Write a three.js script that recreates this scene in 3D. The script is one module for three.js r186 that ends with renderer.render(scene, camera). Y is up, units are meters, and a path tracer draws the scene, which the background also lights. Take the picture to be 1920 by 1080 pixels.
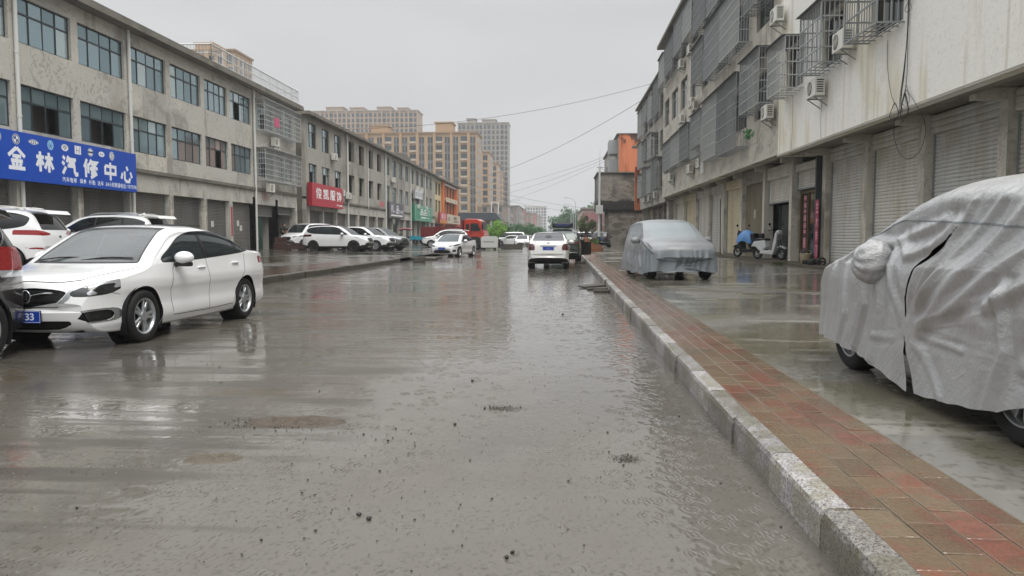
import * as THREE from 'three';
import { mergeGeometries } from 'three/addons/utils/BufferGeometryUtils.js';
import { RoundedBoxGeometry } from 'three/addons/geometries/RoundedBoxGeometry.js';

// ---------------------------------------------------------------- camera, sky, sun, air, exposure
const scene = new THREE.Scene();
const camera = new THREE.PerspectiveCamera(42.18, 16 / 9, 0.05, 4000);
camera.position.set(0, 1.3, 0);
camera.rotation.set(THREE.MathUtils.degToRad(-3.96), THREE.MathUtils.degToRad(3.67), 0, 'YXZ');
scene.add(camera);
const renderer = new THREE.WebGLRenderer({ antialias: true });
renderer.toneMapping = THREE.LinearToneMapping;
renderer.toneMappingExposure = 1.25;
renderer.shadowMap.enabled = true;
renderer.shadowMap.type = THREE.PCFSoftShadowMap;

function rng(seed) { let a = seed >>> 0; return () => { a = (a + 0x6D2B79F5) | 0; let t = Math.imul(a ^ (a >>> 15), 1 | a); t = (t + Math.imul(t ^ (t >>> 7), 61 | t)) ^ t; return ((t ^ (t >>> 14)) >>> 0) / 4294967296; }; }
// periodic value noise on a lattice
function lattice(n, m, seed) { const r = rng(seed), a = new Float32Array(n * m); for (let i = 0; i < a.length; i++) a[i] = r(); return (x, y) => { const xi = Math.floor(x), yi = Math.floor(y); let fx = x - xi, fy = y - yi; fx = fx * fx * (3 - 2 * fx); fy = fy * fy * (3 - 2 * fy); const x0 = ((xi % n) + n) % n, y0 = ((yi % m) + m) % m, x1 = (x0 + 1) % n, y1 = (y0 + 1) % m; const p = a[y0 * n + x0], q = a[y0 * n + x1], s = a[y1 * n + x0], t = a[y1 * n + x1]; return p + (q - p) * fx + (s - p) * fy + (p - q - s + t) * fx * fy; }; }
// fbm over a unit tile: cells across and up, octaves, seed
const PER = new Map();
function per(n, m, k) { const key = n * 65536 + m * 8 + (k % 7); if (!PER.has(key)) PER.set(key, lattice(n, m, key % 99991)); return PER.get(key); }
function fbm(u, v, nx, ny, oct, k = 0) { let s = 0, a = 0.5, t = 0; for (let o = 0; o < oct; o++) { s += a * per(nx, ny, k + o)(u * nx, v * ny); t += a; a *= 0.5; nx *= 2; ny *= 2; } return s / t; }
const clamp = (x, a = 0, b = 1) => Math.min(b, Math.max(a, x)), mix = (a, b, t) => a + (b - a) * t, smooth = (a, b, x) => { const t = clamp((x - a) / (b - a)); return t * t * (3 - 2 * t); };

{ // overcast sky: thick rain cloud, brighter overhead as such skies are, with a slow grain of cloud
  const w = 512, h = 256, d = new Float32Array(w * h * 4);
  for (let j = 0; j < h; j++) for (let i = 0; i < w; i++) {
    const el = (j + 0.5) / h * Math.PI - Math.PI / 2, e = Math.max(0, el), s = Math.sin(e);
    const n = fbm(i / w, j / h, 14, 20, 4, 1) - 0.5;
    const m = fbm(i / w, j / h, 4, 4, 3, 3) - 0.5;
    let L = mix(0.6, 1.75, smooth(0.3, 0.95, e)) * (1 + 0.4 * n + 0.18 * m) - 0.075 * smooth(0.03, 0.3, e) * (1 - smooth(0.4, 0.9, e));
    if (el < 0) L = 0.6;
    const o = (j * w + i) * 4; d[o] = L * 0.99; d[o + 1] = L * 1.0; d[o + 2] = L * 1.012; d[o + 3] = 1;
  }
  const t = new THREE.DataTexture(d, w, h, THREE.RGBAFormat, THREE.FloatType); t.mapping = THREE.EquirectangularReflectionMapping; t.magFilter = THREE.LinearFilter; t.minFilter = THREE.LinearFilter; t.wrapS = THREE.RepeatWrapping; t.needsUpdate = true;
  scene.background = t; scene.environment = t;
}
const sun = new THREE.DirectionalLight(0xfffaf2, 1.5);
sun.position.set(26, 80, -2); sun.target.position.set(0, 0, -40); scene.add(sun, sun.target);
sun.castShadow = true; sun.shadow.radius = 60; sun.shadow.mapSize.set(2048, 2048);
Object.assign(sun.shadow.camera, { left: -120, right: 120, top: 160, bottom: -160, near: 1, far: 400 });
scene.fog = new THREE.FogExp2(0xd2d4d6, 0.0007);

// ---------------------------------------------------------------- naming and tagging
const taken = new Map();
const numbered = (n) => { const k = taken.get(n) ?? 0; taken.set(n, k + 1); return k ? n + '_' + String(k).padStart(3, '0') : n; };
function tag(o, label, category, group) { o.userData.label = label; o.userData.category = category; if (group) o.userData.group = group; return o; }
function thing(name, label, category, [x, y, z] = [0, 0, 0], turn = 0, group) { const o = new THREE.Group(); o.name = numbered(name); scene.add(o); o.position.set(x, y, z); o.rotation.y = turn; return tag(o, label, category, group); }
function obj(name, geo, mat, parent = scene) { const g = Array.isArray(geo) ? merge(geo) : geo; const m = new THREE.Mesh(g, mat); m.name = parent === scene ? numbered(name) : name; m.castShadow = m.receiveShadow = true; parent.add(m); return m; }
function struct(name, geo, mat) { const m = obj(name, geo, mat); m.userData.kind = 'structure'; return m; }
function stuff(m) { m.userData.kind = 'stuff'; return m; }
function dup(root, [x, y, z], turn, label, group) { const r = root.clone(); r.name = numbered(root.name.replace(/_\d{3}$/, '')); r.userData = { ...root.userData }; scene.add(r); r.position.set(x, y, z); r.rotation.y = turn; if (label) r.userData.label = label; if (group) r.userData.group = group; return r; }

// ---------------------------------------------------------------- geometry helpers
const V = (x, y, z) => new THREE.Vector3(x, y, z);
function norm(g) { let o = g.index ? g.toNonIndexed() : g; if (!o.attributes.uv) o.setAttribute('uv', new THREE.Float32BufferAttribute(new Float32Array(o.attributes.position.count * 2), 2)); for (const k of Object.keys(o.attributes)) if (!['position', 'normal', 'uv'].includes(k)) o.deleteAttribute(k); o.morphAttributes = {}; return o; }
function merge(list) { const l = list.flat().map(norm); return l.length === 1 ? l[0] : mergeGeometries(l, false); }
// uv in metres from the dominant axis of each face
function uvm(g, s = 1, ox = 0, oy = 0) {
  const o = norm(g), p = o.attributes.position, uv = o.attributes.uv, a = V(0, 0, 0), b = V(0, 0, 0), c = V(0, 0, 0);
  for (let i = 0; i < p.count; i += 3) {
    a.fromBufferAttribute(p, i); b.fromBufferAttribute(p, i + 1); c.fromBufferAttribute(p, i + 2);
    const n = b.clone().sub(a).cross(c.clone().sub(a)), x = Math.abs(n.x), y = Math.abs(n.y), z = Math.abs(n.z);
    for (const [k, q] of [[i, a], [i + 1, b], [i + 2, c]]) { if (y >= x && y >= z) uv.setXY(k, q.x * s + ox, -q.z * s + oy); else if (x >= z) uv.setXY(k, -q.z * s + ox, q.y * s + oy); else uv.setXY(k, q.x * s + ox, q.y * s + oy); }
  }
  return o;
}
const box = (x0, x1, y0, y1, z0, z1) => new THREE.BoxGeometry(x1 - x0, y1 - y0, z1 - z0).translate((x0 + x1) / 2, (y0 + y1) / 2, (z0 + z1) / 2);
const rbox = (x0, x1, y0, y1, z0, z1, r = 0.02, s = 2) => new RoundedBoxGeometry(Math.abs(x1 - x0), Math.abs(y1 - y0), Math.abs(z1 - z0), s, Math.min(r, Math.abs(x1 - x0) / 2.01, Math.abs(y1 - y0) / 2.01, Math.abs(z1 - z0) / 2.01)).translate((x0 + x1) / 2, (y0 + y1) / 2, (z0 + z1) / 2);
function bar(p, q, r, seg = 8, r2 = r) { const a = V(...p), b = V(...q), d = b.clone().sub(a), g = new THREE.CylinderGeometry(r2, r, d.length(), seg); g.applyQuaternion(new THREE.Quaternion().setFromUnitVectors(V(0, 1, 0), d.normalize())); const m = a.add(b).multiplyScalar(0.5); return g.translate(m.x, m.y, m.z); }
function stick(p, q, w) { return bar(p, q, w, 4); }
const tube = (pts, r, seg = 24, rs = 6, closed = false) => new THREE.TubeGeometry(new THREE.CatmullRomCurve3(pts.map((p) => V(...p)), closed), seg, r, rs, closed);
function prism(pts, d0, d1, bevel = 0) { const s = new THREE.Shape(pts.map(([x, y]) => new THREE.Vector2(x, y))); const g = new THREE.ExtrudeGeometry(s, { depth: d1 - d0 - 2 * bevel, bevelEnabled: bevel > 0, bevelSize: bevel, bevelThickness: bevel, bevelSegments: 2, curveSegments: 8 }); return g.translate(0, 0, d0 + bevel); }
// wall in local x (along), y (up), front face at z = 0 and thickness th behind it, with rectangular holes [x0,x1,y0,y1]
function wallWith(x0, x1, y0, y1, holes, th) { const s = new THREE.Shape(); s.moveTo(x0, y0); s.lineTo(x1, y0); s.lineTo(x1, y1); s.lineTo(x0, y1); s.closePath(); for (const [a, b, c, d] of holes) { const h = new THREE.Path(); h.moveTo(a, c); h.lineTo(a, d); h.lineTo(b, d); h.lineTo(b, c); h.closePath(); s.holes.push(h); } return new THREE.ExtrudeGeometry(s, { depth: th, bevelEnabled: false }).translate(0, 0, -th); }

// ---------------------------------------------------------------- textures
function tex(w, h, fn, { srgb = true, rep = [1, 1] } = {}) { const d = new Uint8Array(w * h * 4); const c = [0, 0, 0]; for (let j = 0; j < h; j++) for (let i = 0; i < w; i++) { fn(i / w, j / h, c, i, j); const o = (j * w + i) * 4; d[o] = clamp(c[0]) * 255; d[o + 1] = clamp(c[1]) * 255; d[o + 2] = clamp(c[2]) * 255; d[o + 3] = 255; } const t = new THREE.DataTexture(d, w, h); t.wrapS = t.wrapT = THREE.RepeatWrapping; t.magFilter = THREE.LinearFilter; t.minFilter = THREE.LinearMipmapLinearFilter; t.generateMipmaps = true; if (srgb) t.colorSpace = THREE.SRGBColorSpace; t.repeat.set(...rep); t.needsUpdate = true; return t; }
function normalFrom(w, h, hf, strength) { const H = new Float32Array(w * h); for (let j = 0; j < h; j++) for (let i = 0; i < w; i++) H[j * w + i] = hf(i / w, j / h); return tex(w, h, (u, v, c, i, j) => { const dx = (H[j * w + (i + 1) % w] - H[j * w + (i + w - 1) % w]) * strength, dy = (H[((j + 1) % h) * w + i] - H[((j + h - 1) % h) * w + i]) * strength, l = 1 / Math.hypot(dx, dy, 1); c[0] = 0.5 - 0.5 * dx * l; c[1] = 0.5 - 0.5 * dy * l; c[2] = 0.5 + 0.5 * l; }, { srgb: false }); }
const S = (r, g, b) => [r / 255, g / 255, b / 255];
const blend = (c, a, t) => { c[0] += (a[0] - c[0]) * t; c[1] += (a[1] - c[1]) * t; c[2] += (a[2] - c[2]) * t; };
const std = (color, roughness = 0.7, o = {}) => new THREE.MeshStandardMaterial({ color, roughness, metalness: 0, ...o });
const phys = (color, roughness, o = {}) => new THREE.MeshPhysicalMaterial({ color, roughness, metalness: 0, ...o });
function canvasTex(w, h, draw) { const c = document.createElement('canvas'); c.width = w; c.height = h; draw(c.getContext('2d'), w, h); const t = new THREE.CanvasTexture(c); t.colorSpace = THREE.SRGBColorSpace; t.magFilter = THREE.LinearFilter; t.anisotropy = 8; return t; }
// ---------------------------------------------------------------- the ground: road, water, kerbs, pavers, forecourts
const kerbX = (D) => 1.07 + 0.0048 * D;
const rippleMap = (() => { // rain rings and wind chop on standing water, tile 1.6 m
  const n = 1024, H = new Float32Array(n * n), r = rng(5);
  for (let k = 0; k < 300; k++) { const cx = r() * n, cy = r() * n, rad = 8 + r() * r() * 74, amp = (0.35 + r() * 0.9) * (rad < 25 ? 1.3 : 0.75), wl = 7 + r() * 6, R = Math.ceil(rad + 24); for (let y = -R; y <= R; y++) for (let x = -R; x <= R; x++) { const d = Math.hypot(x, y), q = (d - rad) / 11; if (q > 2.4 || q < -2.4) continue; const X = ((cx + x) | 0) & (n - 1), Y = ((cy + y) | 0) & (n - 1); H[Y * n + X] += amp * Math.exp(-q * q) * Math.cos((d - rad) / wl * 6.28); } }
  return normalFrom(n, n, (u, v) => H[(v * n | 0) * n + (u * n | 0)] * 0.6 + 3.0 * fbm(u, v, 24, 40, 3, 2) + 1.1 * fbm(u, v, 96, 128, 2, 4), 0.5);
})();
const fineBump = tex(1024, 1024, (u, v, c) => { const g = 0.55 * fbm(u, v, 128, 128, 2, 1) + 0.45 * fbm(u, v, 10, 14, 4, 5); c[0] = c[1] = c[2] = g; }, { srgb: false });

// road: wet concrete under a thin film of silty water. Tile 9.6 m across, 28.8 m along
const roadFields = (u, v) => { const X = -8.4 + u * 9.6, D = v * 28.8; const a = fbm(u, v, 6, 14, 4, 1), b = fbm(u, v, 3, 8, 3, 3), streak = fbm(u, v, 5, 150, 3, 2), grit = fbm(u, v, 700, 2100, 1, 4); const lane = smooth(-1.1, -1.6, X + (a - 0.5) * 1.2); return { X, D, a, b, streak, grit, lane }; };
const roadColor = tex(2048, 2048, (u, v, c) => {
  const f = roadFields(u, v); blend(c, [0, 0, 0], 1); const silt = S(99, 95, 88), brown = S(80, 72, 59), grey = S(91, 89, 85), dark = S(54, 49, 41);
  c[0] = silt[0]; c[1] = silt[1]; c[2] = silt[2];
  blend(c, grey, smooth(0.45, 0.6, f.b)); blend(c, brown, 0.85 * smooth(0.5, 0.66, f.a) * (0.35 + 0.65 * f.lane)); blend(c, dark, 0.55 * smooth(0.52, 0.7, f.streak) * f.lane);
  blend(c, dark, 0.3 * smooth(0.7, 0.9, f.grit)); blend(c, S(58, 52, 44), 0.55 * smooth(0.8, 0.9, per(520, 1560, 3)(u * 520, v * 1560)) * smooth(0.4, 0.6, fbm(u, v, 10, 26, 2, 2))); blend(c, S(106, 102, 93), 0.3 * smooth(0.62, 0.76, fbm(u, v, 40, 90, 3, 6)));
});
const roadRough = tex(1024, 2048, (u, v, c) => { const f = roadFields(u, v); let r = 0.045 + 0.12 * f.lane * smooth(0.42, 0.62, f.a) + 0.16 * f.lane * smooth(0.5, 0.68, f.streak) + 0.03 * f.grit; c[0] = c[1] = c[2] = r; }, { srgb: false });
function sheet(x0, x1, d0, d1, y, nx = 1, nd = 1, ref = [x0, d0, 1, 1]) { // flat sheet; y number or function (x, D); uv from ref origin and tile size
  const fx = (q) => typeof q === 'function' ? q : () => q, X0 = fx(x0), X1 = fx(x1), g = new THREE.PlaneGeometry(1, 1, nx, nd), p = g.attributes.position, uv = g.attributes.uv, n = g.attributes.normal;
  for (let i = 0; i < p.count; i++) { const D = mix(d0, d1, p.getY(i) + 0.5), x = mix(X0(D), X1(D), p.getX(i) + 0.5); p.setXYZ(i, x, typeof y === 'number' ? y : y(x, D), -D); uv.setXY(i, (x - ref[0]) / ref[2], (D - ref[1]) / ref[3]); }
  g.computeVertexNormals(); return g;
}
const at = (t, x, y) => { const c = t.clone(); c.repeat.set(x, y); c.needsUpdate = true; return c; };
const roadNormal = (() => { // water surface over the whole lane: rain rings and chop where water stands, broom streaks where the film is thin
  const n = 2048, tx = 9.6 / n, td = 28.8 / n, H = new Float32Array(n * n), r = rng(15);
  for (let k = 0; k < 10000; k++) { const X = r() * 9.6, D = r() * 28.8, rad = 0.012 + r() * r() * 0.085, wet = 1 - 0.8 * smooth(-1.1, -2.6, X - 8.4), amp = (0.5 + r()) * wet * (rad < 0.04 ? 1.2 : 0.8) * 0.0019, wl = 0.016 + r() * 0.012, R = rad + 0.045; for (let j = Math.floor((D - R) / td); j <= (D + R) / td; j++) for (let i = Math.floor((X - R) / tx); i <= (X + R) / tx; i++) { const d = Math.hypot(i * tx - X, j * td - D), q = (d - rad) / 0.018; if (q * q > 5) continue; H[((j + n) % n) * n + ((i + n) % n)] += amp * Math.exp(-q * q) * Math.cos((d - rad) / wl * 6.28); } }
  for (let j = 0; j < n; j++) for (let i = 0; i < n; i++) { const u = i / n, v = j / n, X = -8.4 + u * 9.6, lane = smooth(-0.6, -2.4, X + 1.6 * (fbm(u, v, 6, 14, 2, 1) - 0.5)), gut = smooth(-1.6, 0.5, X + 0.8 * (fbm(u, v, 5, 12, 2, 4) - 0.5)); H[j * n + i] += 0.0026 * (0.45 + 0.55 * gut) * fbm(u, v, 220, 440, 2, 2) * (1 - 0.55 * lane) + 0.0016 * lane * fbm(u, v, 14, 420, 2, 5) + 0.006 * lane * fbm(u, v, 10, 60, 2, 3); }
  return tex(n, n, (u, v, c, i, j) => { const dx = (H[j * n + (i + 1) % n] - H[j * n + (i + n - 1) % n]) / (2 * tx), dy = (H[((j + 1) % n) * n + i] - H[((j + n - 1) % n) * n + i]) / (2 * td), l = 1 / Math.hypot(dx, dy, 1); c[0] = 0.5 - 0.5 * dx * l; c[1] = 0.5 - 0.5 * dy * l; c[2] = 0.5 + 0.5 * l; }, { srgb: false });
})();
const roadMat = std(0xffffff, 1, { map: roadColor, roughnessMap: roadRough, normalMap: roadNormal, normalScale: new THREE.Vector2(1, 1) });
struct('road', sheet(-8.2, 1.3, -8, 700, 0, 1, 1, [-8.4, 0, 9.6, 28.8]), roadMat);
const dirtTex = tex(1024, 1024, (u, v, c) => { const a = fbm(u, v, 8, 8, 5, 2), b = fbm(u, v, 90, 90, 3, 3); c[0] = 0.47; c[1] = 0.45; c[2] = 0.41; blend(c, S(96, 88, 74), smooth(0.45, 0.65, a) * 0.8); blend(c, S(150, 146, 136), smooth(0.6, 0.8, b) * 0.4); });
struct('ground', sheet(-1500, 1500, -40, 2600, -0.03, 1, 1, [0, 0, 9, 9]), std(0xffffff, 0.32, { map: dirtTex }));
// kerbs
const granite = tex(512, 512, (u, v, c) => { const a = fbm(u, v, 150, 150, 2, 1), b = fbm(u, v, 60, 60, 2, 3), m = fbm(u, v, 5, 5, 3, 5); c[0] = c[1] = c[2] = 0.64; blend(c, [0.36, 0.3, 0.3], smooth(0.5, 0.66, a)); blend(c, [0.75, 0.74, 0.72], smooth(0.56, 0.68, b) * 0.8); blend(c, S(120, 116, 92), smooth(0.52, 0.7, m) * 0.45); });
const graniteMat = [0xffffff, 0xd9d9d9, 0xc6c4be].map((c) => std(c, 0.38, { map: granite }));
function kerbStone(len, h, w) { // local: x across (0 = road face, + = away), z along, bevelled upper front edge
  const s = [[0, -0.12], [0.004, h - 0.035], [0.014, h - 0.012], [0.034, h], [w, h], [w, -0.12]]; return prism(s, 0, len - 0.014).translate(0, 0, 0.007);
}
{
  const kerb = obj('kerb', [box(1.1, 1.17, -0.11, 0.1, -50, -0.7).rotateY(-0.0048)], std(0x55524c, 0.8)); kerb.userData.kind = 'structure'; const r = rng(31);
  for (let D = 0.7, i = 0; D < 50; i++) { const len = 0.8; if (!(D > 18.6 && D < 19.9)) { const k = obj('kerb_stone', uvm(kerbStone(len, 0.172, 0.125), 1.4, r(), r()), graniteMat[i % 3], kerb); k.position.set(kerbX(D) + (r() - 0.5) * 0.014, (r() - 0.5) * 0.012, -D - len); k.rotation.y = -0.0048 + (r() - 0.5) * 0.014; } D += len; }
  const lk = obj('kerb', [box(-8.2, -8.06, -0.11, 0.1, -37, -6)], std(0x55524c, 0.8)); lk.userData.kind = 'structure';
  const kerbGrey = std(0x7d7a70, 0.5, { map: granite });
  for (let D = 6, i = 0; D < 36.5; i++) { const len = 1.0; const k = obj('kerb_stone', uvm(kerbStone(len, 0.2, 0.15).rotateY(Math.PI), 1.1, r(), r()), kerbGrey, lk); k.position.set(-7.97 + (r() - 0.5) * 0.03, (r() - 0.5) * 0.02, -D); k.rotation.y = (r() - 0.5) * 0.02; D += len; }
}
// pavers on the right: four courses, each brick its own piece; red clay with silt lying on it
const paverTex = tex(1024, 1024, (u, v, c) => { // tile 3.2 m (u: x, v: along)
  const a = fbm(u, v, 7, 6, 4, 2), b = fbm(u, v, 60, 60, 3, 1), g = fbm(u, v, 300, 300, 1, 3), r1 = fbm(u, v, 3, 20, 3, 4); const t = S(124, 80, 66); c[0] = t[0]; c[1] = t[1]; c[2] = t[2];
  blend(c, S(112, 70, 58), smooth(0.4, 0.6, b)); blend(c, S(134, 82, 66), 0.5 * smooth(0.55, 0.7, r1)); blend(c, S(112, 103, 82), 0.85 * smooth(0.38, 0.68, a + 0.25 * (b - 0.5) + 0.16 * smooth(0.5, 0.57, u) * smooth(0.7, 0.64, u))); blend(c, S(92, 80, 62), 0.3 * smooth(0.5, 0.8, g)); });
const paverMats = [0xffffff, 0xf0ebe7, 0xf8efe8, 0xe0dad6].map((c) => std(c, 0.07, { map: paverTex, bumpMap: at(fineBump, 2, 2), bumpScale: 0.003, normalMap: at(rippleMap, 2, 2), normalScale: new THREE.Vector2(0.1, 0.1) })), paverMat = paverMats[0];
{
  const bed = struct('pavement', sheet((D) => kerbX(D) + 0.03, (D) => kerbX(D) + 0.765, -4, 52, (x) => 0.1625, 1, 40, [0, 0, 2, 2]), std(0xd8d2c4, 0.45, { map: dirtTex })); const r = rng(77); const far = []; let n = 0; const w = 0.158, L = 0.29, x00 = 0.128;
  for (let row = 0; row * L < 44; row++) for (let col = 0; col < 4; col++) {
    const D = 1.1 + row * L + (col % 2) * L / 2, xa = kerbX(D) + x00 + col * w + 0.004, top = 0.168 + (r() - 0.5) * 0.004, tx = (r() - 0.5) * 0.006, tz = (r() - 0.5) * 0.006; const cw = w - 0.009, cl = L - 0.006;
    const s = 0.004, q = [[0, 0], [cw, 0], [cw, cl], [0, cl]], qi = [[s, s], [cw - s, s], [cw - s, cl - s], [s, cl - s]], pos = [], idx = [], uvs = [];
    for (const [x, d] of q) { pos.push(xa + x, top - 0.014, -(D + d)); } for (const [x, d] of q) { pos.push(xa + x, top - 0.003 + tx * (x / cw - 0.5) + tz * (d / cl - 0.5), -(D + d)); } for (const [x, d] of qi) pos.push(xa + x, top + tx * (x / cw - 0.5) + tz * (d / cl - 0.5), -(D + d));
    for (let k = 0; k < 4; k++) { const m = (k + 1) % 4; idx.push(k, m, m + 4, k, m + 4, k + 4, k + 4, m + 4, m + 8, k + 4, m + 8, k + 8); } idx.push(8, 9, 10, 8, 10, 11);
    for (let k = 0; k < 12; k++) uvs.push(pos[k * 3] / 3.2, -pos[k * 3 + 2] / 3.2);
    const g0 = new THREE.BufferGeometry(); g0.setAttribute('position', new THREE.Float32BufferAttribute(pos, 3)); g0.setAttribute('uv', new THREE.Float32BufferAttribute(uvs, 2)); g0.setIndex(idx); const g = g0.toNonIndexed(); g.computeVertexNormals();
    if (n < 300) { obj('paving_brick', g, paverMats[Math.floor(r() * 4)], bed); n++; } else far.push(g);
  }
  const m = obj('far_paving_bricks', merge(far), paverMat, bed); stuff(m);
}
// forecourt right
const courtColor = tex(2048, 1024, (u, v, c) => { // tile 8 m x 12 m
  const a = fbm(u, v, 7, 9, 5, 4), b = fbm(u, v, 4, 5, 3, 1), g = fbm(u, v, 200, 300, 2, 2), s = fbm(u, v, 9, 60, 3, 5); const t = S(118, 116, 110); c[0] = t[0]; c[1] = t[1]; c[2] = t[2];
  blend(c, S(104, 100, 86), 0.9 * smooth(0.48, 0.6, a)); blend(c, S(94, 90, 72), 0.6 * smooth(0.55, 0.7, b)); blend(c, S(150, 148, 138), 0.6 * smooth(0.58, 0.7, s)); blend(c, S(70, 66, 56), 0.35 * smooth(0.6, 0.75, g)); });
const courtRough = tex(1024, 512, (u, v, c) => { const a = fbm(u, v, 6, 8, 4, 3), s = fbm(u, v, 9, 60, 3, 5); c[0] = c[1] = c[2] = 0.075 + 0.2 * smooth(0.48, 0.66, a) + 0.08 * smooth(0.58, 0.7, s); }, { srgb: false });
const courtMat = std(0xffffff, 1, { map: courtColor, roughnessMap: courtRough, normalMap: at(rippleMap, 5, 7), normalScale: new THREE.Vector2(0.12, 0.12) });
struct('forecourt', sheet((D) => kerbX(D) + 0.7, 30, -8, 92, (x, D) => 0.1585 + 0.03 * clamp((x - 2) / 6.6), 20, 2, [1.7, 0, 8, 12]), courtMat);
// forecourt left, rising to the shops, with a red-tiled strip behind the kerb
const leftY = (x) => 0.19 + 0.26 * clamp((-8.1 - x) / 11);
struct('forecourt', sheet(-45, -8.08, -8, 150, (x) => leftY(x), 40, 2, [-20, 0, 8, 12]), std(0xb9bab8, 1, { map: courtColor, roughnessMap: courtRough, normalMap: at(rippleMap, 5, 7), normalScale: new THREE.Vector2(0.14, 0.14) }));
struct('tiled_strip', sheet(-9.6, -8.12, 6, 37, (x) => leftY(x) + 0.006, 4, 2, [0, 0, 3.2, 3.2]), std(0x9d9a98, 0.16, { map: paverTex }));
// shop step on the right
struct('shop_step', [uvm(box(8.62, 10.2, 0.02, 0.29, -64, 4))], std(0xa9a296, 0.6, { map: dirtTex }));
// ---------------------------------------------------------------- shared facade materials and pieces
const concreteTex = tex(1024, 1024, (u, v, c) => { // tile 7 m: bare cement render, patched and rain stained
  const a = fbm(u, v, 4, 4, 5, 1), b = fbm(u, v, 9, 11, 5, 3), g = fbm(u, v, 160, 160, 3, 2), s = fbm(u, v, 22, 3, 4, 4), p = fbm(u, v, 3, 5, 3, 6), e = Math.abs(fbm(u, v, 5, 6, 5, 5) - 0.5); const t = S(186, 183, 175); c[0] = t[0]; c[1] = t[1]; c[2] = t[2];
  blend(c, S(203, 198, 187), 0.7 * smooth(0.46, 0.56, a)); blend(c, S(162, 160, 155), 0.7 * smooth(0.47, 0.6, b) * smooth(0.42, 0.58, p)); blend(c, S(134, 126, 114), 0.6 * smooth(0.6, 0.74, s) * smooth(0.45, 0.6, p)); blend(c, S(140, 134, 124), 0.5 * smooth(0.03, 0.006, e) * smooth(0.48, 0.58, b)); blend(c, S(216, 211, 198), 0.5 * smooth(0.56, 0.7, g)); blend(c, S(122, 118, 110), 0.45 * smooth(0.6, 0.72, g + (b - 0.5) * 0.4)); });
const concreteBump = tex(512, 512, (u, v, c) => { const g = 0.5 * fbm(u, v, 90, 90, 3, 2) + 0.5 * fbm(u, v, 9, 9, 4, 3); c[0] = c[1] = c[2] = g; }, { srgb: false });
const cMat = (tint, o = {}) => std(tint, 0.9, { map: concreteTex, bumpMap: concreteBump, bumpScale: 0.02, ...o });
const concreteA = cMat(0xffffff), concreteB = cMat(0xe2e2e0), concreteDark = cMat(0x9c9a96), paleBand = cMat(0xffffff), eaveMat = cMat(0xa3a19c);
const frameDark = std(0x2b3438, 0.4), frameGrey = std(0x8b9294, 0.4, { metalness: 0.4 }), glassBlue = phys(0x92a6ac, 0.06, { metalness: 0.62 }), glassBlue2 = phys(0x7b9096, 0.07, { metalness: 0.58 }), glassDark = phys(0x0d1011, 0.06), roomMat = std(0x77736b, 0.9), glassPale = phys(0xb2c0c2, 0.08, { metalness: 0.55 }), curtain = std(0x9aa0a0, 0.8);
const pipeMat = std(0xcfcfcb, 0.45), acMat = std(0xd6d5cc, 0.45), acGrill = std(0x2c2d2e, 0.6), acBack = std(0xb7b4a8, 0.6);
const shutterTex = tex(256, 512, (u, v, c) => { const a = fbm(u, v, 6, 3, 4, 1), s = fbm(u, v, 40, 4, 3, 3); c[0] = c[1] = c[2] = 0.84; blend(c, [0.75, 0.73, 0.68], 0.6 * smooth(0.5, 0.68, a)); blend(c, [0.7, 0.67, 0.6], 0.3 * smooth(0.58, 0.72, s)); });
const shutMat = (c, r = 0.5, m = 0.2) => std(c, r, { map: shutterTex, metalness: m });
const shutDark = [0x8b8985, 0x94918c, 0x868480].map((c) => shutMat(c)), shutLight = [0xeae9e4, 0xf2efe6, 0xe0e0dc].map((c) => shutMat(c, 0.42, 0.05)), shutCream = shutMat(0xeee3c4, 0.45, 0.05);
// corrugated roller door in local x, y; slats of pitch p, waves proud by d
function corrugated(x0, x1, y0, y1, p = 0.085, d = 0.026) { const n = Math.max(2, Math.round((y1 - y0) / p)), pts = []; for (let i = 0; i < n; i++) { const y = y0 + (y1 - y0) * i / n, h = (y1 - y0) / n; pts.push([0, y], [d * 0.85, y + h * 0.18], [d, y + h * 0.5], [d * 0.85, y + h * 0.82]); } pts.push([0, y1]); const pos = [], uv = [], idx = []; pts.forEach(([z, y], i) => { pos.push(x0, y, z, x1, y, z); uv.push(x0 / 4, y / 4, x1 / 4, y / 4); if (i) { const k = i * 2; idx.push(k - 2, k - 1, k + 1, k - 2, k + 1, k); } }); const g = new THREE.BufferGeometry(); g.setAttribute('position', new THREE.Float32BufferAttribute(pos, 3)); g.setAttribute('uv', new THREE.Float32BufferAttribute(uv, 2)); g.setIndex(idx); const o = g.toNonIndexed(); o.computeVertexNormals(); return o; }
function shutter(parent, x0, x1, y0, y1, z, mat, boxH = 0.42, pitch = 0.085) { const s = obj('roller_shutter', corrugated(x0 + 0.05, x1 - 0.05, y0 + 0.02, y1 - boxH, pitch).translate(0, 0, z), mat, parent); obj('shutter_box', [corrugated(x0 + 0.02, x1 - 0.02, y1 - boxH, y1, 0.14).translate(0, 0, z + 0.12), box(x0 + 0.02, x1 - 0.02, y1 - boxH - 0.012, y1 - boxH, z - 0.05, z + 0.125)], mat, s); for (const q of [x0, x1 - 0.055]) obj('guide_rail', box(q, q + 0.055, y0, y1 - boxH - 0.02, z - 0.02, z + 0.05), frameGrey, s); obj('bottom_bar', box(x0 + 0.06, x1 - 0.06, y0 + 0.01, y0 + 0.08, z + 0.006, z + 0.035), frameGrey, s); return s; }
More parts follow.
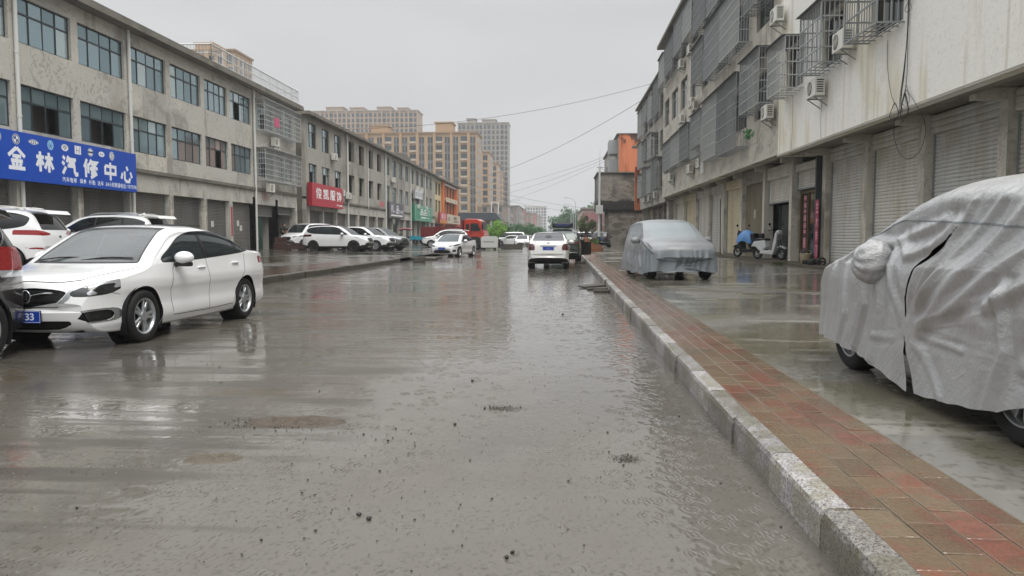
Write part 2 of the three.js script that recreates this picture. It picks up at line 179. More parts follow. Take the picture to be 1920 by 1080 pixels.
// window with transoms; open = list of pane numbers that stand open (dark room behind)
function windowUnit(parent, x0, x1, y0, y1, cols, split, open, o = {}) {
  const z = o.z ?? -0.12, t = 0.035, fr = o.frame ?? frameDark, w = x1 - x0, ys = split ? [y0, y0 + (y1 - y0) * split, y1] : [y0, y1], bars = [box(x0, x1, y0, y0 + t * 1.4, z - 0.05, z + 0.02), box(x0, x1, y1 - t, y1, z - 0.05, z + 0.02), box(x0, x0 + t, y0 + t * 1.4, y1 - t, z - 0.05, z + 0.02), box(x1 - t, x1, y0 + t * 1.4, y1 - t, z - 0.05, z + 0.02)];
  if (split) bars.push(box(x0 + t, x1 - t, ys[1] - t, ys[1] + t * 0.8, z - 0.045, z + 0.017));
  const xm = (i) => x0 + w * i / cols; for (let i = 1; i < cols; i++) for (let j = 0; j < ys.length - 1; j++) bars.push(box(xm(i) - t * 0.6, xm(i) + t * 0.6, ys[j] + (j ? t * 0.8 : t * 1.4), ys[j + 1] - t, z - 0.042, z + 0.014));
  const win = obj('window', bars, fr, parent); const r = rng(Math.round((x0 * 7 + y0) * 1000));
  for (let j = 0; j < ys.length - 1; j++) for (let i = 0; i < cols; i++) { const k = j * cols + i; if (open && open.includes(k)) continue; const tilt = (r() - 0.5) * 0.012, g = box(-(xm(1) - x0) / 2 + t * 0.5, (xm(1) - x0) / 2 - t * 0.5, ys[j] - (ys[j] + ys[j + 1]) / 2 + t, ys[j + 1] - (ys[j] + ys[j + 1]) / 2 - t * 0.7, -0.004, 0.004); const m = obj('pane', g, o.glass ?? (r() < 0.45 ? glassBlue : r() < 0.72 ? glassBlue2 : glassPale), win); m.position.set((xm(i) + xm(i + 1)) / 2, (ys[j] + ys[j + 1]) / 2, z - 0.02 + (i % 2) * 0.012); m.rotation.set((r() - 0.5) * 0.012, tilt, 0); }
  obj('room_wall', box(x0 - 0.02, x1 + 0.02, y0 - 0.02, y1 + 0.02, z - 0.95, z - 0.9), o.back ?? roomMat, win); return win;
}
const fanGeo = (() => { const l = []; for (let k = 0; k < 4; k++) l.push(new THREE.TorusGeometry(0.05 + k * 0.045, 0.006, 4, 20)); for (let k = 0; k < 6; k++) { const a = k / 6 * 6.283; l.push(bar([0, 0, 0], [Math.cos(a) * 0.19, Math.sin(a) * 0.19, 0], 0.005, 4)); } return merge(l); })();
function acUnit(parent, x, y, z, turn = 0, mat = acMat) { // outdoor unit on two brackets; back against the wall at z, faces +z before turning
  const u = obj('air_conditioner', rbox(-0.4, 0.4, 0, 0.55, 0.12, 0.42, 0.02), mat, parent); u.position.set(x, y, z); u.rotation.y = turn; obj('fan_recess', new THREE.CylinderGeometry(0.21, 0.21, 0.02, 20).rotateX(Math.PI / 2).translate(-0.12, 0.28, 0.416), acGrill, u); const f = obj('fan_guard', fanGeo, mat, u); f.position.set(-0.12, 0.28, 0.43); obj('side_louvre', [0, 1, 2, 3, 4, 5].map((k) => box(0.4, 0.404, 0.1 + k * 0.07, 0.135 + k * 0.07, 0.17, 0.37)), acGrill, u); for (const q of [-0.3, 0.3]) obj('bracket', [box(q - 0.02, q + 0.02, -0.03, -0.002, 0.0, 0.44), stick([q, -0.02, 0.42], [q, -0.3, 0.01], 0.018)], frameGrey, u); return u; }
function downpipe(parent, x, y0, y1, z, r = 0.055) { const l = [bar([x, y0, z], [x, y1, z], r, 10)]; for (let y = y0 + 1; y < y1; y += 2.2) l.push(bar([x, y, z], [x, y + 0.08, z], r * 1.22, 10)); return obj('downpipe', l, pipeMat, parent); }
// steel security cage; local x along wall, wall face at z = 0, cage out to z = d
const cageMat = [std(0x9fa3a4, 0.42, { metalness: 0.25 }), std(0x8d9192, 0.45, { metalness: 0.25 }), std(0xb2b5b4, 0.4, { metalness: 0.2 })], cageRoof = std(0x6c6f70, 0.5, { metalness: 0.3 }), cageRoofWhite = std(0xc8cac8, 0.5);
function cage(parent, x0, x1, y0, y1, d, { mat = cageMat[0], pitch = 0.11, rows = 5, roof = cageRoof, bars = 0.009, junk } = {}) {
  const l = [], f = [], w = 0.02; for (const y of Array.from({ length: rows + 1 }, (_, k) => y0 + (y1 - y0) * k / rows)) { f.push(box(x0, x1, y - w, y + w, d - 0.02, d + 0.012), box(x0, x0 + 0.035, y - w, y + w, 0.0, d - 0.021), box(x1 - 0.035, x1, y - w, y + w, 0.0, d - 0.021)); }
  for (const x of [x0, x1 - 0.04]) f.push(box(x, x + 0.04, y0 + w, y1 - w, d - 0.015, d + 0.02)); if (x1 - x0 > 2.4) f.push(box((x0 + x1) / 2 - 0.02, (x0 + x1) / 2 + 0.02, y0 + w, y1 - w, d - 0.015, d + 0.018));
  for (let x = x0 + pitch; x < x1 - 0.03; x += pitch) l.push(box(x - bars, x + bars, y0, y1, d - 0.012, d + 0.006)); for (const x of [x0 + 0.02, x1 - 0.02]) for (let z = pitch; z < d - 0.02; z += pitch) l.push(box(x - bars, x + bars, y0, y1, z - bars, z + bars));
  for (let z = 0.06; z < d; z += 0.14) l.push(box(x0 + 0.03, x1 - 0.03, y0 - 0.012, y0 + 0.012, z - 0.01, z + 0.01)); for (let x = x0 + 0.4; x < x1 - 0.1; x += 0.45) l.push(box(x - 0.014, x + 0.014, y0 - 0.036, y0 - 0.012, 0, d));
  const c = obj('window_cage', f, mat, parent); stuff(obj('bars', l, mat, c)); if (roof) obj('cage_roof', box(x0 - 0.05, x1 + 0.05, y1 + 0.02, y1 + 0.035, -0.005, d + 0.14).translate(0, 0, 0), roof, c).rotation.x = 0; if (junk) junk(c); return c;
}
// ---------------------------------------------------------------- lettering: hand-drawn strokes on a 100 x 100 cell
const GL = {
  金: '50,5 8,42|50,5 92,42|28,42 72,42|20,62 80,62|50,42 50,92|28,70 36,86|72,70 64,86|8,93 92,93', 林: '4,30 46,30|25,5 25,96|25,32 5,72|26,36 44,64|52,30 97,30|74,5 74,96|73,32 50,80|75,32 98,80', 汽: '10,10 24,22|5,36 20,48|8,92 28,58|45,5 34,36|42,20 92,20|45,36 85,36|38,52 80,52 82,80 90,92 97,90 97,78', 修: '25,5 5,48|16,32 16,96|32,25 32,75|55,5 38,35|50,18 90,18 72,38 42,54|52,22 75,40 96,50|78,48 50,64|84,60 50,80|92,72 48,96', 中: '12,25 88,25 88,62 12,62 12,25|50,4 50,97', 心: '18,48 8,80|35,38 35,80 45,92 70,92 76,72|50,12 60,34|80,40 92,70',
  车: '15,18 88,18|46,4 20,48 85,48|8,70 95,70|54,34 54,97', 维: '28,5 8,30 28,30 8,55 30,52|5,82 32,74|55,5 38,45|48,30 48,97|48,30 95,30|48,50 92,50|48,70 92,70|48,92 97,92|72,30 72,92|68,8 76,22', 保: '25,5 5,45|17,32 17,95|40,10 88,10 88,38 40,38 40,10|30,55 98,55|64,38 64,97|62,57 34,88|66,57 96,88', 养: '30,4 38,16|70,4 62,16|15,20 85,20|20,33 80,33|6,47 95,47|50,16 48,47 8,75|55,47 95,72|38,65 28,97|64,65 64,97', 补: '22,5 30,18|8,28 42,28 8,62|25,48 25,97|30,50 44,64|68,5 68,97|70,38 95,56', 胎: '15,8 15,60 6,95|15,8 40,8 40,95|15,32 40,32|15,55 40,55|68,5 52,38 92,34|80,22 95,44|55,55 90,55 90,92 55,92 55,55', 洗: '10,10 22,22|5,38 18,48|8,92 26,60|46,8 36,35|40,24 90,24|64,5 64,48|30,48 97,48|52,50 30,95|74,50 74,92 96,92 96,76', 小: '50,5 50,95 36,88|25,35 8,72|74,35 94,72', 时: '10,15 10,85 40,85 40,15 10,15|10,50 40,50|48,32 98,32|80,6 80,94 66,88|56,52 66,68', 救: '5,25 50,25|28,5 28,92 18,86|10,40 18,52|46,38 34,56 5,80|34,58 50,72|40,8 48,18|64,5 52,42|62,26 97,26|86,26 50,95|62,40 97,95', 援: '5,28 35,28|22,5 22,92 12,86|5,62 36,50|88,6 45,14|48,20 54,32|66,18 68,30|88,16 78,32|42,38 95,38|40,54 97,54|62,38 42,95|60,66 88,66 50,95|60,70 96,95', 电: '15,22 85,22 85,68 15,68 15,22|15,45 85,45|50,5 50,92 95,92 95,78', 话: '10,8 22,22|5,38 24,38 24,88 36,76|90,8 48,18|42,38 97,38|70,14 70,62|50,62 90,62 90,94 50,94 50,62',
  俊: '25,5 5,45|17,32 17,95|60,5 42,24 88,24|76,12 92,32|52,34 40,50|76,34 92,50|58,48 42,72|52,60 86,60 44,97|54,68 95,97', 凯: '8,10 8,30 46,30 46,10|27,4 27,30|8,44 44,44 44,60 10,60 10,90 50,78|60,10 54,95|60,10 84,10 84,88 97,88 97,72', 服: '14,8 14,60 5,95|14,8 40,8 40,95|14,32 40,32|14,55 40,55|54,95 54,8 92,8 92,34 78,34|58,50 90,50 60,95|60,54 97,95', 饰: '22,5 5,35|18,20 46,20 38,36|22,38 22,90 44,74|64,5 50,30|58,22 97,22|56,42 56,82|56,42 94,42 94,78|75,24 75,97', 礼: '22,5 30,18|8,28 42,28 8,62|25,48 25,97|30,50 44,64|62,5 62,85 95,85 95,70', 兒: '30,5 14,14 14,50|40,14 50,14|58,8 86,8 86,50|14,32 40,32|60,30 86,30|14,50 86,50|36,50 32,76 8,95|62,50 62,88 92,88 92,72', 品: '30,8 70,8 70,40 30,40 30,8|8,54 42,54 42,92 8,92 8,54|58,54 92,54 92,92 58,92 58,54', 店: '50,3 54,14|12,16 92,16|14,16 12,60 4,95|54,26 54,58|54,40 88,40|30,58 82,58 82,92 30,92 30,58', 大: '10,36 92,36|50,6 48,40 8,95|52,40 94,95', 门: '14,6 26,18|12,26 12,96|38,12 90,12 90,92 76,88', 市: '50,3 50,16|8,20 92,20|22,40 22,84|22,40 80,40 80,80|50,20 50,97', 生: '28,8 12,46|22,28 86,28|26,58 80,58|6,92 96,92|52,5 52,92',
};
function glyph(g, ch, x, y, w, h, lw) { const s = GL[ch]; if (!s) { g.save(); g.font = `bold ${h}px sans-serif`; g.textAlign = 'center'; g.textBaseline = 'middle'; g.fillText(ch, x + w / 2, y + h * 0.53); g.restore(); return; } g.lineWidth = lw; g.lineCap = 'butt'; g.lineJoin = 'miter'; for (const st of s.split('|')) { g.beginPath(); st.split(' ').forEach((p, i) => { const [a, b] = p.split(',').map(Number); const X = x + a / 100 * w, Y = y + b / 100 * h; i ? g.lineTo(X, Y) : g.moveTo(X, Y); }); g.stroke(); } }
function textLine(g, str, x, y, w, h, step, lw) { for (const ch of str) { if (ch !== ' ') glyph(g, ch, x, y, GL[ch] ? w : w * 0.6, h, lw); x += ch === ' ' ? step * 0.5 : GL[ch] ? step : step * 0.58; } return x; }
function signBoard(name, label, x, w, y0, y1, X, D, faceTex, sideMat, depth = 0.14, turn = Math.PI / 2) { // board on a facade; x, w along facade
  const s = thing(name, label, 'sign', [X, y0, -D], turn); obj('panel', rbox(0, w, 0, y1 - y0, 0, depth, 0.012), sideMat, s); const f = obj('sign_face', new THREE.PlaneGeometry(w - 0.02, y1 - y0 - 0.02).translate(w / 2, (y1 - y0) / 2, depth + 0.004), std(0xffffff, 0.35, { map: faceTex }), s); return s; }

// ---------------------------------------------------------------- left: three-storey concrete block with the car workshop
function leftGround(b, bounds, L, mats, y0 = -0.05, zIn = -0.3, top = 3.72) { bounds.slice(0, -1).forEach((a, i) => { const e = bounds[i + 1], m = mats[i % mats.length]; if (m) shutter(b, L(a) + 0.17, L(e) - 0.17, y0, top - 0.4, zIn, m, 0.4); }); bounds.forEach((a) => obj('pillar', uvm(box(L(a) - 0.16, L(a) + 0.16, -0.6, top - 0.4, -0.5, 0.02), 1 / 7, a), paleBand, b)); }
{
  const D0 = 18, L = (d) => d - D0, Y = 0.42, y = (v) => v - Y, b = thing('concrete_shop_building', 'weathered grey three-storey concrete building carrying the blue workshop sign', 'building', [-19, Y, -D0], Math.PI / 2);
  const bounds = [18.2, 21.8, 25.3, 28.65, 32.2, 35.65, 39.15, 42.3, 45.6, 49.3, 53.0];
  const holes = []; bounds.slice(0, 8).forEach((a, i) => { const e = bounds[i + 1]; for (const [p, q] of [[5.08, 6.68], [8.1, 9.72]]) holes.push([L(a) + 0.22, L(e) - 0.2, y(p), y(q)]); });
  for (const [p, q] of [[5.1, 6.6], [8.1, 9.6]]) for (const [a, e] of [[46.3, 48.9], [49.8, 52.4]]) holes.push([L(a), L(e), y(p), y(q)]);
  obj('wall', uvm(wallWith(L(18), L(53.2), y(4.35), y(10.3), holes, 0.26), 1 / 17, 0.15), concreteA, b);
  for (const d of [52.9, 18]) obj('end_wall', uvm(box(L(d), L(d + 0.26), -0.6, y(10.28), -12, -0.27), 1 / 7), concreteA, b);
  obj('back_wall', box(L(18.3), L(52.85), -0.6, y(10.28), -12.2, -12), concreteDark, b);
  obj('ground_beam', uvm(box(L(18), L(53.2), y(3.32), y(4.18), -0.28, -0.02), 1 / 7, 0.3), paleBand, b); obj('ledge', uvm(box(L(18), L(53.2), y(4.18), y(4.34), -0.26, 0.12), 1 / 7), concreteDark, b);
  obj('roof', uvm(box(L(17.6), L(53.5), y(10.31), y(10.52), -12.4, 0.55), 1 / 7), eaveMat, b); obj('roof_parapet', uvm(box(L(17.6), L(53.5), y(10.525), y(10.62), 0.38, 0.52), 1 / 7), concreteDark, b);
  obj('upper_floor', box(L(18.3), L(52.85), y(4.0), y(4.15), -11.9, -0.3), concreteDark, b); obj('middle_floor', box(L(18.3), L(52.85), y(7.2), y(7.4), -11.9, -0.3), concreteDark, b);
  const openUp = { 6: [1] }, openLow = { 2: [1, 2], 3: [1, 2], 6: [2] }; // pane numbers standing open
  bounds.slice(0, 8).forEach((a, i) => { const e = bounds[i + 1]; windowUnit(b, L(a) + 0.24, L(e) - 0.22, y(8.11), y(9.71), 4, 0.66, i === 7 ? [1] : undefined); windowUnit(b, L(a) + 0.24, L(e) - 0.22, y(5.09), y(6.67), 4, 0.64, openLow[i]); });
  for (const [p, q] of [[5.1, 6.6], [8.1, 9.6]]) for (const [a, e] of [[46.3, 48.9], [49.8, 52.4]]) windowUnit(b, L(a), L(e), y(p), y(q), 3, 0.66, [1]);
  for (const [p, q] of [[4.85, 6.85], [7.95, 9.85]]) for (const [a, e] of [[46.0, 49.25], [49.3, 52.6]]) cage(b, L(a), L(e), y(p), y(q), 0.6, { rows: 6, pitch: 0.15, mat: cageMat[2], roof: cageRoofWhite });
  const banner = obj('paper_notice', box(L(47.6), L(48.4), y(8.35), y(8.95), 0.63, 0.64), std(0xc8567a, 0.6), b);
  acUnit(b, L(48.6), y(7.2), 0, 0); acUnit(b, L(47.3), y(4.12), 0.12, 0);
  for (const d of [25.35, 32.25, 45.7]) downpipe(b, L(d), -0.35, y(10.3), 0.09, 0.07); obj('drain_cable', tube([[L(45.45), y(10), 0.05], [L(45.42), y(8.4), 0.08], [L(45.5), y(6), 0.05], [L(45.45), y(4.3), 0.1]], 0.012), frameDark, b);
  leftGround(b, bounds.slice(0, 9), L, shutDark); leftGround(b, [45.6, 49.3], L, [null]); leftGround(b, [49.3, 53.0], L, [null]);
  // the two open units at the far end
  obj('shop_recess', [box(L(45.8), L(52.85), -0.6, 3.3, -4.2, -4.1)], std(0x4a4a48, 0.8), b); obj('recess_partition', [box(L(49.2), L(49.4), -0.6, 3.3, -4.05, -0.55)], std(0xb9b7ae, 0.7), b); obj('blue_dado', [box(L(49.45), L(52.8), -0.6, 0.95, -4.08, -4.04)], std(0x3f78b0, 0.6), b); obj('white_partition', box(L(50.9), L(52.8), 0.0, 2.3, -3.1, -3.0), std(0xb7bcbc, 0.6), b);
  shutter(b, L(45.8), L(49.1), 2.15, 3.3, -0.3, shutDark[1], 0.4); shutter(b, L(49.5), L(52.8), 2.35, 3.3, -0.3, shutDark[0], 0.4); obj('green_door', box(L(46.0), L(47.7), -0.06, 2.1, -0.42, -0.36), std(0x1f3b30, 0.6), b);
  obj('wall_poster', [box(L(46.9), L(48.1), y(3.62), y(4.16), -0.015, 0.0)], std(0xb9a09a, 0.6), b); for (const [d, h] of [[43.6, 1.5], [44.0, 1.2], [40.3, 1.4]]) obj('paper_sheet', box(L(d), L(d + 0.32), h, h + 0.33, -0.27, -0.26), std(0xc9c9c2, 0.7), b); obj('red_couplet', box(L(42.2), L(42.4), 0.9, 2.6, 0.022, 0.03), std(0xa8404a, 0.7), b);
  // roof railing
  const rail = [], X = (z) => z; const rz = 0.25, ry = y(10.62), top = ry + 1.0; for (const h of [top, ry + 0.55, ry + 0.12]) { rail.push(bar([L(39.8), h, rz], [L(53.2), h, rz], h === top ? 0.04 : 0.026, 6), bar([L(39.8), h, rz], [L(39.8), h, -5], h === top ? 0.04 : 0.026, 6), bar([L(53.2), h, rz], [L(53.2), h, -4], h === top ? 0.04 : 0.026, 6)); }
  const fine = []; for (let d = 39.8; d <= 53.21; d += 1.34) rail.push(bar([L(d), ry - 0.1, rz], [L(d), top, rz], 0.028, 6)); for (let z = rz; z > -5; z -= 1.3) rail.push(bar([L(39.8), ry - 0.1, z], [L(39.8), top, z], 0.028, 6)); rail.push(bar([L(39.8), top, rz], [L(39.8), top + 0.22, rz], 0.04, 6)); for (let d = 40; d < 53.2; d += 0.19) fine.push(bar([L(d), ry + 0.12, rz], [L(d), top, rz], 0.016, 4)); for (let z = rz; z > -5; z -= 0.19) fine.push(bar([L(39.8), ry + 0.12, z], [L(39.8), top, z], 0.016, 4));
  const rr = obj('roof_railing', rail, std(0xcfd1d1, 0.5), b); stuff(obj('balusters', fine, std(0xb4b6b6, 0.5), rr));
}
{ // the workshop's blue sign
  const W = 12.4, H = 1.68, t = canvasTex(2048, 278, (g, w, h) => {
    const k = w / W; g.fillStyle = '#0b4ab4'; g.fillRect(0, 0, w, h); g.strokeStyle = g.fillStyle = '#eef0f6';
    const chars = [['金', 4.65], ['林', 6.05], ['汽', 7.42], ['修', 8.72], ['中', 10.02], ['心', 11.18]]; for (const [c, x] of chars) glyph(g, c, x * k, 0.52 * k, 0.94 * k, 0.8 * k, 0.135 * k);
    let x = textLine(g, '汽车维修', 7.45 * k, 1.37 * k, 0.19 * k, 0.2 * k, 0.215 * k, 4.2); x = textLine(g, '保养', x + 0.16 * k, 1.37 * k, 0.19 * k, 0.2 * k, 0.215 * k, 4.2); x = textLine(g, '补胎', x + 0.13 * k, 1.37 * k, 0.19 * k, 0.2 * k, 0.215 * k, 4.2); x = textLine(g, '洗车', x + 0.13 * k, 1.37 * k, 0.19 * k, 0.2 * k, 0.215 * k, 4.2); textLine(g, '24小时救援电话:15737623237', x + 0.1 * k, 1.36 * k, 0.19 * k, 0.21 * k, 0.2 * k, 4.2);
    const em = (x, rx, ry, fn, fill = '#e9ebf2') => { const X = x * k, Y = 0.27 * k; g.save(); g.translate(X, Y); g.fillStyle = fill; g.beginPath(); g.ellipse(0, 0, rx * k, ry * k, 0, 0, 7); g.fill(); g.strokeStyle = g.fillStyle = '#26303e'; g.lineWidth = 2.6; fn(g, rx * k, ry * k); g.restore(); };
    const ln = (g, ...p) => { g.beginPath(); for (let i = 0; i < p.length; i += 2) i ? g.lineTo(p[i], p[i + 1]) : g.moveTo(p[i], p[i + 1]); g.stroke(); };
    em(4.28, 0.16, 0.17, (g, r) => { g.beginPath(); g.arc(0, 0, r * 0.85, 0, 7); g.stroke(); for (const a of [-90, 30, 150]) ln(g, 0, 0, Math.cos(a / 57.3) * r * 0.85, Math.sin(a / 57.3) * r * 0.85); });
    em(5.12, 0.18, 0.18, (g, r) => { g.lineWidth = 5; g.beginPath(); g.arc(0, 0, r * 0.8, 0, 7); g.stroke(); g.fillStyle = '#1d3f7a'; g.beginPath(); g.moveTo(0, 0); g.arc(0, 0, r * 0.6, 0, 1.57); g.fill(); g.beginPath(); g.moveTo(0, 0); g.arc(0, 0, r * 0.6, 3.14, 4.71); g.fill(); });
    em(5.98, 0.25, 0.09, (g, r, q) => { for (const i of [-1.5, -0.5, 0.5, 1.5]) { g.beginPath(); g.arc(i * q * 1.05, 0, q * 0.7, 0, 7); g.stroke(); } });
    em(6.86, 0.17, 0.18, (g, r) => { ln(g, -r * 0.5, -r * 0.7, -r * 0.1, r * 0.2, 0, 0, r * 0.1, r * 0.2, r * 0.5, -r * 0.7); ln(g, -r * 0.6, -r * 0.1, -r * 0.3, r * 0.6, 0, r * 0.1, r * 0.3, r * 0.6, r * 0.6, -r * 0.1); }, '#8fc4ee');
    em(7.66, 0.2, 0.13, (g, r, q) => { g.beginPath(); g.ellipse(0, -q * 0.2, r * 0.6, q * 0.3, 0, 0, 7); g.stroke(); g.beginPath(); g.ellipse(0, 0, r * 0.25, q * 0.6, 0, 0, 7); g.stroke(); });
    { const X = 8.42 * k; g.fillStyle = '#e9ebf2'; g.fillRect(X - 0.19 * k, 0.11 * k, 0.38 * k, 0.33 * k); g.strokeStyle = '#26303e'; g.lineWidth = 3; ln(g, X - 0.1 * k, 0.15 * k, X - 0.07 * k, 0.4 * k); ln(g, X + 0.1 * k, 0.15 * k, X + 0.07 * k, 0.4 * k); ln(g, X - 0.08 * k, 0.29 * k, X + 0.08 * k, 0.29 * k); }
    em(9.2, 0.17, 0.16, (g, r) => { g.beginPath(); g.arc(0, 0, r * 0.75, 0, 7); g.stroke(); g.fillRect(-r, -r * 0.2, r * 2, r * 0.4); }); em(9.92, 0.2, 0.11, (g, r, q) => { ln(g, -r * 0.4, -q * 0.5, -r * 0.5, q * 0.5); ln(g, -r * 0.45, 0, r * 0.45, 0); ln(g, r * 0.5, -q * 0.5, r * 0.4, q * 0.5); }); em(10.62, 0.17, 0.18, (g, r) => { g.lineWidth = 4; g.beginPath(); g.arc(0, 0, r * 0.8, 0, 7); g.stroke(); ln(g, r * 0.3, -r * 0.5, -r * 0.3, -r * 0.2, r * 0.3, r * 0.2, -r * 0.3, r * 0.5); });
  });
  signBoard('shop_sign', 'long blue shop sign with white characters and round car emblems', 0, W, 3.22, 3.22 + H, -18.85, 32.0 - W, t, std(0x0d3f96, 0.5), 0.24);
}
// ---------------------------------------------------------------- left: second block, then the coloured end
{
  const D0 = 55.2, L = (d) => d - D0, Y = 0.42, y = (v) => v - Y, b = thing('concrete_row_building', 'long grey three-storey row building behind the red clothing sign', 'building', [-19, Y, -D0], Math.PI / 2);
  const wins = []; for (const [a, e] of [[55.9, 57.8], [59.1, 61.1], [62.5, 64.4]]) wins.push([a, e, 3]); for (let k = 0; k < 4; k++) wins.push([66.7 + k * 3.5, 68.6 + k * 3.5, 0]); for (let k = 0; k < 9; k++) wins.push([81 + k * 3.45, 82.9 + k * 3.45, 2]);
  const rows = [[5.1, 6.85], [8.05, 9.9]], holes = []; for (const [a, e] of wins) for (const [p, q] of rows) holes.push([L(a), L(e), y(p), y(q)]);
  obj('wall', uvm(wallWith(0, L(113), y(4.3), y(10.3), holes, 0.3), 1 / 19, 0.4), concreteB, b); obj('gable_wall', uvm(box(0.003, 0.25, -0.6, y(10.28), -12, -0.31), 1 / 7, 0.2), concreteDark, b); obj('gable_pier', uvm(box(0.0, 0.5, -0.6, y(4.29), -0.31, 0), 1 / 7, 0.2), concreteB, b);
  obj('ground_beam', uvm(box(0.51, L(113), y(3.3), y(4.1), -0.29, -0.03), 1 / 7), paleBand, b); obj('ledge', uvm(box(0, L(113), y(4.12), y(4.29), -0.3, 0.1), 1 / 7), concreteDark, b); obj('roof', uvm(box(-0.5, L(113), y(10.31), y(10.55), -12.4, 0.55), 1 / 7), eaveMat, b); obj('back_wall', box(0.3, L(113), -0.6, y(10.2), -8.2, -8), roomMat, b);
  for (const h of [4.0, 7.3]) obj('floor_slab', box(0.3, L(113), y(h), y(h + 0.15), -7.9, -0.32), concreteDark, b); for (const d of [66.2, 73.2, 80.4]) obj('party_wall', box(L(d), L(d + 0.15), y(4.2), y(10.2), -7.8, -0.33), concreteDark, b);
  for (const d of [66.0, 80.6, 94.2, 104.6]) downpipe(b, L(d), -0.3, y(10.3), 0.1, 0.09); downpipe(b, L(73.2), y(4), y(10.3), 0.08, 0.06);
  for (const [a, e, c] of wins) rows.forEach(([p, q], j) => { if (c) windowUnit(b, L(a) + 0.02, L(e) - 0.02, y(p) + 0.01, y(q) - 0.01, c, 0.66, c === 3 ? (j ? [2] : [1]) : a > 98 ? [0] : undefined, { z: -0.14 }); });
  obj('room_wall', box(L(66.4), L(80.3), y(4.5), y(7.2), -5.2, -5.1), roomMat, b);
  const bd = [55.7, 59.2, 62.8, 66.3, 69.8, 73.3, 76.9, 80.5, 84.1, 87.6, 91.1, 94.6, 98.1, 101.6, 105.1, 108.8, 112.6]; leftGround(b, bd, L, [shutMat(0x86847e), shutMat(0x7d7c78), shutMat(0x8f8c86)]);
  acUnit(b, L(61.6), y(7.6), 0); acUnit(b, L(63.6), y(4.75), 0); acUnit(b, L(65.6), y(4.6), 0); acUnit(b, L(83.7), y(7.35), 0); acUnit(b, L(98), y(7.2), 0); acUnit(b, L(101), y(7.2), 0); acUnit(b, L(97), y(4.9), 0.3); acUnit(b, L(103), y(4.9), 0.2); acUnit(b, -0.15, y(3.5), -1.7, -Math.PI / 2);
  obj('paper_notice', box(L(78.2), L(80), y(4.45), y(5.0), 0.01, 0.02), std(0xc06a74, 0.7), b); obj('shop_door', box(L(84.5), L(87.3), -0.05, 2.9, -0.25, -0.2), glassDark, b);
  for (const [ch, d] of [['roof_shed', 88]]) obj(ch, [box(L(92), L(98), y(10.56), y(11.6), -4, -0.6)], concreteDark, b);
  const sg = (name, label, d0, d1, y0, y1, bg, side, draw, dep) => signBoard(name, label, 0, d1 - d0, y0, y1, -18.9, d0, canvasTex(512, 256, (g, w, h) => { g.fillStyle = bg; g.fillRect(0, 0, w, h); g.fillStyle = g.strokeStyle = '#f1efef'; draw(g, w, h); }), std(side, 0.5), dep);
  sg('shop_sign', 'red clothing shop sign with four white characters on the grey row', 55.2, 63.2, 3.6, 5.35, '#b5192f', 0x9a1626, (g, w, h) => { ['俊', '凯', '服', '饰'].forEach((c, i) => glyph(g, c, 62 + i * 112, 44, 84, 128, 15)); textLine(g, '服饰', 395, 205, 20, 24, 24, 3); g.fillRect(448, 210, 48, 18); }, 0.35);
  sg('shop_sign', 'dark grey shop sign with pale lettering and a white strip', 80.9, 88.4, 3.35, 5.1, '#4a4a50', 0x3c3c40, (g, w, h) => { g.strokeStyle = '#e4e2ee'; glyph(g, '礼', 50, 30, 120, 150, 16); glyph(g, '品', 220, 40, 130, 140, 16); textLine(g, '大店', 372, 110, 60, 66, 66, 8); g.fillRect(50, 200, 420, 26); }, 0.3);
  sg('shop_sign', 'teal green shop sign with white block characters', 94.6, 107.8, 3.3, 5.4, '#1f8a68', 0x1a7558, (g, w, h) => { glyph(g, '品', 150, 50, 90, 110, 13); glyph(g, '店', 250, 50, 90, 110, 13); glyph(g, '门', 350, 50, 70, 110, 11); g.fillRect(170, 185, 150, 24); g.fillRect(345, 190, 70, 14); g.lineWidth = 6; g.setLineDash([10, 10]); g.strokeRect(22, 22, w - 44, h - 44); }, 0.4);
  sg('shop_sign', 'small white sign with grey characters high on the grey row', 95.6, 100.8, 6.2, 7.35, '#c9cbd0', 0x9a9a9a, (g, w, h) => { g.strokeStyle = '#555a66'; ['生', '大', '门', '市'].forEach((c, i) => glyph(g, c, 40 + i * 112, 60, 90, 130, 15)); }, 0.3);
}
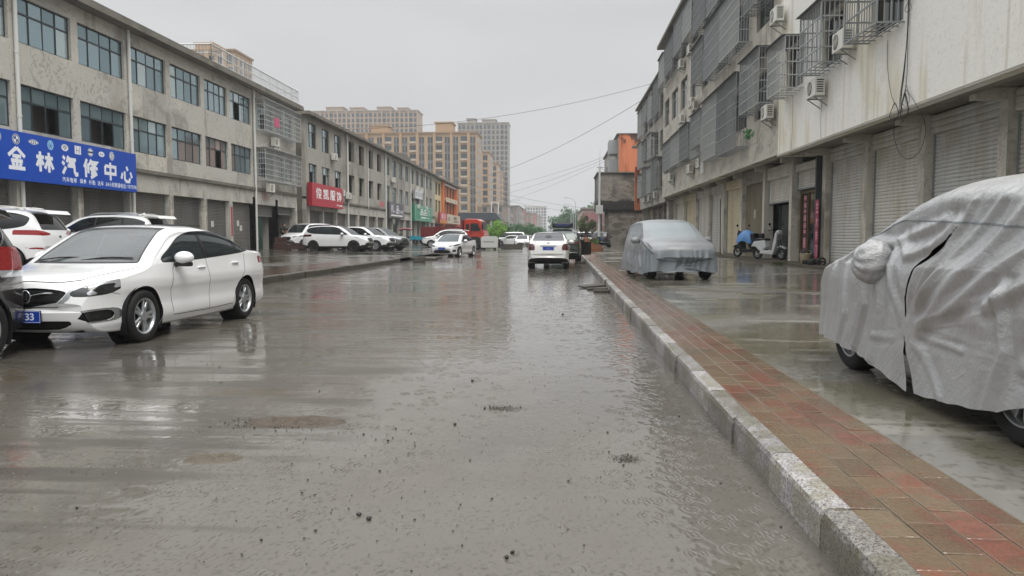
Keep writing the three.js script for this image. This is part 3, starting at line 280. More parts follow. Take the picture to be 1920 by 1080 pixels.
{
  const D0 = 113.1, L = (d) => d - D0, Y = 0.42, y = (v) => v - Y, b = thing('coloured_shop_building', 'cream, orange and white shop building at the end of the grey row', 'building', [-19, Y, -D0], Math.PI / 2);
  const cream = std(0xcdbf97, 0.8), orange = std(0xd0733a, 0.75), white = std(0xcfd0d0, 0.7); const rows = [[5.0, 6.9], [7.7, 9.6]], holes = [];
  const seg = (a, e, m, ws) => { const hs = []; for (const [p, q] of ws) for (const [u, v] of rows) hs.push([L(p), L(q), y(u), y(v)]); obj('wall', wallWith(L(a), L(e), y(3.3), y(10.1), hs, 0.3), m, b); for (const h of hs) windowUnit(b, ...h, 2, 0, undefined, { z: -0.15, glass: glassDark }); };
  seg(113.1, 119.2, cream, [[113.6, 115.6], [116.4, 118.6]]); seg(119.2, 136, orange, [[121.5, 124], [124.8, 127.4], [128.2, 130.8], [131.6, 134.2]]); seg(136, 138.6, white, [[136.5, 138]]);
  for (const d of [119.2, 134.8]) obj('orange_pier', box(L(d), L(d + 1.3), -0.6, y(10.1), 0.0, 0.35), orange, b); for (const h of [9.65, 7.22]) obj('window_hood', box(L(120.7), L(134.7), y(h), y(h + 0.18), 0.01, 0.35), white, b); obj('roof', box(0, L(139.5), y(10.11), y(10.4), -12, 0.7), eaveMat, b); obj('ground_wall', box(0, L(138.6), -0.6, y(3.29), -0.5, -0.3), std(0x8c4038, 0.7), b); obj('back_wall', box(0, L(138.6), -0.6, y(10.1), -9, -8.8), concreteDark, b); obj('end_wall', box(L(138.2), L(138.58), -0.6, y(10.1), -8.8, -0.51), white, b);
  const txt = canvasTex(256, 64, (g, w, h) => { g.fillStyle = '#c9b99a'; g.fillRect(0, 0, w, h); g.strokeStyle = '#6e5a40'; ['大', '市', '门', '店'].forEach((c, i) => glyph(g, c, 18 + i * 58, 12, 44, 40, 6)); }); signBoard('shop_sign', 'pale sign with brown characters across the orange facade', 0, 13, 6.95, 7.65, -18.6, 121.2, txt, orange, 0.1);
  signBoard('shop_sign', 'cream shop sign with brown blocks under the orange facade', 0, 15.5, 3.4, 4.9, -18.5, 120.4, canvasTex(256, 64, (g, w, h) => { g.fillStyle = '#cfc6b2'; g.fillRect(0, 0, w, h); g.fillStyle = '#7d4a2c'; g.fillRect(20, 18, 24, 28); g.fillRect(120, 12, 60, 22); g.fillRect(120, 42, 90, 10); }), std(0xb9ae98, 0.6), 0.3);
  signBoard('shop_sign', 'red and orange shop sign at the foot of the cream section', 0, 7, 3.3, 5.0, -18.5, 112.9, canvasTex(256, 96, (g, w, h) => { g.fillStyle = '#c0253a'; g.fillRect(0, 0, w, h); g.fillStyle = '#d98a3a'; g.fillRect(0, 66, w, 30); g.strokeStyle = '#f0d9dd'; glyph(g, '服', 60, 10, 60, 50, 8); glyph(g, '店', 140, 10, 60, 50, 8); }), std(0x8a1f2c, 0.5), 0.3);
}
// ---------------------------------------------------------------- right: tall block over the shops (local x = -D + D0)
const plasterTex = tex(1024, 1024, (u, v, c) => { // tile 8 m: white lime plaster, yellowed and streaked
  const a = fbm(u, v, 5, 4, 5, 2), s = fbm(u, v, 60, 2, 4, 4), s2 = fbm(u, v, 12, 2, 3, 1), g = fbm(u, v, 180, 180, 2, 2); const t = S(232, 230, 223); c[0] = t[0]; c[1] = t[1]; c[2] = t[2];
  blend(c, S(216, 207, 182), 0.6 * smooth(0.5, 0.64, a) * smooth(0.4, 0.6, s2)); blend(c, S(186, 178, 160), 0.38 * smooth(0.56, 0.7, s) * smooth(0.42, 0.6, s2)); blend(c, S(190, 186, 176), 0.3 * smooth(0.66, 0.8, g)); });
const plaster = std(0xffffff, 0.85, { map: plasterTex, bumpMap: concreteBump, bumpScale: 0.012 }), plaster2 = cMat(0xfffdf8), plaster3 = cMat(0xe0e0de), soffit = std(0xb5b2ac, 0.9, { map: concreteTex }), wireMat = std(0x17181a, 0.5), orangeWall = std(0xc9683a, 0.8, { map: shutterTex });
function rightBlock(name, label, X, D0, D1) { const b = thing(name, label, 'building', [X, 0, -D0], -Math.PI / 2); return [b, (d) => D0 - d]; } // L(D) gives local x (grows towards the camera)
const looseWires = [];
{
  // near section, white plaster
  const [b, L] = rightBlock('white_plaster_building', 'white plastered overhanging building with barred cages on the right', 8.2, 29.1, 4);
  const holes = []; for (const [a, e] of [[18.9, 20.8], [22.8, 24.5], [26.3, 28.2]]) for (const [p, q] of [[6.5, 8.0], [10.0, 11.6]]) holes.push([L(e), L(a), p, q]);
  obj('wall', uvm(wallWith(0, L(4), 4.3, 17, holes, 0.25), 1 / 8), plaster, b); obj('side_wall', uvm(box(0.0, 0.25, 4.3, 17, -4, -0.251), 1 / 8), plaster, b); obj('edge_lip', box(0, L(4), 4.29, 4.36, 0.002, 0.03), plaster2, b);
  obj('overhang_floor', uvm(box(0.26, L(4), 4.42, 4.6, -6, -0.26), 1 / 7), soffit, b); obj('edge_beam', uvm(box(0.02, L(4), 4.301, 4.41, -0.5, -0.251), 1 / 7), soffit, b); obj('roof', box(-0.2, L(4), 17.01, 17.2, -8, 0.4), eaveMat, b); obj('back_wall', box(0, L(4), 0, 17, -8.2, -8), concreteDark, b);
  for (const h of holes) windowUnit(b, ...h, 2, 0.7, undefined, { z: -0.15, glass: glassDark, frame: frameGrey });
  const pil = [27.45, 23.83, 20.22, 16.66, 13.05, 9.45, 5.8]; const zs = -1.3; pil.forEach((d, i) => { obj('pillar', uvm(box(L(d) - 0.17, L(d) + 0.17, 0.28, 4.41, zs - 0.3, zs + 0.14), 1 / 7, i * 0.3), plaster2, b); obj('cross_beam', uvm(box(L(d) - 0.12, L(d) + 0.12, 4.18, 4.415, zs + 0.15, -0.51), 1 / 7), plaster2, b); });
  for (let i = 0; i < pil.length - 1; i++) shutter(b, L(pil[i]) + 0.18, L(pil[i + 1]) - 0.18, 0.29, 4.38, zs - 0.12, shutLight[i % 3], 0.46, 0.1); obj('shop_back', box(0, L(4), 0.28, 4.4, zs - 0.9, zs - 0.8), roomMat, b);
  cage(b, L(20.87), L(18.8), 6.42, 8.6, 0.65, { mat: cageMat[1], rows: 4, pitch: 0.16, bars: 0.012 }); cage(b, L(24.65), L(22.7), 6.38, 8.13, 0.65, { mat: cageMat[0], rows: 4, pitch: 0.14, bars: 0.012 }); cage(b, L(28.35), L(26.2), 6.32, 8.05, 0.65, { mat: cageMat[2], rows: 4, pitch: 0.13, bars: 0.011 });
  acUnit(b, L(24.2), 5.62, 0, 0); acUnit(b, L(22.0), 6.5, 0.02); acUnit(b, L(28.6), 9.1, 0.02); obj('wall_crack', tube([[L(24.4), 5.6, 0.004], [L(24.45), 5, 0.004], [L(24.38), 4.35, 0.004]], 0.006, 10, 4), concreteDark, b); obj('wall_crack', tube([[L(27.4), 6.3, 0.004], [L(27.35), 5.2, 0.004], [L(27.42), 4.4, 0.004]], 0.006, 10, 4), concreteDark, b);
  // wires hanging in loops by the cages
  const x0 = L(18.55), w = []; const r = rng(4); for (let k = 0; k < 5; k++) { const a = (r() - 0.5) * 0.12; w.push(tube([[x0 + a, 6.9, 0.03], [x0 + a * 0.4 + 0.02, 6.0, 0.05], [x0 + a * 2, 5.2, 0.06], [x0 + a * 3 - 0.05, 4.55, 0.08], [x0 + a * 5, 4.25, 0.05]], 0.007, 24, 4)); }
  for (const [cx, cy, rx, ry, t] of [[-0.5, 4.35, 0.2, 0.2, 0.01], [0.05, 4.4, 0.16, 0.3, 0.012], [0.1, 4.62, 0.14, 0.25, 0.006], [-0.25, 4.1, 0.22, 0.12, 0.006], [0.12, 7.0, 0.22, 0.16, 0.016], [0.05, 6.7, 0.12, 0.14, 0.006]]) { const p = []; for (let k = 0; k < 12; k++) { const a = k / 12 * 6.283; p.push([x0 + cx + Math.cos(a) * rx, cy + Math.sin(a) * ry, 0.07 + 0.03 * Math.sin(a * 2)]); } w.push(tube(p, t, 36, 4, true)); }
  w.push(tube([[x0 - 0.5, 4.2, 0.06], [x0 - 0.55, 3.7, 0.02], [x0 - 0.2, 3.2, -0.05], [x0 + 0.5, 3.25, -0.1], [x0 + 0.75, 3.8, -0.1], [x0 + 0.5, 4.4, 0.05], [x0 + 0.1, 4.75, 0.07]], 0.008, 40, 4), tube([[x0 - 1.1, 6.2, 0.03], [x0 - 1.0, 5.5, 0.05], [x0 - 0.75, 4.8, 0.05], [x0 - 0.5, 4.5, 0.06]], 0.007, 24, 4));
  const cw = obj('hanging_cable', merge(w), wireMat, b);
}
{ // middle section
  const [b, L] = rightBlock('grey_flat_building', 'grey plaster apartment block with stacked window cages over the shutters', 8.5, 63.5, 29.1);
  const holes = [], win = (a, e, p, q) => holes.push([L(e), L(a), p, q]); for (const [p, q] of [[6.3, 8.2], [10.1, 12.2], [13.6, 15.6]]) for (const [a, e] of [[31.2, 33.8], [35.2, 38.4], [39.4, 42.4], [43.8, 46.2], [47.9, 50.4], [51.7, 54.4], [55.7, 58.7], [60, 62.6]]) win(a, e, p, q);
  obj('wall', uvm(wallWith(0, L(29.12), 4.6, 16.7, holes, 0.25), 1 / 7, 0.6), plaster2, b); obj('end_wall', uvm(box(0, 0.25, 4.6, 16.7, -7, -0.251), 1 / 7), plaster2, b); obj('roof', box(-0.3, L(29.12), 16.71, 16.95, -8, 0.55), eaveMat, b); obj('overhang_floor', uvm(box(0, L(29.12), 4.62, 4.82, -6, -0.26), 1 / 7), soffit, b); obj('edge_beam', uvm(box(0.01, L(29.12), 4.49, 4.598, -0.5, 0.02), 1 / 7), plaster2, b); obj('back_wall', box(0, L(29.12), 0, 16.7, -8.2, -8), concreteDark, b);
  for (const h of holes) windowUnit(b, ...h, 3, 0.7, undefined, { z: -0.14, glass: glassDark, frame: frameGrey });
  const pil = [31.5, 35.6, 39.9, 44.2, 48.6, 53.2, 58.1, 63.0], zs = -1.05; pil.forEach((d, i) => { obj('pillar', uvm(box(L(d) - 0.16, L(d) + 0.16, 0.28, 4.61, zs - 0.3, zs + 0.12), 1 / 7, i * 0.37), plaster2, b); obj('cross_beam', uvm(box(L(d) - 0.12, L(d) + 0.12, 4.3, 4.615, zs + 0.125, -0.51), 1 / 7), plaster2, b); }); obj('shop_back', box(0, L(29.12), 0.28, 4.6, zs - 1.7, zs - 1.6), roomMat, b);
  const sm = [shutLight[2], shutLight[0], shutCream, shutLight[1]]; [[44.2, 48.6], [48.6, 53.2], [53.2, 58.1], [58.1, 63]].forEach(([a, e], i) => shutter(b, L(e) + 0.17, L(a) - 0.17, 0.29, 4.4, zs - 0.12, sm[i], 0.5, 0.1)); shutter(b, L(44.2) + 0.17, L(39.9) - 0.17, 0.29, 4.4, zs - 0.12, shutCream, 0.5, 0.1);
  // boarded bay marked 5
  obj('board_panel', uvm(box(L(39.9) + 0.17, L(35.6) - 0.17, 0.29, 3.9, zs - 0.16, zs - 0.12), 1 / 3), std(0x8b8069, 0.75, { map: shutterTex }), b); obj('board_header', box(L(39.9) + 0.17, L(35.6) - 0.17, 3.92, 4.6, zs - 0.16, zs - 0.1), plaster3, b); const five = canvasTex(64, 64, (g) => { g.fillStyle = '#887d68'; g.fillRect(0, 0, 64, 64); g.fillStyle = '#d0ccc0'; g.font = 'bold 60px sans-serif'; g.textAlign = 'center'; g.fillText('5', 32, 53); }); obj('painted_number', new THREE.PlaneGeometry(0.5, 0.5).translate(L(38.0), 2.4, zs - 0.113), std(0xffffff, 0.8, { map: five }), b);
  // half-open bay
  shutter(b, L(35.6) + 0.17, L(31.5) - 0.17, 2.75, 4.4, zs - 0.12, shutLight[1], 0.55, 0.1); for (const d of [34.9, 33.5, 32.4]) obj('door_frame', box(L(d), L(d - 0.08), 0.3, 2.7, zs - 0.5, zs - 0.42), frameDark, b); obj('door_glass', box(L(35.2), L(33.6), 0.32, 2.7, zs - 0.47, zs - 0.46), phys(0x1d2b2a, 0.05), b); obj('door_glass', box(L(33.4), L(32.42), 0.32, 2.7, zs - 0.47, zs - 0.46), phys(0x171d1e, 0.05), b); obj('inner_cabinet', box(L(32.28), L(31.8), 0.3, 2.2, zs - 0.6, zs - 0.4), std(0x8f938f, 0.6), b);
  // glazed shop with brass frame and red notices
  shutter(b, L(31.5) + 0.17, L(27.7) - 0.17, 3.15, 4.2, zs - 0.15, shutLight[0], 0.3, 0.1); const brass = std(0x6d5a38, 0.35, { metalness: 0.5 }); for (const d of [31.2, 30.3, 29.35, 29.2, 28.2, 27.95]) obj('door_frame', box(L(d) - 0.045, L(d) + 0.045, 0.3, 3.1, zs - 0.3, zs - 0.2), brass, b); for (const h of [0.32, 3.02]) obj('door_rail', box(L(31.15), L(28.0), h, h + 0.09, zs - 0.29, zs - 0.21), brass, b); for (const [a, e] of [[31.15, 30.35], [30.25, 29.4], [29.15, 28.25]]) obj('door_glass', box(L(a), L(e), 0.42, 3.0, zs - 0.256, zs - 0.25), phys(0x20282b, 0.04), b);
  const notice = canvasTex(64, 512, (g) => { g.fillStyle = '#3a2126'; g.fillRect(0, 0, 64, 512); g.fillStyle = '#c98a95'; for (const [y0, h] of [[8, 40], [70, 46], [130, 30], [180, 52], [250, 46], [310, 30], [380, 90]]) g.fillRect(10, y0, 44, h); g.strokeStyle = '#7a1f33'; g.lineWidth = 5; for (let y = 20; y < 500; y += 22) { g.beginPath(); g.moveTo(14, y); g.lineTo(50, y); g.stroke(); } }); obj('window_notice', new THREE.PlaneGeometry(0.42, 2.3).translate(L(30.75), 1.8, zs - 0.244), std(0xffffff, 0.6, { map: notice }), b);
  obj('dark_pillar', box(L(27.72), L(27.6), 0.28, 4.4, zs - 0.3, zs + 0.4), frameDark, b); const ban = canvasTex(64, 256, (g) => { g.fillStyle = '#8d2f4a'; g.fillRect(0, 0, 64, 256); g.strokeStyle = '#d79aac'; ['生', '大', '市', '门'].forEach((c, i) => glyph(g, c, 10, 8 + i * 62, 44, 50, 6)); }); obj('pink_banner', new THREE.BoxGeometry(0.3, 2.1, 0.02).translate(L(27.35), 1.55, zs + 0.42), std(0xffffff, 0.6, { map: ban }), b);
  // cages: [D0, D1, y0, y1, depth]
  const cg = [[30.9, 34.1, 6.65, 8.85], [34.7, 39.05, 5.35, 8.65], [39.1, 43.0, 5.5, 8.65], [43.4, 46.7, 6.0, 8.5], [47.5, 50.8, 6.25, 8.35], [50.95, 54.8, 6.27, 8.3], [54.95, 59.1, 6.25, 8.25], [30.0, 33.8, 10.85, 13.0], [34.5, 38.6, 9.95, 12.65], [38.75, 42.7, 9.9, 12.7], [43.1, 46.7, 10.4, 12.45], [34.6, 38.4, 13.0, 15.6], [38.7, 42.2, 13.2, 15.8], [42.6, 46.4, 13.3, 15.9], [46.95, 50.4, 13.95, 16.0], [50.8, 54.2, 13.85, 16.05], [54.6, 58.7, 13.4, 15.65], [59.1, 62.1, 13.3, 15.4]];
  cg.forEach(([a, e, p, q], i) => cage(b, L(e), L(a), p, q, 0.6, { mat: cageMat[i % 3], pitch: 0.125, bars: i < 3 ? 0.009 : 0.011, rows: 5 }));
  for (const [d, yy, m] of [[30.8, 5.95], [45.3, 5.35], [48.6, 5.3], [52.2, 9.0], [47.2, 9.0], [48.2, 9.4], [56.8, 5.4], [49.3, 12.9], [52.8, 12.8]]) acUnit(b, L(d), yy, 0.0, 0, d === 47.2 ? acBack : acMat);
  // satellite dish and bracket
  const dish = obj('satellite_dish', new THREE.SphereGeometry(0.6, 20, 8, 0, 6.283, 0, 0.62).scale(1, 0.6, 1).rotateX(Math.PI).translate(0, 0.33, 0), std(0xc7c8c6, 0.5), b); dish.position.set(L(43.6), 6.3, 0.85); dish.rotation.set(0.5, 0, 0.2); obj('dish_arm', [bar([0, -0.1, 0], [0, -0.75, -0.4], 0.03)], frameGrey, dish); downpipe(b, L(44.0), 4.9, 6.2, 0.3, 0.14);
  stuff(obj('potted_plants', leafCrown(0.4, 0.24, 0.22, 260, 0.09, 5).translate(L(33.2), 5.72, 0.4), std(0x4f8a52, 0.7), b));
  downpipe(b, L(29.3), 4.6, 16, 0.06, 0.05);
}
{ // far section, lower roof
  const [b, L] = rightBlock('far_grey_flat_building', 'lower grey apartment block with cages next to the orange gable', 8.75, 83, 63.5);
  const holes = []; for (const [p, q] of [[5.6, 7.4], [8.7, 10.5], [11.8, 13.6]]) for (const a of [64.5, 68.6, 72.7, 76.8]) holes.push([L(a + 2.6), L(a), p, q]); obj('wall', uvm(wallWith(0, L(63.52), 4.2, 14.9, holes, 0.25), 1 / 7, 0.1), plaster3, b); for (const h of holes) windowUnit(b, ...h, 2, 0, undefined, { z: -0.14, glass: glassDark, frame: frameGrey });
  obj('end_wall', uvm(box(0, 0.25, 0.2, 14.9, -7, -0.251), 1 / 7), plaster3, b); obj('roof', box(-0.5, L(63.55), 14.91, 15.1, -8, 0.6), eaveMat, b); obj('overhang_floor', box(0, L(63.52), 4.22, 4.4, -6, -0.26), soffit, b); obj('eave_slab', box(-1.2, 0.4, 11.0, 11.15, -1.2, 0.9), plaster3, b); obj('shop_back', box(0, L(63.52), 0.28, 4.2, -2.5, -2.4), roomMat, b); obj('back_wall', box(0, L(63.52), 0, 14.9, -8.2, -8), concreteDark, b);
  [66.5, 70.5, 74.5, 78.5, 82.5].forEach((d) => obj('pillar', box(L(d) - 0.2, L(d) + 0.2, 0.2, 4.21, -1.2, -0.8), plaster3, b)); [[66.5, 70.5], [70.5, 74.5], [74.5, 78.5], [78.5, 82.5]].forEach(([a, e], i) => shutter(b, L(e) + 0.2, L(a) - 0.2, 0.2, 4.1, -1.1, [shutMat(0x8d5f50), shutMat(0x9a8f80), shutMat(0x87817a), shutCream][i], 0.5, 0.12)); obj('end_pier', uvm(box(L(64.6), L(63.6), 0.2, 4.2, -1.3, -0.3), 1 / 7), concreteB, b);
  for (const [a, e, p, q] of [[63.8, 67.4, 11.7, 14.6], [68.4, 71.4, 11.9, 14.3], [72.4, 75.8, 12.3, 14.2], [77, 80.3, 11.5, 14.1], [64.2, 67.6, 5.4, 8.0], [68.4, 71.6, 5.3, 7.6], [72.5, 75.6, 5.2, 7.9], [76.8, 79.8, 5.3, 7.6], [68.4, 71.4, 8.4, 10.6], [72.6, 75.4, 8.6, 10.5], [76.7, 80, 8.3, 10.8]]) cage(b, L(e), L(a), p, q, 0.65, { mat: cageMat[Math.round(a) % 3], pitch: 0.15, bars: 0.014, rows: 4 }); for (const [d, yy] of [[68, 4.7], [72.2, 4.6], [76, 4.7]]) acUnit(b, L(d), yy, 0, 0);
}
{ // soot-stained concrete hulk
  const sootTex = tex(512, 512, (u, v, c) => { const a = fbm(u, v, 4, 4, 5, 2), b = fbm(u, v, 10, 30, 4, 4), g = fbm(u, v, 60, 60, 3, 1), band = smooth(0.44, 0.48, v + 0.06 * (a - 0.5)) * (1 - smooth(0.6, 0.64, v + 0.1 * (b - 0.5))), top = smooth(0.9, 1, v + 0.1 * (a - 0.5)), drip = smooth(0.06, 0.02, Math.abs(u - 0.72 + 0.05 * (a - 0.5))) * smooth(0.55, 0.62, v); c[0] = 0.5; c[1] = 0.48; c[2] = 0.45; blend(c, S(98, 92, 84), smooth(0.42, 0.6, a)); blend(c, S(148, 142, 130), 0.7 * smooth(0.5, 0.64, b)); blend(c, S(38, 37, 35), 0.9 * Math.max(band, top, drip)); blend(c, S(60, 58, 54), 0.4 * smooth(0.6, 0.75, g)); });
  const soot = std(0xffffff, 0.95, { map: sootTex, bumpMap: concreteBump, bumpScale: 0.03 }); const uvRect = (g) => { const p = g.attributes.position, uv = g.attributes.uv; for (let i = 0; i < p.count; i++) uv.setXY(i, (p.getX(i) + p.getZ(i) * 0.3) / 7, (p.getY(i)) / 8.7); return g; };
  const b = thing('stained_concrete_building', 'blackened windowless concrete building beside the utility pole', 'building', [4.45, 0.1, -89]); obj('upper_storey', uvRect(box(0, 6.5, 4.4, 8.6, -9, 0)), soot, b); obj('lower_storey', uvRect(box(1.3, 7.5, -0.1, 4.398, -9, -0.3)), soot, b); obj('roof_slab', box(-0.15, 6.6, 8.61, 8.75, -9.1, 0.1), concreteDark, b); obj('side_column', box(0.2, 0.6, -0.1, 4.39, -2.6, -2.2), soot, b); obj('window_opening', box(-0.01, 0.02, 5.4, 7.2, -6, -4), frameDark, b);
}
{ // orange gable block
  const orangeTex = tex(512, 512, (u, v, c) => { const s = fbm(u, v, 26, 2, 3, 2), a = fbm(u, v, 5, 5, 4, 1); c[0] = 0.74; c[1] = 0.44; c[2] = 0.3; blend(c, S(150, 78, 48), 0.75 * smooth(0.58, 0.68, s)); blend(c, S(222, 140, 104), 0.4 * smooth(0.5, 0.65, a)); blend(c, S(60, 50, 44), 0.8 * smooth(0.9, 0.94, v) * smooth(0.42, 0.55, fbm(u, v, 14, 14, 3, 4))); }); const m = std(0xffffff, 0.85, { map: orangeTex }); const wide = (g) => { const p = g.attributes.position, uv = g.attributes.uv; for (let i = 0; i < p.count; i++) uv.setXY(i, p.getX(i) / 8, p.getY(i) / 15.2); return g; };
  const b = thing('orange_gable_building', 'orange apartment building with a plain streaked gable wall', 'building', [8.0, 0, -104]); obj('gable_wall', wide(box(0, 8, 0, 15.2, -0.3, 0)), m, b); obj('street_wall', uvm(box(0, 0.3, 4, 15, -34, -0.301), 1 / 7), plaster3, b); obj('roof', box(-0.3, 8.2, 15.21, 15.35, -34, 0.1), concreteDark, b); obj('balcony_stack', [0, 1, 2, 3].map((k) => box(-1.2, -0.01, 5 + k * 2.6, 6.9 + k * 2.6, -5.5, -2)), cageMat[0], b); for (let k = 0; k < 5; k++) obj('balcony', box(-1.0, -0.01, 6 + (k % 2) * 4, 8 + (k % 2) * 4, -11 - k * 5, -8 - k * 5), cageMat[k % 3], b);
  const low = thing('orange_corner_pier', 'orange painted pier between the stained building and the grey flats', 'building', [8.0, 0, -84.2]); obj('pier_wall', uvm(box(0.3, 3, 4.2, 9.0, -0.6, 0), 1 / 8), m, low); obj('pier_slot', box(0.55, 0.7, 5, 8.6, 0.001, 0.02), frameDark, low);
}
{ // utility pole with meter box, blue-black foot
  const p = thing('utility_pole', 'slim white pole with a metal box and a dark blue foot', 'pole', [3.45, 0.17, -66.5]); obj('pole_shaft', bar([0, 1.1, 0], [0, 7.3, 0], 0.11, 12, 0.085), std(0xc9cccd, 0.45), p); obj('painted_foot', bar([0, -0.1, 0], [0, 1.1, 0], 0.125, 12, 0.118), std(0x121a2c, 0.5), p); obj('meter_box', rbox(-0.32, 0.3, 3.1, 3.85, 0.1, 0.4, 0.02), std(0xc2c5c4, 0.4), p); obj('antenna', bar([0, 7.3, 0], [0.02, 8.7, 0], 0.02, 6, 0.008), frameGrey, p); obj('cross_arm', bar([-0.25, 7.15, 0], [0.35, 7.15, 0], 0.04, 6), frameGrey, p);
}
// ---------------------------------------------------------------- vehicles: a lofted shell that is cut into panels along drawn outlines
function pchip(pts) { const n = pts.length, x = pts.map((p) => p[0]), y = pts.map((p) => p[1]), d = [], m = []; for (let i = 0; i < n - 1; i++) d[i] = (y[i + 1] - y[i]) / (x[i + 1] - x[i]); for (let i = 0; i < n; i++) { if (i === 0) m[i] = d[0]; else if (i === n - 1) m[i] = d[n - 2]; else m[i] = d[i - 1] * d[i] <= 0 ? 0 : 2 * d[i - 1] * d[i] / (d[i - 1] + d[i]); } return (t) => { if (t <= x[0]) return y[0]; if (t >= x[n - 1]) return y[n - 1]; let i = 0; while (t > x[i + 1]) i++; const h = x[i + 1] - x[i], s = (t - x[i]) / h, s2 = s * s, s3 = s2 * s; return (2 * s3 - 3 * s2 + 1) * y[i] + (s3 - 2 * s2 + s) * h * m[i] + (-2 * s3 + 3 * s2) * y[i + 1] + (s3 - s2) * h * m[i + 1]; }; }
function sdPoly(px, py, P) { let d = 1e9, s = 1; for (let i = 0, j = P.length - 1; i < P.length; j = i++) { const ex = P[j][0] - P[i][0], ey = P[j][1] - P[i][1], wx = px - P[i][0], wy = py - P[i][1], t = clamp((wx * ex + wy * ey) / (ex * ex + ey * ey)); const bx = wx - ex * t, by = wy - ey * t; d = Math.min(d, bx * bx + by * by); const c1 = py >= P[i][1], c2 = py < P[j][1], c3 = ex * wy > ey * wx; if ((c1 && c2 && c3) || (!c1 && !c2 && !c3)) s = -s; } return s * Math.sqrt(d); }
function sdLine(px, py, P) { let d = 1e9; for (let i = 0; i < P.length - 1; i++) { const ex = P[i + 1][0] - P[i][0], ey = P[i + 1][1] - P[i][1], wx = px - P[i][0], wy = py - P[i][1], t = clamp((wx * ex + wy * ey) / (ex * ex + ey * ey)); d = Math.min(d, Math.hypot(wx - ex * t, wy - ey * t)); } return d; }
// smooth closed outline through points
const curvy = (P, k = 4) => { const c = new THREE.CatmullRomCurve3(P.map(([x, y]) => V(x, y, 0)), true, 'catmullrom', 0.35); return c.getPoints(P.length * k).slice(0, -1).map((p) => [p.x, p.y]); };
// soup = flat array, 6 numbers a vertex (position, normal)
function cut(soup, f) { const A = [], B = []; const v = (i) => soup.slice(i, i + 6); for (let i = 0; i < soup.length; i += 18) { const t = [v(i), v(i + 6), v(i + 12)], s = t.map((q) => f(q[0], q[1], q[2], q[3], q[4], q[5])); const neg = s.filter((q) => q < 0).length; if (neg === 3) A.push(...t.flat()); else if (neg === 0) B.push(...t.flat()); else { for (const [out, sg] of [[A, -1], [B, 1]]) { const poly = []; for (let k = 0; k < 3; k++) { const a = t[k], b = t[(k + 1) % 3], sa = s[k] * sg, sb = s[(k + 1) % 3] * sg; if (sa >= 0) poly.push(a); if ((sa >= 0) !== (sb >= 0)) { const r = sa / (sa - sb); poly.push(a.map((q, m) => q + (b[m] - q) * r)); } } for (let k = 1; k < poly.length - 1; k++) out.push(...poly[0], ...poly[k], ...poly[k + 1]); } } } return [A, B]; }
function refine(soup, f, reach, levels) { let cur = soup; const done = []; for (let l = 0; l < levels; l++) { const next = [], R = reach / 2 ** l; for (let i = 0; i < cur.length; i += 18) { const a = cur.slice(i, i + 6), b = cur.slice(i + 6, i + 12), c = cur.slice(i + 12, i + 18); if (Math.min(f(...a), f(...b), f(...c)) > R) { for (const q of [a, b, c]) done.push(...q); continue; } const m = (p, q) => p.map((v, k) => (v + q[k]) / 2), ab = m(a, b), bc = m(b, c), ca = m(c, a); for (const t of [[a, ab, ca], [ab, b, bc], [ca, bc, c], [ab, bc, ca]]) for (const q of t) next.push(...q); } cur = next; } for (let i = 0; i < cur.length; i++) done.push(cur[i]); return done; }
function soupGeo(s, off = 0) { const n = s.length / 6, p = new Float32Array(n * 3), q = new Float32Array(n * 3), uv = new Float32Array(n * 2); for (let i = 0; i < n; i++) { const l = Math.hypot(s[i * 6 + 3], s[i * 6 + 4], s[i * 6 + 5]) || 1; for (let k = 0; k < 3; k++) { q[i * 3 + k] = s[i * 6 + 3 + k] / l; p[i * 3 + k] = s[i * 6 + k] + off * q[i * 3 + k]; } uv[i * 2] = p[i * 3] + 0.35 * p[i * 3 + 1]; uv[i * 2 + 1] = 0.7 * p[i * 3 + 1] + 0.8 * p[i * 3 + 2]; } const g = new THREE.BufferGeometry(); g.setAttribute('position', new THREE.BufferAttribute(p, 3)); g.setAttribute('normal', new THREE.BufferAttribute(q, 3)); g.setAttribute('uv', new THREE.BufferAttribute(uv, 2)); return g; }
const shift = (s, off) => { const o = s.slice(); for (let i = 0; i < o.length; i += 6) for (let k = 0; k < 3; k++) o[i + k] += off * o[i + 3 + k]; return o; };
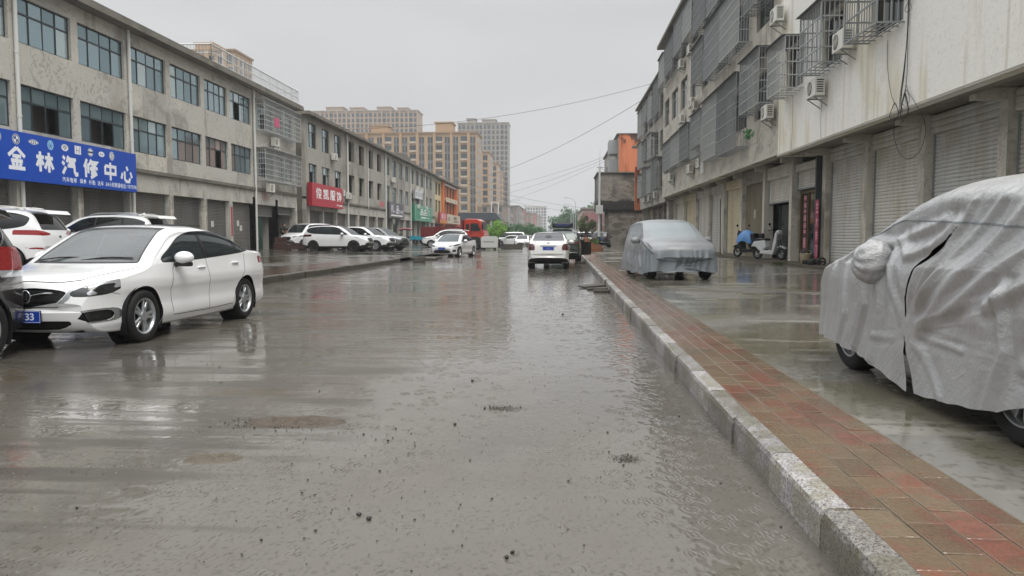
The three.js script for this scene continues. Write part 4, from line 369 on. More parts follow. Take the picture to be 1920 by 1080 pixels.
function loft(sp) {
  const { L, W } = sp, top = pchip(sp.top), bot = pchip(sp.bot), belt = pchip(sp.belt), plan = pchip(sp.plan), crown = pchip(sp.crown), side = pchip(sp.side ?? [[0.14, 0.9], [0.24, 0.95], [0.4, 0.975], [0.52, 0.985], [0.66, 1], [0.8, 0.985], [0.95, 0.955], [1.1, 0.93]]), N = sp.N ?? 110, SE = sp.res ?? [4, 20, 12, 18], xs = [];
  for (let i = 0; i <= N; i++) { const t = i / N; xs.push(L * (0.5 - 0.5 * Math.cos(Math.PI * (0.12 * t + 0.88 * t)) ) ); }
  const xs2 = xs.map((x, i) => { const t = i / N, lin = L * t; return mix(lin, x, 0.55); });
  const rows = xs2.map((x) => {
    const yt = top(x), yb = Math.min(bot(x), yt - 0.05), cr = Math.min(crown(x), (yt - yb) * 0.6), yc = yt - cr, w = W / 2 * plan(x), be = Math.min(belt(x), yc), flare = (sp.axles ?? []).reduce((a, ax) => a + 0.014 * Math.exp(-(((x - ax) / 0.42) ** 2)), 0); const zAt = (y) => w * side(y) + (y < 0.8 ? flare : flare * clamp((1.0 - y) / 0.2)); const zb = zAt(be), half = []; const hollow = sp.hollow ?? 0;
    for (let k = 0; k < SE[0]; k++) half.push([zAt(yb) * 0.96 * k / SE[0], yb]);
    for (let k = 0; k < SE[1]; k++) { const y = mix(yb, be, k / SE[1]); half.push([zAt(y), y]); }
    const tu = sp.tumble ?? 0.42, tEnd = zb - tu * (yc - be); for (let k = 0; k < SE[2]; k++) { const y = mix(be, yc, k / SE[2]), s = k / SE[2]; half.push([mix(zb, tEnd, s) + (sp.bulge ?? 0.02) * 4 * s * (1 - s) * clamp((yc - be) / 0.3), y]); }
    const pw = 2 / (sp.crownPow ?? 2.7); for (let k = 0; k <= SE[3]; k++) { const a = k / SE[3] * Math.PI / 2; half.push([tEnd * Math.pow(Math.cos(a), pw), yc + cr * Math.pow(Math.sin(a), pw)]); }
    const ring = []; for (const [z, y] of half) ring.push([z, y]); for (let k = half.length - 2; k >= 0; k--) ring.push([-half[k][0], half[k][1]]); // right side up and over to the left side
    return ring.map(([z, y]) => { const q = (z / (W / 2)) ** 2, fr = smooth(L * 0.62, L, x), re = 1 - smooth(0, L * 0.3, x); return [x - (sp.bowF ?? 0.2) * q * fr + (sp.bowR ?? 0.12) * q * re, y, z]; });
  });
  const M = rows[0].length, pos = [], idx = []; rows.forEach((r) => r.forEach((p) => pos.push(...p))); for (let i = 0; i < rows.length - 1; i++) for (let j = 0; j < M - 1; j++) { const a = i * M + j, b = a + 1, c = a + M, d = c + 1; idx.push(a, c, d, a, d, b); }
  const g = new THREE.BufferGeometry(); g.setAttribute('position', new THREE.Float32BufferAttribute(pos, 3)); g.setIndex(idx); if (sp.warp) sp.warp(g, rows.length, M); g.computeVertexNormals();
  const P = g.attributes.position, Nn = g.attributes.normal, soup = []; // outward normals
  const vtx = (i, s) => soup.push(P.getX(i), P.getY(i), P.getZ(i), s * Nn.getX(i), s * Nn.getY(i), s * Nn.getZ(i)); const mid = Math.floor(rows.length / 2) * M + Math.floor(M / 2), s = Nn.getY(mid) > 0 ? 1 : -1;
  for (let i = 0; i < idx.length; i += 3) { const [a, b, c] = s > 0 ? [idx[i], idx[i + 1], idx[i + 2]] : [idx[i], idx[i + 2], idx[i + 1]]; const ax = P.getX(a), bx = P.getX(b), cx = P.getX(c), ay = P.getY(a), by = P.getY(b), cy = P.getY(c), az = P.getZ(a), bz = P.getZ(b), cz = P.getZ(c); const A = (by - ay) * (cz - az) - (bz - az) * (cy - ay), B = (bz - az) * (cx - ax) - (bx - ax) * (cz - az), C = (bx - ax) * (cy - ay) - (by - ay) * (cx - ax); if (A * A + B * B + C * C < 1e-14) continue; vtx(a, s); vtx(b, s); vtx(c, s); }
  for (const [ri, nx] of [[0, -1], [rows.length - 1, 1]]) { // end caps, as rings drawn in to the middle so that they can carry folds
    const r = []; for (let j = 0; j < M; j++) r.push([P.getX(ri * M + j), P.getY(ri * M + j), P.getZ(ri * M + j)]); const cy = r.reduce((a, p) => a + p[1], 0) / M, cx = r.reduce((a, p) => a + p[0], 0) / M, K = sp.capRings ?? 1, cp = [], ci = []; for (let k = 0; k <= K; k++) for (let j = 0; j < M; j++) { const t = k / K, p = r[j]; let q = [mix(p[0], cx, t), mix(p[1], cy, t), mix(p[2], 0, t)]; if (k && sp.capWarp) { const e = sp.capWarp(...q, nx); q = [q[0] + e[0] * smooth(0, 0.12, t), q[1], q[2]]; } cp.push(...q); } for (let k = 0; k < K; k++) for (let j = 0; j < M; j++) { const a = k * M + j, b2 = k * M + (j + 1) % M, c = a + M, d = b2 + M; nx > 0 ? ci.push(a, b2, d, a, d, c) : ci.push(a, d, b2, a, c, d); }
    const cg = new THREE.BufferGeometry(); cg.setAttribute('position', new THREE.Float32BufferAttribute(cp, 3)); cg.setIndex(ci); cg.computeVertexNormals(); const CP = cg.attributes.position, CN = cg.attributes.normal; let sgn = 0; for (let i = 0; i < CN.count; i++) sgn += CN.getX(i) * nx; for (let i = 0; i < ci.length; i += 3) { const t = sgn >= 0 ? [ci[i], ci[i + 1], ci[i + 2]] : [ci[i], ci[i + 2], ci[i + 1]], q = sgn >= 0 ? 1 : -1; const A = V(0, 0, 0).fromBufferAttribute(CP, t[0]), B = V(0, 0, 0).fromBufferAttribute(CP, t[1]), C = V(0, 0, 0).fromBufferAttribute(CP, t[2]); if (B.clone().sub(A).cross(C.clone().sub(A)).lengthSq() < 1e-14) continue; for (const v of t) soup.push(CP.getX(v), CP.getY(v), CP.getZ(v), q * CN.getX(v), q * CN.getY(v), q * CN.getZ(v)); }
  }
  return soup;
}
// paints
const paint = (c, o = {}) => phys(c, 0.28, { clearcoat: 1, clearcoatRoughness: 0.04, ...o });
const whitePaint = paint(0xe6e7e8), pearlPaint = paint(0xdfdfdc), silverPaint = paint(0x6f7173, { metalness: 0.5 }), blackPaint = paint(0x0d0e10), darkPaint = paint(0x241f1f, { metalness: 0.3 }), greenPaint = paint(0x2e3836, { metalness: 0.3 });
const glassCar = phys(0x0b0e10, 0.05), glassScreen = phys(0x20272a, 0.1), rubber = std(0x111112, 0.75), blackTrim = std(0x0e0e0f, 0.45), chrome = phys(0xb9bcbf, 0.18, { metalness: 0.9 }), rimSilver = std(0xb4b7ba, 0.3, { metalness: 0.7 }), rimDark = std(0x2a2b2d, 0.4, { metalness: 0.5 }), redLens = phys(0x8c0f14, 0.12, { clearcoat: 1 }), redLensDark = phys(0x4a0d12, 0.12, { clearcoat: 1 }), lampDark = phys(0x2b2e30, 0.1, { clearcoat: 1, metalness: 0.3 }), lampBright = phys(0xc9ccd0, 0.12, { metalness: 0.5, clearcoat: 1 }), wellMat = std(0x08080a, 0.9), seamMat = std(0x1b1c1e, 0.7);
const plateTex = (s) => canvasTex(256, 82, (g) => { g.fillStyle = '#1b3f9e'; g.fillRect(0, 0, 256, 82); g.strokeStyle = '#dfe4f4'; g.lineWidth = 3; g.strokeRect(5, 5, 246, 72); g.fillStyle = '#eef1fb'; g.font = 'bold 62px sans-serif'; g.textAlign = 'center'; g.fillText(s, 128, 63); });
const plateA = std(0xffffff, 0.4, { map: plateTex('    P33') }), plateB = std(0xffffff, 0.4, { map: plateTex('· · ·') });
// wheels: axis z, outer face +z
function wheelGeos(R, rr, w, spokes, twin) {
  const h = w / 2, prof = [[rr - 0.01, -h * 0.8], [rr + 0.01, -h], [R - 0.035, -h], [R - 0.008, -h * 0.8], [R, -h * 0.5], [R, h * 0.5], [R - 0.008, h * 0.8], [R - 0.035, h], [rr + 0.012, h * 0.98], [rr - 0.012, h * 0.8]].map(([a, b]) => new THREE.Vector2(a, b)); const tyre = new THREE.LatheGeometry(prof, 40).rotateX(Math.PI / 2);
  const lip = new THREE.LatheGeometry([[rr - 0.045, -h * 0.2], [rr - 0.03, h * 0.5], [rr - 0.022, h * 0.84], [rr - 0.004, h * 0.9], [rr + 0.004, h * 0.82], [rr - 0.006, h * 0.5]].map(([a, b]) => new THREE.Vector2(a, b)), 40).rotateX(Math.PI / 2); const l = [lip]; const zo = h * 0.62;
  for (let k = 0; k < spokes; k++) { const a0 = k / spokes * 6.2832; for (const da of twin ? [-0.17, 0.17] : [0]) { const a = a0 + da, s = new THREE.Shape([[0.05, -0.018], [rr - 0.03, -(twin ? 0.012 : 0.03)], [rr - 0.03, twin ? 0.012 : 0.03], [0.05, 0.018]].map(([x, y]) => new THREE.Vector2(x, y))); l.push(new THREE.ExtrudeGeometry(s, { depth: 0.018, bevelEnabled: true, bevelSize: 0.005, bevelThickness: 0.008, bevelSegments: 1 }).translate(0, 0, zo - 0.02).rotateZ(a)); } } l.push(new THREE.CylinderGeometry(0.06, 0.07, 0.05, 20).rotateX(Math.PI / 2).translate(0, 0, zo));
  return { tyre: norm(tyre), rim: merge(l), disc: norm(new THREE.CylinderGeometry(rr - 0.02, rr - 0.02, 0.02, 28).rotateX(Math.PI / 2).translate(0, 0, -h * 0.1)) };
}
const wheelCache = new Map();
function addWheel(car, x, z, R, rr, w, style) { const key = [R, rr, w, style].join(); if (!wheelCache.has(key)) wheelCache.set(key, wheelGeos(R, rr, w, style === 'twin' ? 5 : style === 'multi' ? 9 : 5, style === 'twin')); const g = wheelCache.get(key), m = obj('wheel', g.tyre, rubber, car); m.position.set(x, R - 0.004, z); if (z < 0) m.rotation.y = Math.PI; obj('rim', g.rim, style === 'dark' ? rimDark : rimSilver, m); obj('brake_disc', g.disc, wellMat, m); return m; }
const bySide = (s) => { const A = [], B = []; for (let i = 0; i < s.length; i += 18) (s[i + 2] + s[i + 8] + s[i + 14] > 0 ? A : B).push(...s.slice(i, i + 18)); return [A, B]; };
// builds the car's parts in local coordinates: x forward, origin between the axles on the ground
function makeCar(name, label, sp, pos, turn, group) {
  const car = thing(name, label, sp.category ?? 'car', pos, turn, group), cx = (sp.axles[0] + sp.axles[1]) / 2, R = sp.R; let body = loft(sp); const put = (n, s, mat, off = 0) => { if (!s.length) return; const g = soupGeo(s, off); g.translate(-cx, 0, 0); return obj(n, g, mat, car); }; const both = (n, s, mat, off) => bySide(s).map((q) => put(n, q, mat, off));
  let r;
  for (const ax of sp.axles) { [r, body] = cut(body, (x, y, z) => Math.max(Math.hypot(x - ax, y - (R - 0.004)) - (R + (sp.archGap ?? 0.045)), sp.W / 2 - 0.34 - Math.abs(z))); }
  for (const ax of sp.axles) for (const s of [-1, 1]) { const z0 = s * (sp.W / 2 - 0.3), z1 = s * (sp.W / 2 - 0.035), gw = new THREE.CylinderGeometry(R + 0.06, R + 0.06, Math.abs(z1 - z0), 24, 1, true, -Math.PI / 2 - 0.5, Math.PI + 1.0).rotateX(Math.PI / 2).rotateZ(Math.PI).translate(ax - cx, R, (z0 + z1) / 2); obj('wheel_well', [gw, new THREE.CircleGeometry(R + 0.06, 24).translate(ax - cx, R, z0)], wellMat, car); addWheel(car, ax - cx, s * (sp.W / 2 - sp.tyreIn), R, sp.rimR, sp.tyreW, sp.rim); }
  // glazing
  const midX = sp.midX; const scr = (x, y, z, q) => Math.max(Math.abs(z) - mix(q.zb, q.zt, clamp((y - q.y0) / (q.y1 - q.y0))), q.y0 - y + (q.sag ?? 0) * z * z, y - q.y1 - (q.arch ?? 0) * z * z);
  if (sp.windshield) { const f = (x, y, z, nx) => Math.max(scr(x, y, z, sp.windshield), midX - x); [r, body] = cut(body, (...a) => f(...a) - 0.022); let [g, ring] = cut(r, f); put('windshield', g, sp.screenMat ?? glassScreen, -0.003); put('windshield_seal', ring, blackTrim, -0.001); }
  if (sp.rearGlass) { const f = (x, y, z) => Math.max(scr(x, y, z, sp.rearGlass), x - midX); [r, body] = cut(body, (...a) => f(...a) - 0.018); let [g, ring] = cut(r, f); put('rear_window', g, sp.rearMat ?? glassCar, -0.003); put('window_seal', ring, blackTrim, -0.001); }
  if (sp.sideGlass) { const P = curvy(sp.sideGlass, 5), f = (x, y, z, nx, ny, nz) => Math.max(sdPoly(x, y, P), 0.35 - Math.abs(nz)); [r, body] = cut(body, (...a) => f(...a) - 0.018); let [g, ring] = cut(r, f); both('window_trim', ring, sp.trimMat ?? blackTrim, 0.001); for (const [a, b] of sp.pillars ?? []) { let p;[p, g] = cut(g, (x, y) => Math.abs(x - a - (y - 1.1) * (b ?? 0)) - 0.035); both('door_pillar', p, blackTrim, 0.0); } for (const s of bySide(g)) { let left = s; const ps = (sp.pillars ?? []).map((q) => q).sort((m, n) => m[0] - n[0]); for (const [a, b] of ps) { let q;[q, left] = cut(left, (x, y) => x - a - (y - 1.1) * (b ?? 0)); put('side_window', q, sp.sideMat ?? glassCar, -0.004); } put('side_window', left, sp.sideMat ?? glassCar, -0.004); } }
  // panels given as front or rear outlines in (|z|, y) or side outlines in (x, y)
  for (const q of sp.panels ?? []) { const P = q.curve === false ? q.P : curvy(q.P, 4); const f = q.side ? (x, y, z) => Math.max(sdPoly(x, y, P), 0.3 - Math.abs(z)) : q.rear ? (x, y, z) => Math.max(sdPoly(Math.abs(z), y, P), x - (q.x ?? 0.9)) : (x, y, z) => Math.max(sdPoly(Math.abs(z), y, P), (q.x ?? sp.L - 0.95) - x); [r, body] = cut(body, f); let inner = r; for (const c of q.sub ?? []) { const Q = curvy(c.P, 4); let a;[a, inner] = cut(inner, (x, y, z) => sdPoly(q.side ? x : Math.abs(z), y, Q)); (c.pair === false ? [put(c.name, a, c.mat, c.off ?? 0)] : both(c.name, a, c.mat, c.off ?? 0)); } if (q.pair === false) put(q.name, inner, q.mat, q.off ?? -0.006); else both(q.name, inner, q.mat, q.off ?? -0.006); }
  for (const q of sp.seams ?? []) { const f = q.front ? (x, y, z) => Math.max(sdLine(Math.abs(z), y, q.P) - (q.w ?? 0.004), sp.L - 1.2 - x) : q.top ? (x, y, z, nx, ny) => Math.max(sdLine(x, Math.abs(z), q.P) - (q.w ?? 0.005), 0.4 - ny) : q.rear ? (x, y, z) => Math.max(sdLine(Math.abs(z), y, q.P) - (q.w ?? 0.004), x - 0.8) : (x, y, z, nx, ny, nz) => Math.max(sdLine(x, y, q.P) - (q.w ?? 0.004), 0.45 - Math.abs(nz)); if (sp.N >= 100) body = refine(body, f, 0.05, 3); [r, body] = cut(body, f); put('panel_gap', r, q.mat ?? seamMat, -0.001); }
  put('body_shell', body, sp.paint);
  // floor pan keeps daylight out from below
  obj('underbody', rbox(-sp.L / 2 + 0.25, sp.L / 2 - 0.25, 0.2, 0.3, -sp.W / 2 + 0.32, sp.W / 2 - 0.32, 0.03), wellMat, car);
  for (const s of [-1, 1]) if (sp.mirror) { const [mx, my] = sp.mirror, m = obj('wing_mirror', new THREE.SphereGeometry(1, 20, 14).scale(0.1, 0.085, 0.135), sp.mirrorMat ?? sp.paint, car); m.position.set(mx - cx, my, s * (sp.W / 2 + 0.09)); m.rotation.y = s * 0.15; obj('mirror_arm', [rbox(-0.055, 0.05, -0.115, -0.055, -0.1, 0.1, 0.02), bar([0, -0.08, -s * 0.06], [0.02, -0.11, -s * 0.2], 0.03, 8)], blackTrim, m); }
  for (const [hx, hy] of sp.handles ?? []) for (const s of [-1, 1]) { const zz = s * (sp.W / 2 * 0.965), h = obj('door_handle', rbox(-0.095, 0.095, -0.016, 0.016, -0.018, 0.018, 0.014, 3), sp.handleMat ?? sp.paint, car); h.position.set(hx - cx, hy, zz + s * 0.012); }
  if (sp.plateF) { const p = obj('number_plate', new THREE.BoxGeometry(0.012, 0.14, 0.44), blackTrim, car); p.position.set(sp.L - cx + (sp.plateF[0] ?? 0.0), sp.plateF[1], 0); obj('plate_face', new THREE.PlaneGeometry(0.44, 0.14).rotateY(Math.PI / 2).translate(0.009, 0, 0), sp.plateMat ?? plateB, p); }
  if (sp.plateR) { const p = obj('number_plate', new THREE.BoxGeometry(0.012, 0.14, 0.44), blackTrim, car); p.position.set(-cx + sp.plateR[0], sp.plateR[1], 0); obj('plate_face', new THREE.PlaneGeometry(0.44, 0.14).rotateY(-Math.PI / 2).translate(-0.009, 0, 0), plateB, p); }
  if (sp.extra) sp.extra(car, cx); return car;
}
const planStd = (L) => [[0, 0.8], [0.12, 0.885], [0.35, 0.95], [0.9, 0.99], [L * 0.5, 1], [L - 1.2, 0.985], [L - 0.5, 0.93], [L - 0.18, 0.86], [L - 0.04, 0.78], [L, 0.72]];
const sedanBase = {
  L: 4.65, W: 1.8, top: [[0, 0.66], [0.025, 0.8], [0.07, 0.95], [0.14, 1.05], [0.3, 1.085], [0.55, 1.105], [0.8, 1.15], [1.2, 1.3], [1.65, 1.415], [2.15, 1.462], [2.55, 1.455], [2.85, 1.4], [3.2, 1.235], [3.5, 1.07], [3.62, 1.0], [3.78, 0.955], [4.1, 0.905], [4.35, 0.865], [4.48, 0.825], [4.56, 0.77], [4.62, 0.68], [4.65, 0.56]], bot: [[0, 0.5], [0.05, 0.36], [0.2, 0.27], [0.5, 0.21], [2.3, 0.175], [4.1, 0.18], [4.42, 0.19], [4.56, 0.24], [4.63, 0.34], [4.65, 0.44]], belt: [[0, 1.02], [0.9, 1.02], [2.3, 0.965], [3.4, 0.93], [4.65, 0.86]], plan: planStd(4.65), crown: [[0, 0.06], [0.3, 0.07], [1, 0.12], [2.2, 0.13], [3, 0.1], [3.6, 0.09], [4.2, 0.1], [4.65, 0.06]], side: [[0.14, 0.9], [0.22, 0.945], [0.3, 0.982], [0.36, 0.985], [0.48, 0.972], [0.6, 0.982], [0.68, 0.999], [0.74, 1.0], [0.84, 0.98], [0.95, 0.955], [1.1, 0.93]], axles: [1.05, 3.73], R: 0.325, rimR: 0.225, tyreIn: 0.125, tyreW: 0.21, rim: 'twin', midX: 2.3,
  windshield: { y0: 0.985, y1: 1.405, zb: 0.68, zt: 0.53, arch: -0.05 }, rearGlass: { y0: 1.13, y1: 1.4, zb: 0.6, zt: 0.52 }, sideGlass: [[3.28, 0.985], [3.05, 1.12], [2.74, 1.265], [2.4, 1.345], [1.9, 1.36], [1.45, 1.315], [1.05, 1.205], [0.82, 1.11], [1.1, 1.065], [1.7, 1.03], [2.5, 0.995]], pillars: [[2.2, -0.05], [1.22, 0.3]], mirror: [3.02, 1.02], handles: [[2.38, 0.87], [1.38, 0.9]],
};
const doorSeams = [{ w: 0.005, P: [[3.12, 0.32], [3.17, 0.6], [3.1, 0.86], [3.02, 0.97]] }, { w: 0.005, P: [[2.2, 0.27], [2.18, 0.6], [2.22, 0.98]] }, { w: 0.005, P: [[1.47, 0.3], [1.38, 0.5], [1.13, 0.75], [1.0, 1.04]] }, { P: [[1.5, 0.285], [2.2, 0.265], [3.1, 0.275]], w: 0.005 }];
// ---- the white sedan in the left foreground
{
  const interior = std(0x2a2826, 0.8), seatM = std(0x3a3532, 0.8);
  makeCar('white_sedan', 'large white sedan with dark grille parked nearest on the left', {
    ...sedanBase, N: 170, res: [4, 30, 16, 26], paint: whitePaint, screenMat: phys(0x9aa3a6, 0.04, { transmission: 0.8 }), sideMat: phys(0x3a4346, 0.04, { transmission: 0.55 }), plateMat: plateA, plateF: [0.012, 0.4], seams: [...doorSeams, { front: true, P: [[0, 0.79], [0.35, 0.775], [0.55, 0.8], [0.78, 0.92]], w: 0.005 }, { P: [[4.12, 0.62], [4.3, 0.66], [4.42, 0.72]], w: 0.003 }],
    panels: [
      { name: 'grille', pair: false, mat: blackTrim, off: -0.03, P: [[0, 0.715], [0.3, 0.705], [0.46, 0.67], [0.42, 0.6], [0.3, 0.5], [0, 0.48]].concat([[-0.01, 0.6]]), sub: [] },
      { name: 'headlight', mat: lampDark, off: -0.004, x: 4.12, P: [[0.5, 0.625], [0.52, 0.68], [0.66, 0.745], [0.82, 0.8], [0.87, 0.8], [0.84, 0.72], [0.78, 0.635], [0.64, 0.615]], sub: [{ name: 'daylight_strip', mat: lampBright, P: [[0.6, 0.715], [0.8, 0.79], [0.85, 0.785], [0.82, 0.71], [0.8, 0.705], [0.805, 0.76], [0.7, 0.725]] }, { name: 'projector_lens', mat: lampBright, P: [[0.66, 0.655], [0.7, 0.69], [0.74, 0.655], [0.7, 0.63]] }] },
      { name: 'grille_wing', mat: chrome, off: 0.004, x: 3.9, P: [[0.3, 0.49], [0.42, 0.585], [0.5, 0.7], [0.53, 0.7], [0.5, 0.6], [0.4, 0.505]] },
      { name: 'fog_lamp_recess', mat: blackTrim, off: -0.02, P: [[0.52, 0.37], [0.6, 0.43], [0.76, 0.455], [0.79, 0.4], [0.77, 0.34], [0.6, 0.33]] },
      { name: 'fog_lamp_chrome', mat: chrome, off: 0.004, P: [[0.5, 0.385], [0.6, 0.455], [0.78, 0.475], [0.815, 0.4], [0.79, 0.325], [0.6, 0.312], [0.6, 0.33], [0.775, 0.34], [0.79, 0.4], [0.76, 0.455], [0.6, 0.432]] },
      { name: 'lower_intake', pair: false, mat: blackTrim, off: -0.02, P: [[-0.05, 0.335], [0.48, 0.345], [0.5, 0.31], [0.42, 0.25], [-0.05, 0.24]] },
      { name: 'tail_lamp', rear: true, mat: redLens, x: 0.5, P: [[0.62, 0.86], [0.66, 0.95], [0.84, 0.98], [0.9, 0.93], [0.86, 0.87]] },
    ],
    extra(car, cx) {
      obj('grille_emblem', [new THREE.TorusGeometry(0.07, 0.009, 6, 24).rotateY(Math.PI / 2), ...[-0.03, 0, 0.03].map((z) => box(-0.004, 0.006, -0.04, 0.04, z - 0.008, z + 0.008))], chrome, car).position.set(4.625 - cx, 0.62, 0); for (const s of [-1, 1]) obj('grille_bar', tube([[4.61 - cx, 0.63, s * 0.08], [4.6 - cx, 0.655, s * 0.2], [4.53 - cx, 0.66, s * 0.36]], 0.012, 12, 6), chrome, car); const slat = []; for (let k = 0; k < 7; k++) slat.push(tube([[4.57 - cx, 0.5 + k * 0.03, -0.36], [4.605 - cx, 0.5 + k * 0.03, 0], [4.57 - cx, 0.5 + k * 0.03, 0.36]], 0.005, 10, 4)); stuff(obj('grille_slats', slat, std(0x2b2e33, 0.4), car));
      // cabin
      obj('dashboard', rbox(2.75 - cx, 3.35 - cx, 0.62, 0.97, -0.72, 0.72, 0.08, 3), interior, car); for (const z of [-0.37, 0.37]) { const s = obj('front_seat', [rbox(1.85 - cx, 2.35 - cx, 0.4, 0.58, z - 0.25, z + 0.25, 0.07, 3), rbox(1.72 - cx, 1.92 - cx, 0.5, 1.12, z - 0.25, z + 0.25, 0.08, 3), rbox(1.7 - cx, 1.8 - cx, 1.15, 1.32, z - 0.13, z + 0.13, 0.05, 3)], seatM, car); } obj('rear_seat', [rbox(0.85 - cx, 1.05 - cx, 0.5, 1.1, -0.62, 0.62, 0.08, 3)], seatM, car); obj('cabin_floor', box(0.7 - cx, 3.5 - cx, 0.31, 0.36, -0.7, 0.7), interior, car); obj('headlining', rbox(1.35 - cx, 2.75 - cx, 1.33, 1.36, -0.5, 0.5, 0.02), std(0x6a6a68, 0.9), car); for (const s of [-1, 1]) obj('door_card', box(1.2 - cx, 3.1 - cx, 0.4, 0.93, s * 0.76 - 0.015, s * 0.76 + 0.015), interior, car); obj('bulkhead', box(0.72 - cx, 0.76 - cx, 0.35, 1.08, -0.7, 0.7), interior, car); obj('bulkhead', box(3.4 - cx, 3.44 - cx, 0.3, 0.9, -0.72, 0.72), interior, car);
      obj('steering_wheel', new THREE.TorusGeometry(0.18, 0.018, 8, 24).rotateY(Math.PI / 2).rotateZ(0.4).translate(2.66 - cx, 0.95, -0.37), interior, car); obj('tissue_pack', rbox(3.1 - cx, 3.25 - cx, 0.975, 1.03, 0.1, 0.34, 0.02), std(0xcdbfae, 0.7), car);
      for (const [z0, z1] of [[0.62, 0.02], [0.05, -0.6]]) obj('wiper', tube([[3.6 - cx, 1.0, z0], [3.56 - cx, 1.035, mix(z0, z1, 0.5)], [3.53 - cx, 1.03, z1]], 0.009, 10, 5), blackTrim, car); obj('roof_glass_panel', rbox(1.55 - cx, 2.35 - cx, 1.452, 1.468, -0.42, 0.42, 0.008), glassCar, car); obj('sill_strip', tube([[1.5 - cx, 0.3, -0.868], [2.3 - cx, 0.285, -0.874], [3.2 - cx, 0.295, -0.868]], 0.008, 10, 4), chrome, car);
    },
  }, [-5.91, 0, -10.23], -Math.PI / 2 - 0.042);
}
// ---- sport-utility shapes
const suvBase = {
  L: 4.45, W: 1.84, top: [[0, 0.7], [0.03, 0.92], [0.08, 1.08], [0.2, 1.3], [0.36, 1.5], [0.55, 1.585], [0.9, 1.635], [1.6, 1.66], [2.2, 1.645], [2.6, 1.58], [2.95, 1.4], [3.25, 1.2], [3.4, 1.1], [3.6, 1.065], [3.95, 1.01], [4.2, 0.94], [4.33, 0.86], [4.42, 0.74], [4.45, 0.64]], bot: [[0, 0.52], [0.05, 0.38], [0.2, 0.3], [0.6, 0.24], [3.9, 0.23], [4.25, 0.25], [4.4, 0.36], [4.45, 0.48]], belt: [[0, 1.12], [1, 1.1], [2.2, 1.06], [3.2, 1.02], [4.45, 0.9]], plan: planStd(4.45), crown: [[0, 0.05], [0.3, 0.08], [1, 0.12], [2.4, 0.12], [3.2, 0.1], [4.2, 0.1], [4.45, 0.06]], axles: [0.86, 3.55], R: 0.345, rimR: 0.23, tyreIn: 0.125, tyreW: 0.22, rim: 'multi', midX: 2.0, side: [[0.14, 0.92], [0.3, 0.965], [0.45, 0.985], [0.6, 0.992], [0.75, 1], [0.9, 0.99], [1.1, 0.955], [1.3, 0.92]], tumble: 0.36,
  windshield: { y0: 1.085, y1: 1.575, zb: 0.68, zt: 0.56, arch: -0.05 }, rearGlass: { y0: 1.12, y1: 1.5, zb: 0.64, zt: 0.54 }, sideGlass: [[3.12, 1.075], [2.9, 1.24], [2.55, 1.46], [2.2, 1.545], [1.5, 1.565], [0.8, 1.52], [0.42, 1.4], [0.5, 1.22], [0.9, 1.14], [1.8, 1.1]], pillars: [[2.05, -0.05], [1.12, 0.1]], mirror: [2.85, 1.11], handles: [[2.2, 0.93], [1.2, 0.95]],
};
const cladding = (m = blackTrim) => ({ name: 'sill_cladding', side: true, mat: m, off: 0.003, curve: false, P: [[-0.1, 0.1], [-0.1, 0.46], [0.35, 0.4], [0.5, 0.34], [3.9, 0.34], [4.1, 0.42], [4.6, 0.44], [4.6, 0.1]] });
const suvSeams = [{ P: [[2.98, 0.36], [3.02, 0.7], [2.95, 1.05]] }, { P: [[2.05, 0.36], [2.03, 0.7], [2.07, 1.08]] }, { P: [[1.35, 0.36], [1.28, 0.6], [1.05, 0.85], [0.95, 1.12]] }];
const rails = (car, cx, m = chrome) => { for (const s of [-1, 1]) obj('roof_rail', tube([[0.6 - cx, 1.6, s * 0.6], [0.75 - cx, 1.67, s * 0.61], [1.6 - cx, 1.7, s * 0.62], [2.2 - cx, 1.67, s * 0.61], [2.35 - cx, 1.61, s * 0.6]], 0.018, 20, 6), m, car); };
const spoiler = (car, cx, m, y = 1.6) => obj('roof_spoiler', prism([[0.02, y - 0.1], [0.1, y - 0.02], [0.55, y + 0.03], [0.55, y], [0.2, y - 0.05]], -0.58, 0.58, 0.008).translate(-cx, 0, 0), m, car);
const faceA = [{ name: 'grille', pair: false, mat: blackTrim, off: -0.015, P: [[-0.05, 0.86], [0.42, 0.84], [0.38, 0.66], [-0.05, 0.64]] }, { name: 'headlight', mat: lampBright, off: 0, x: 3.4, P: [[0.5, 0.8], [0.52, 0.87], [0.7, 0.93], [0.86, 0.96], [0.86, 0.86], [0.7, 0.8]], sub: [{ name: 'lamp_core', mat: lampDark, P: [[0.58, 0.83], [0.62, 0.87], [0.76, 0.9], [0.78, 0.85]] }] }, { name: 'lower_intake', pair: false, mat: blackTrim, off: -0.015, P: [[-0.05, 0.53], [0.6, 0.55], [0.72, 0.48], [0.6, 0.36], [-0.05, 0.35]] }];
const tailA = (m = redLens) => ({ name: 'tail_lamp', rear: true, mat: m, off: 0.004, x: 0.75, P: [[0.5, 0.94], [0.52, 1.0], [0.74, 1.06], [0.95, 1.08], [0.96, 0.98], [0.76, 0.92]] });
const rearTrim = [{ name: 'rear_bumper_trim', rear: true, pair: false, mat: blackTrim, off: 0.002, x: 0.5, P: [[-0.1, 0.5], [0.7, 0.5], [0.8, 0.44], [0.7, 0.3], [-0.1, 0.3]] }];
const suv = (o) => ({ ...suvBase, paint: whitePaint, N: 90, res: [3, 16, 10, 14], ...o, panels: [...(o.panels ?? []), cladding(o.clad ?? blackTrim)], seams: suvSeams });
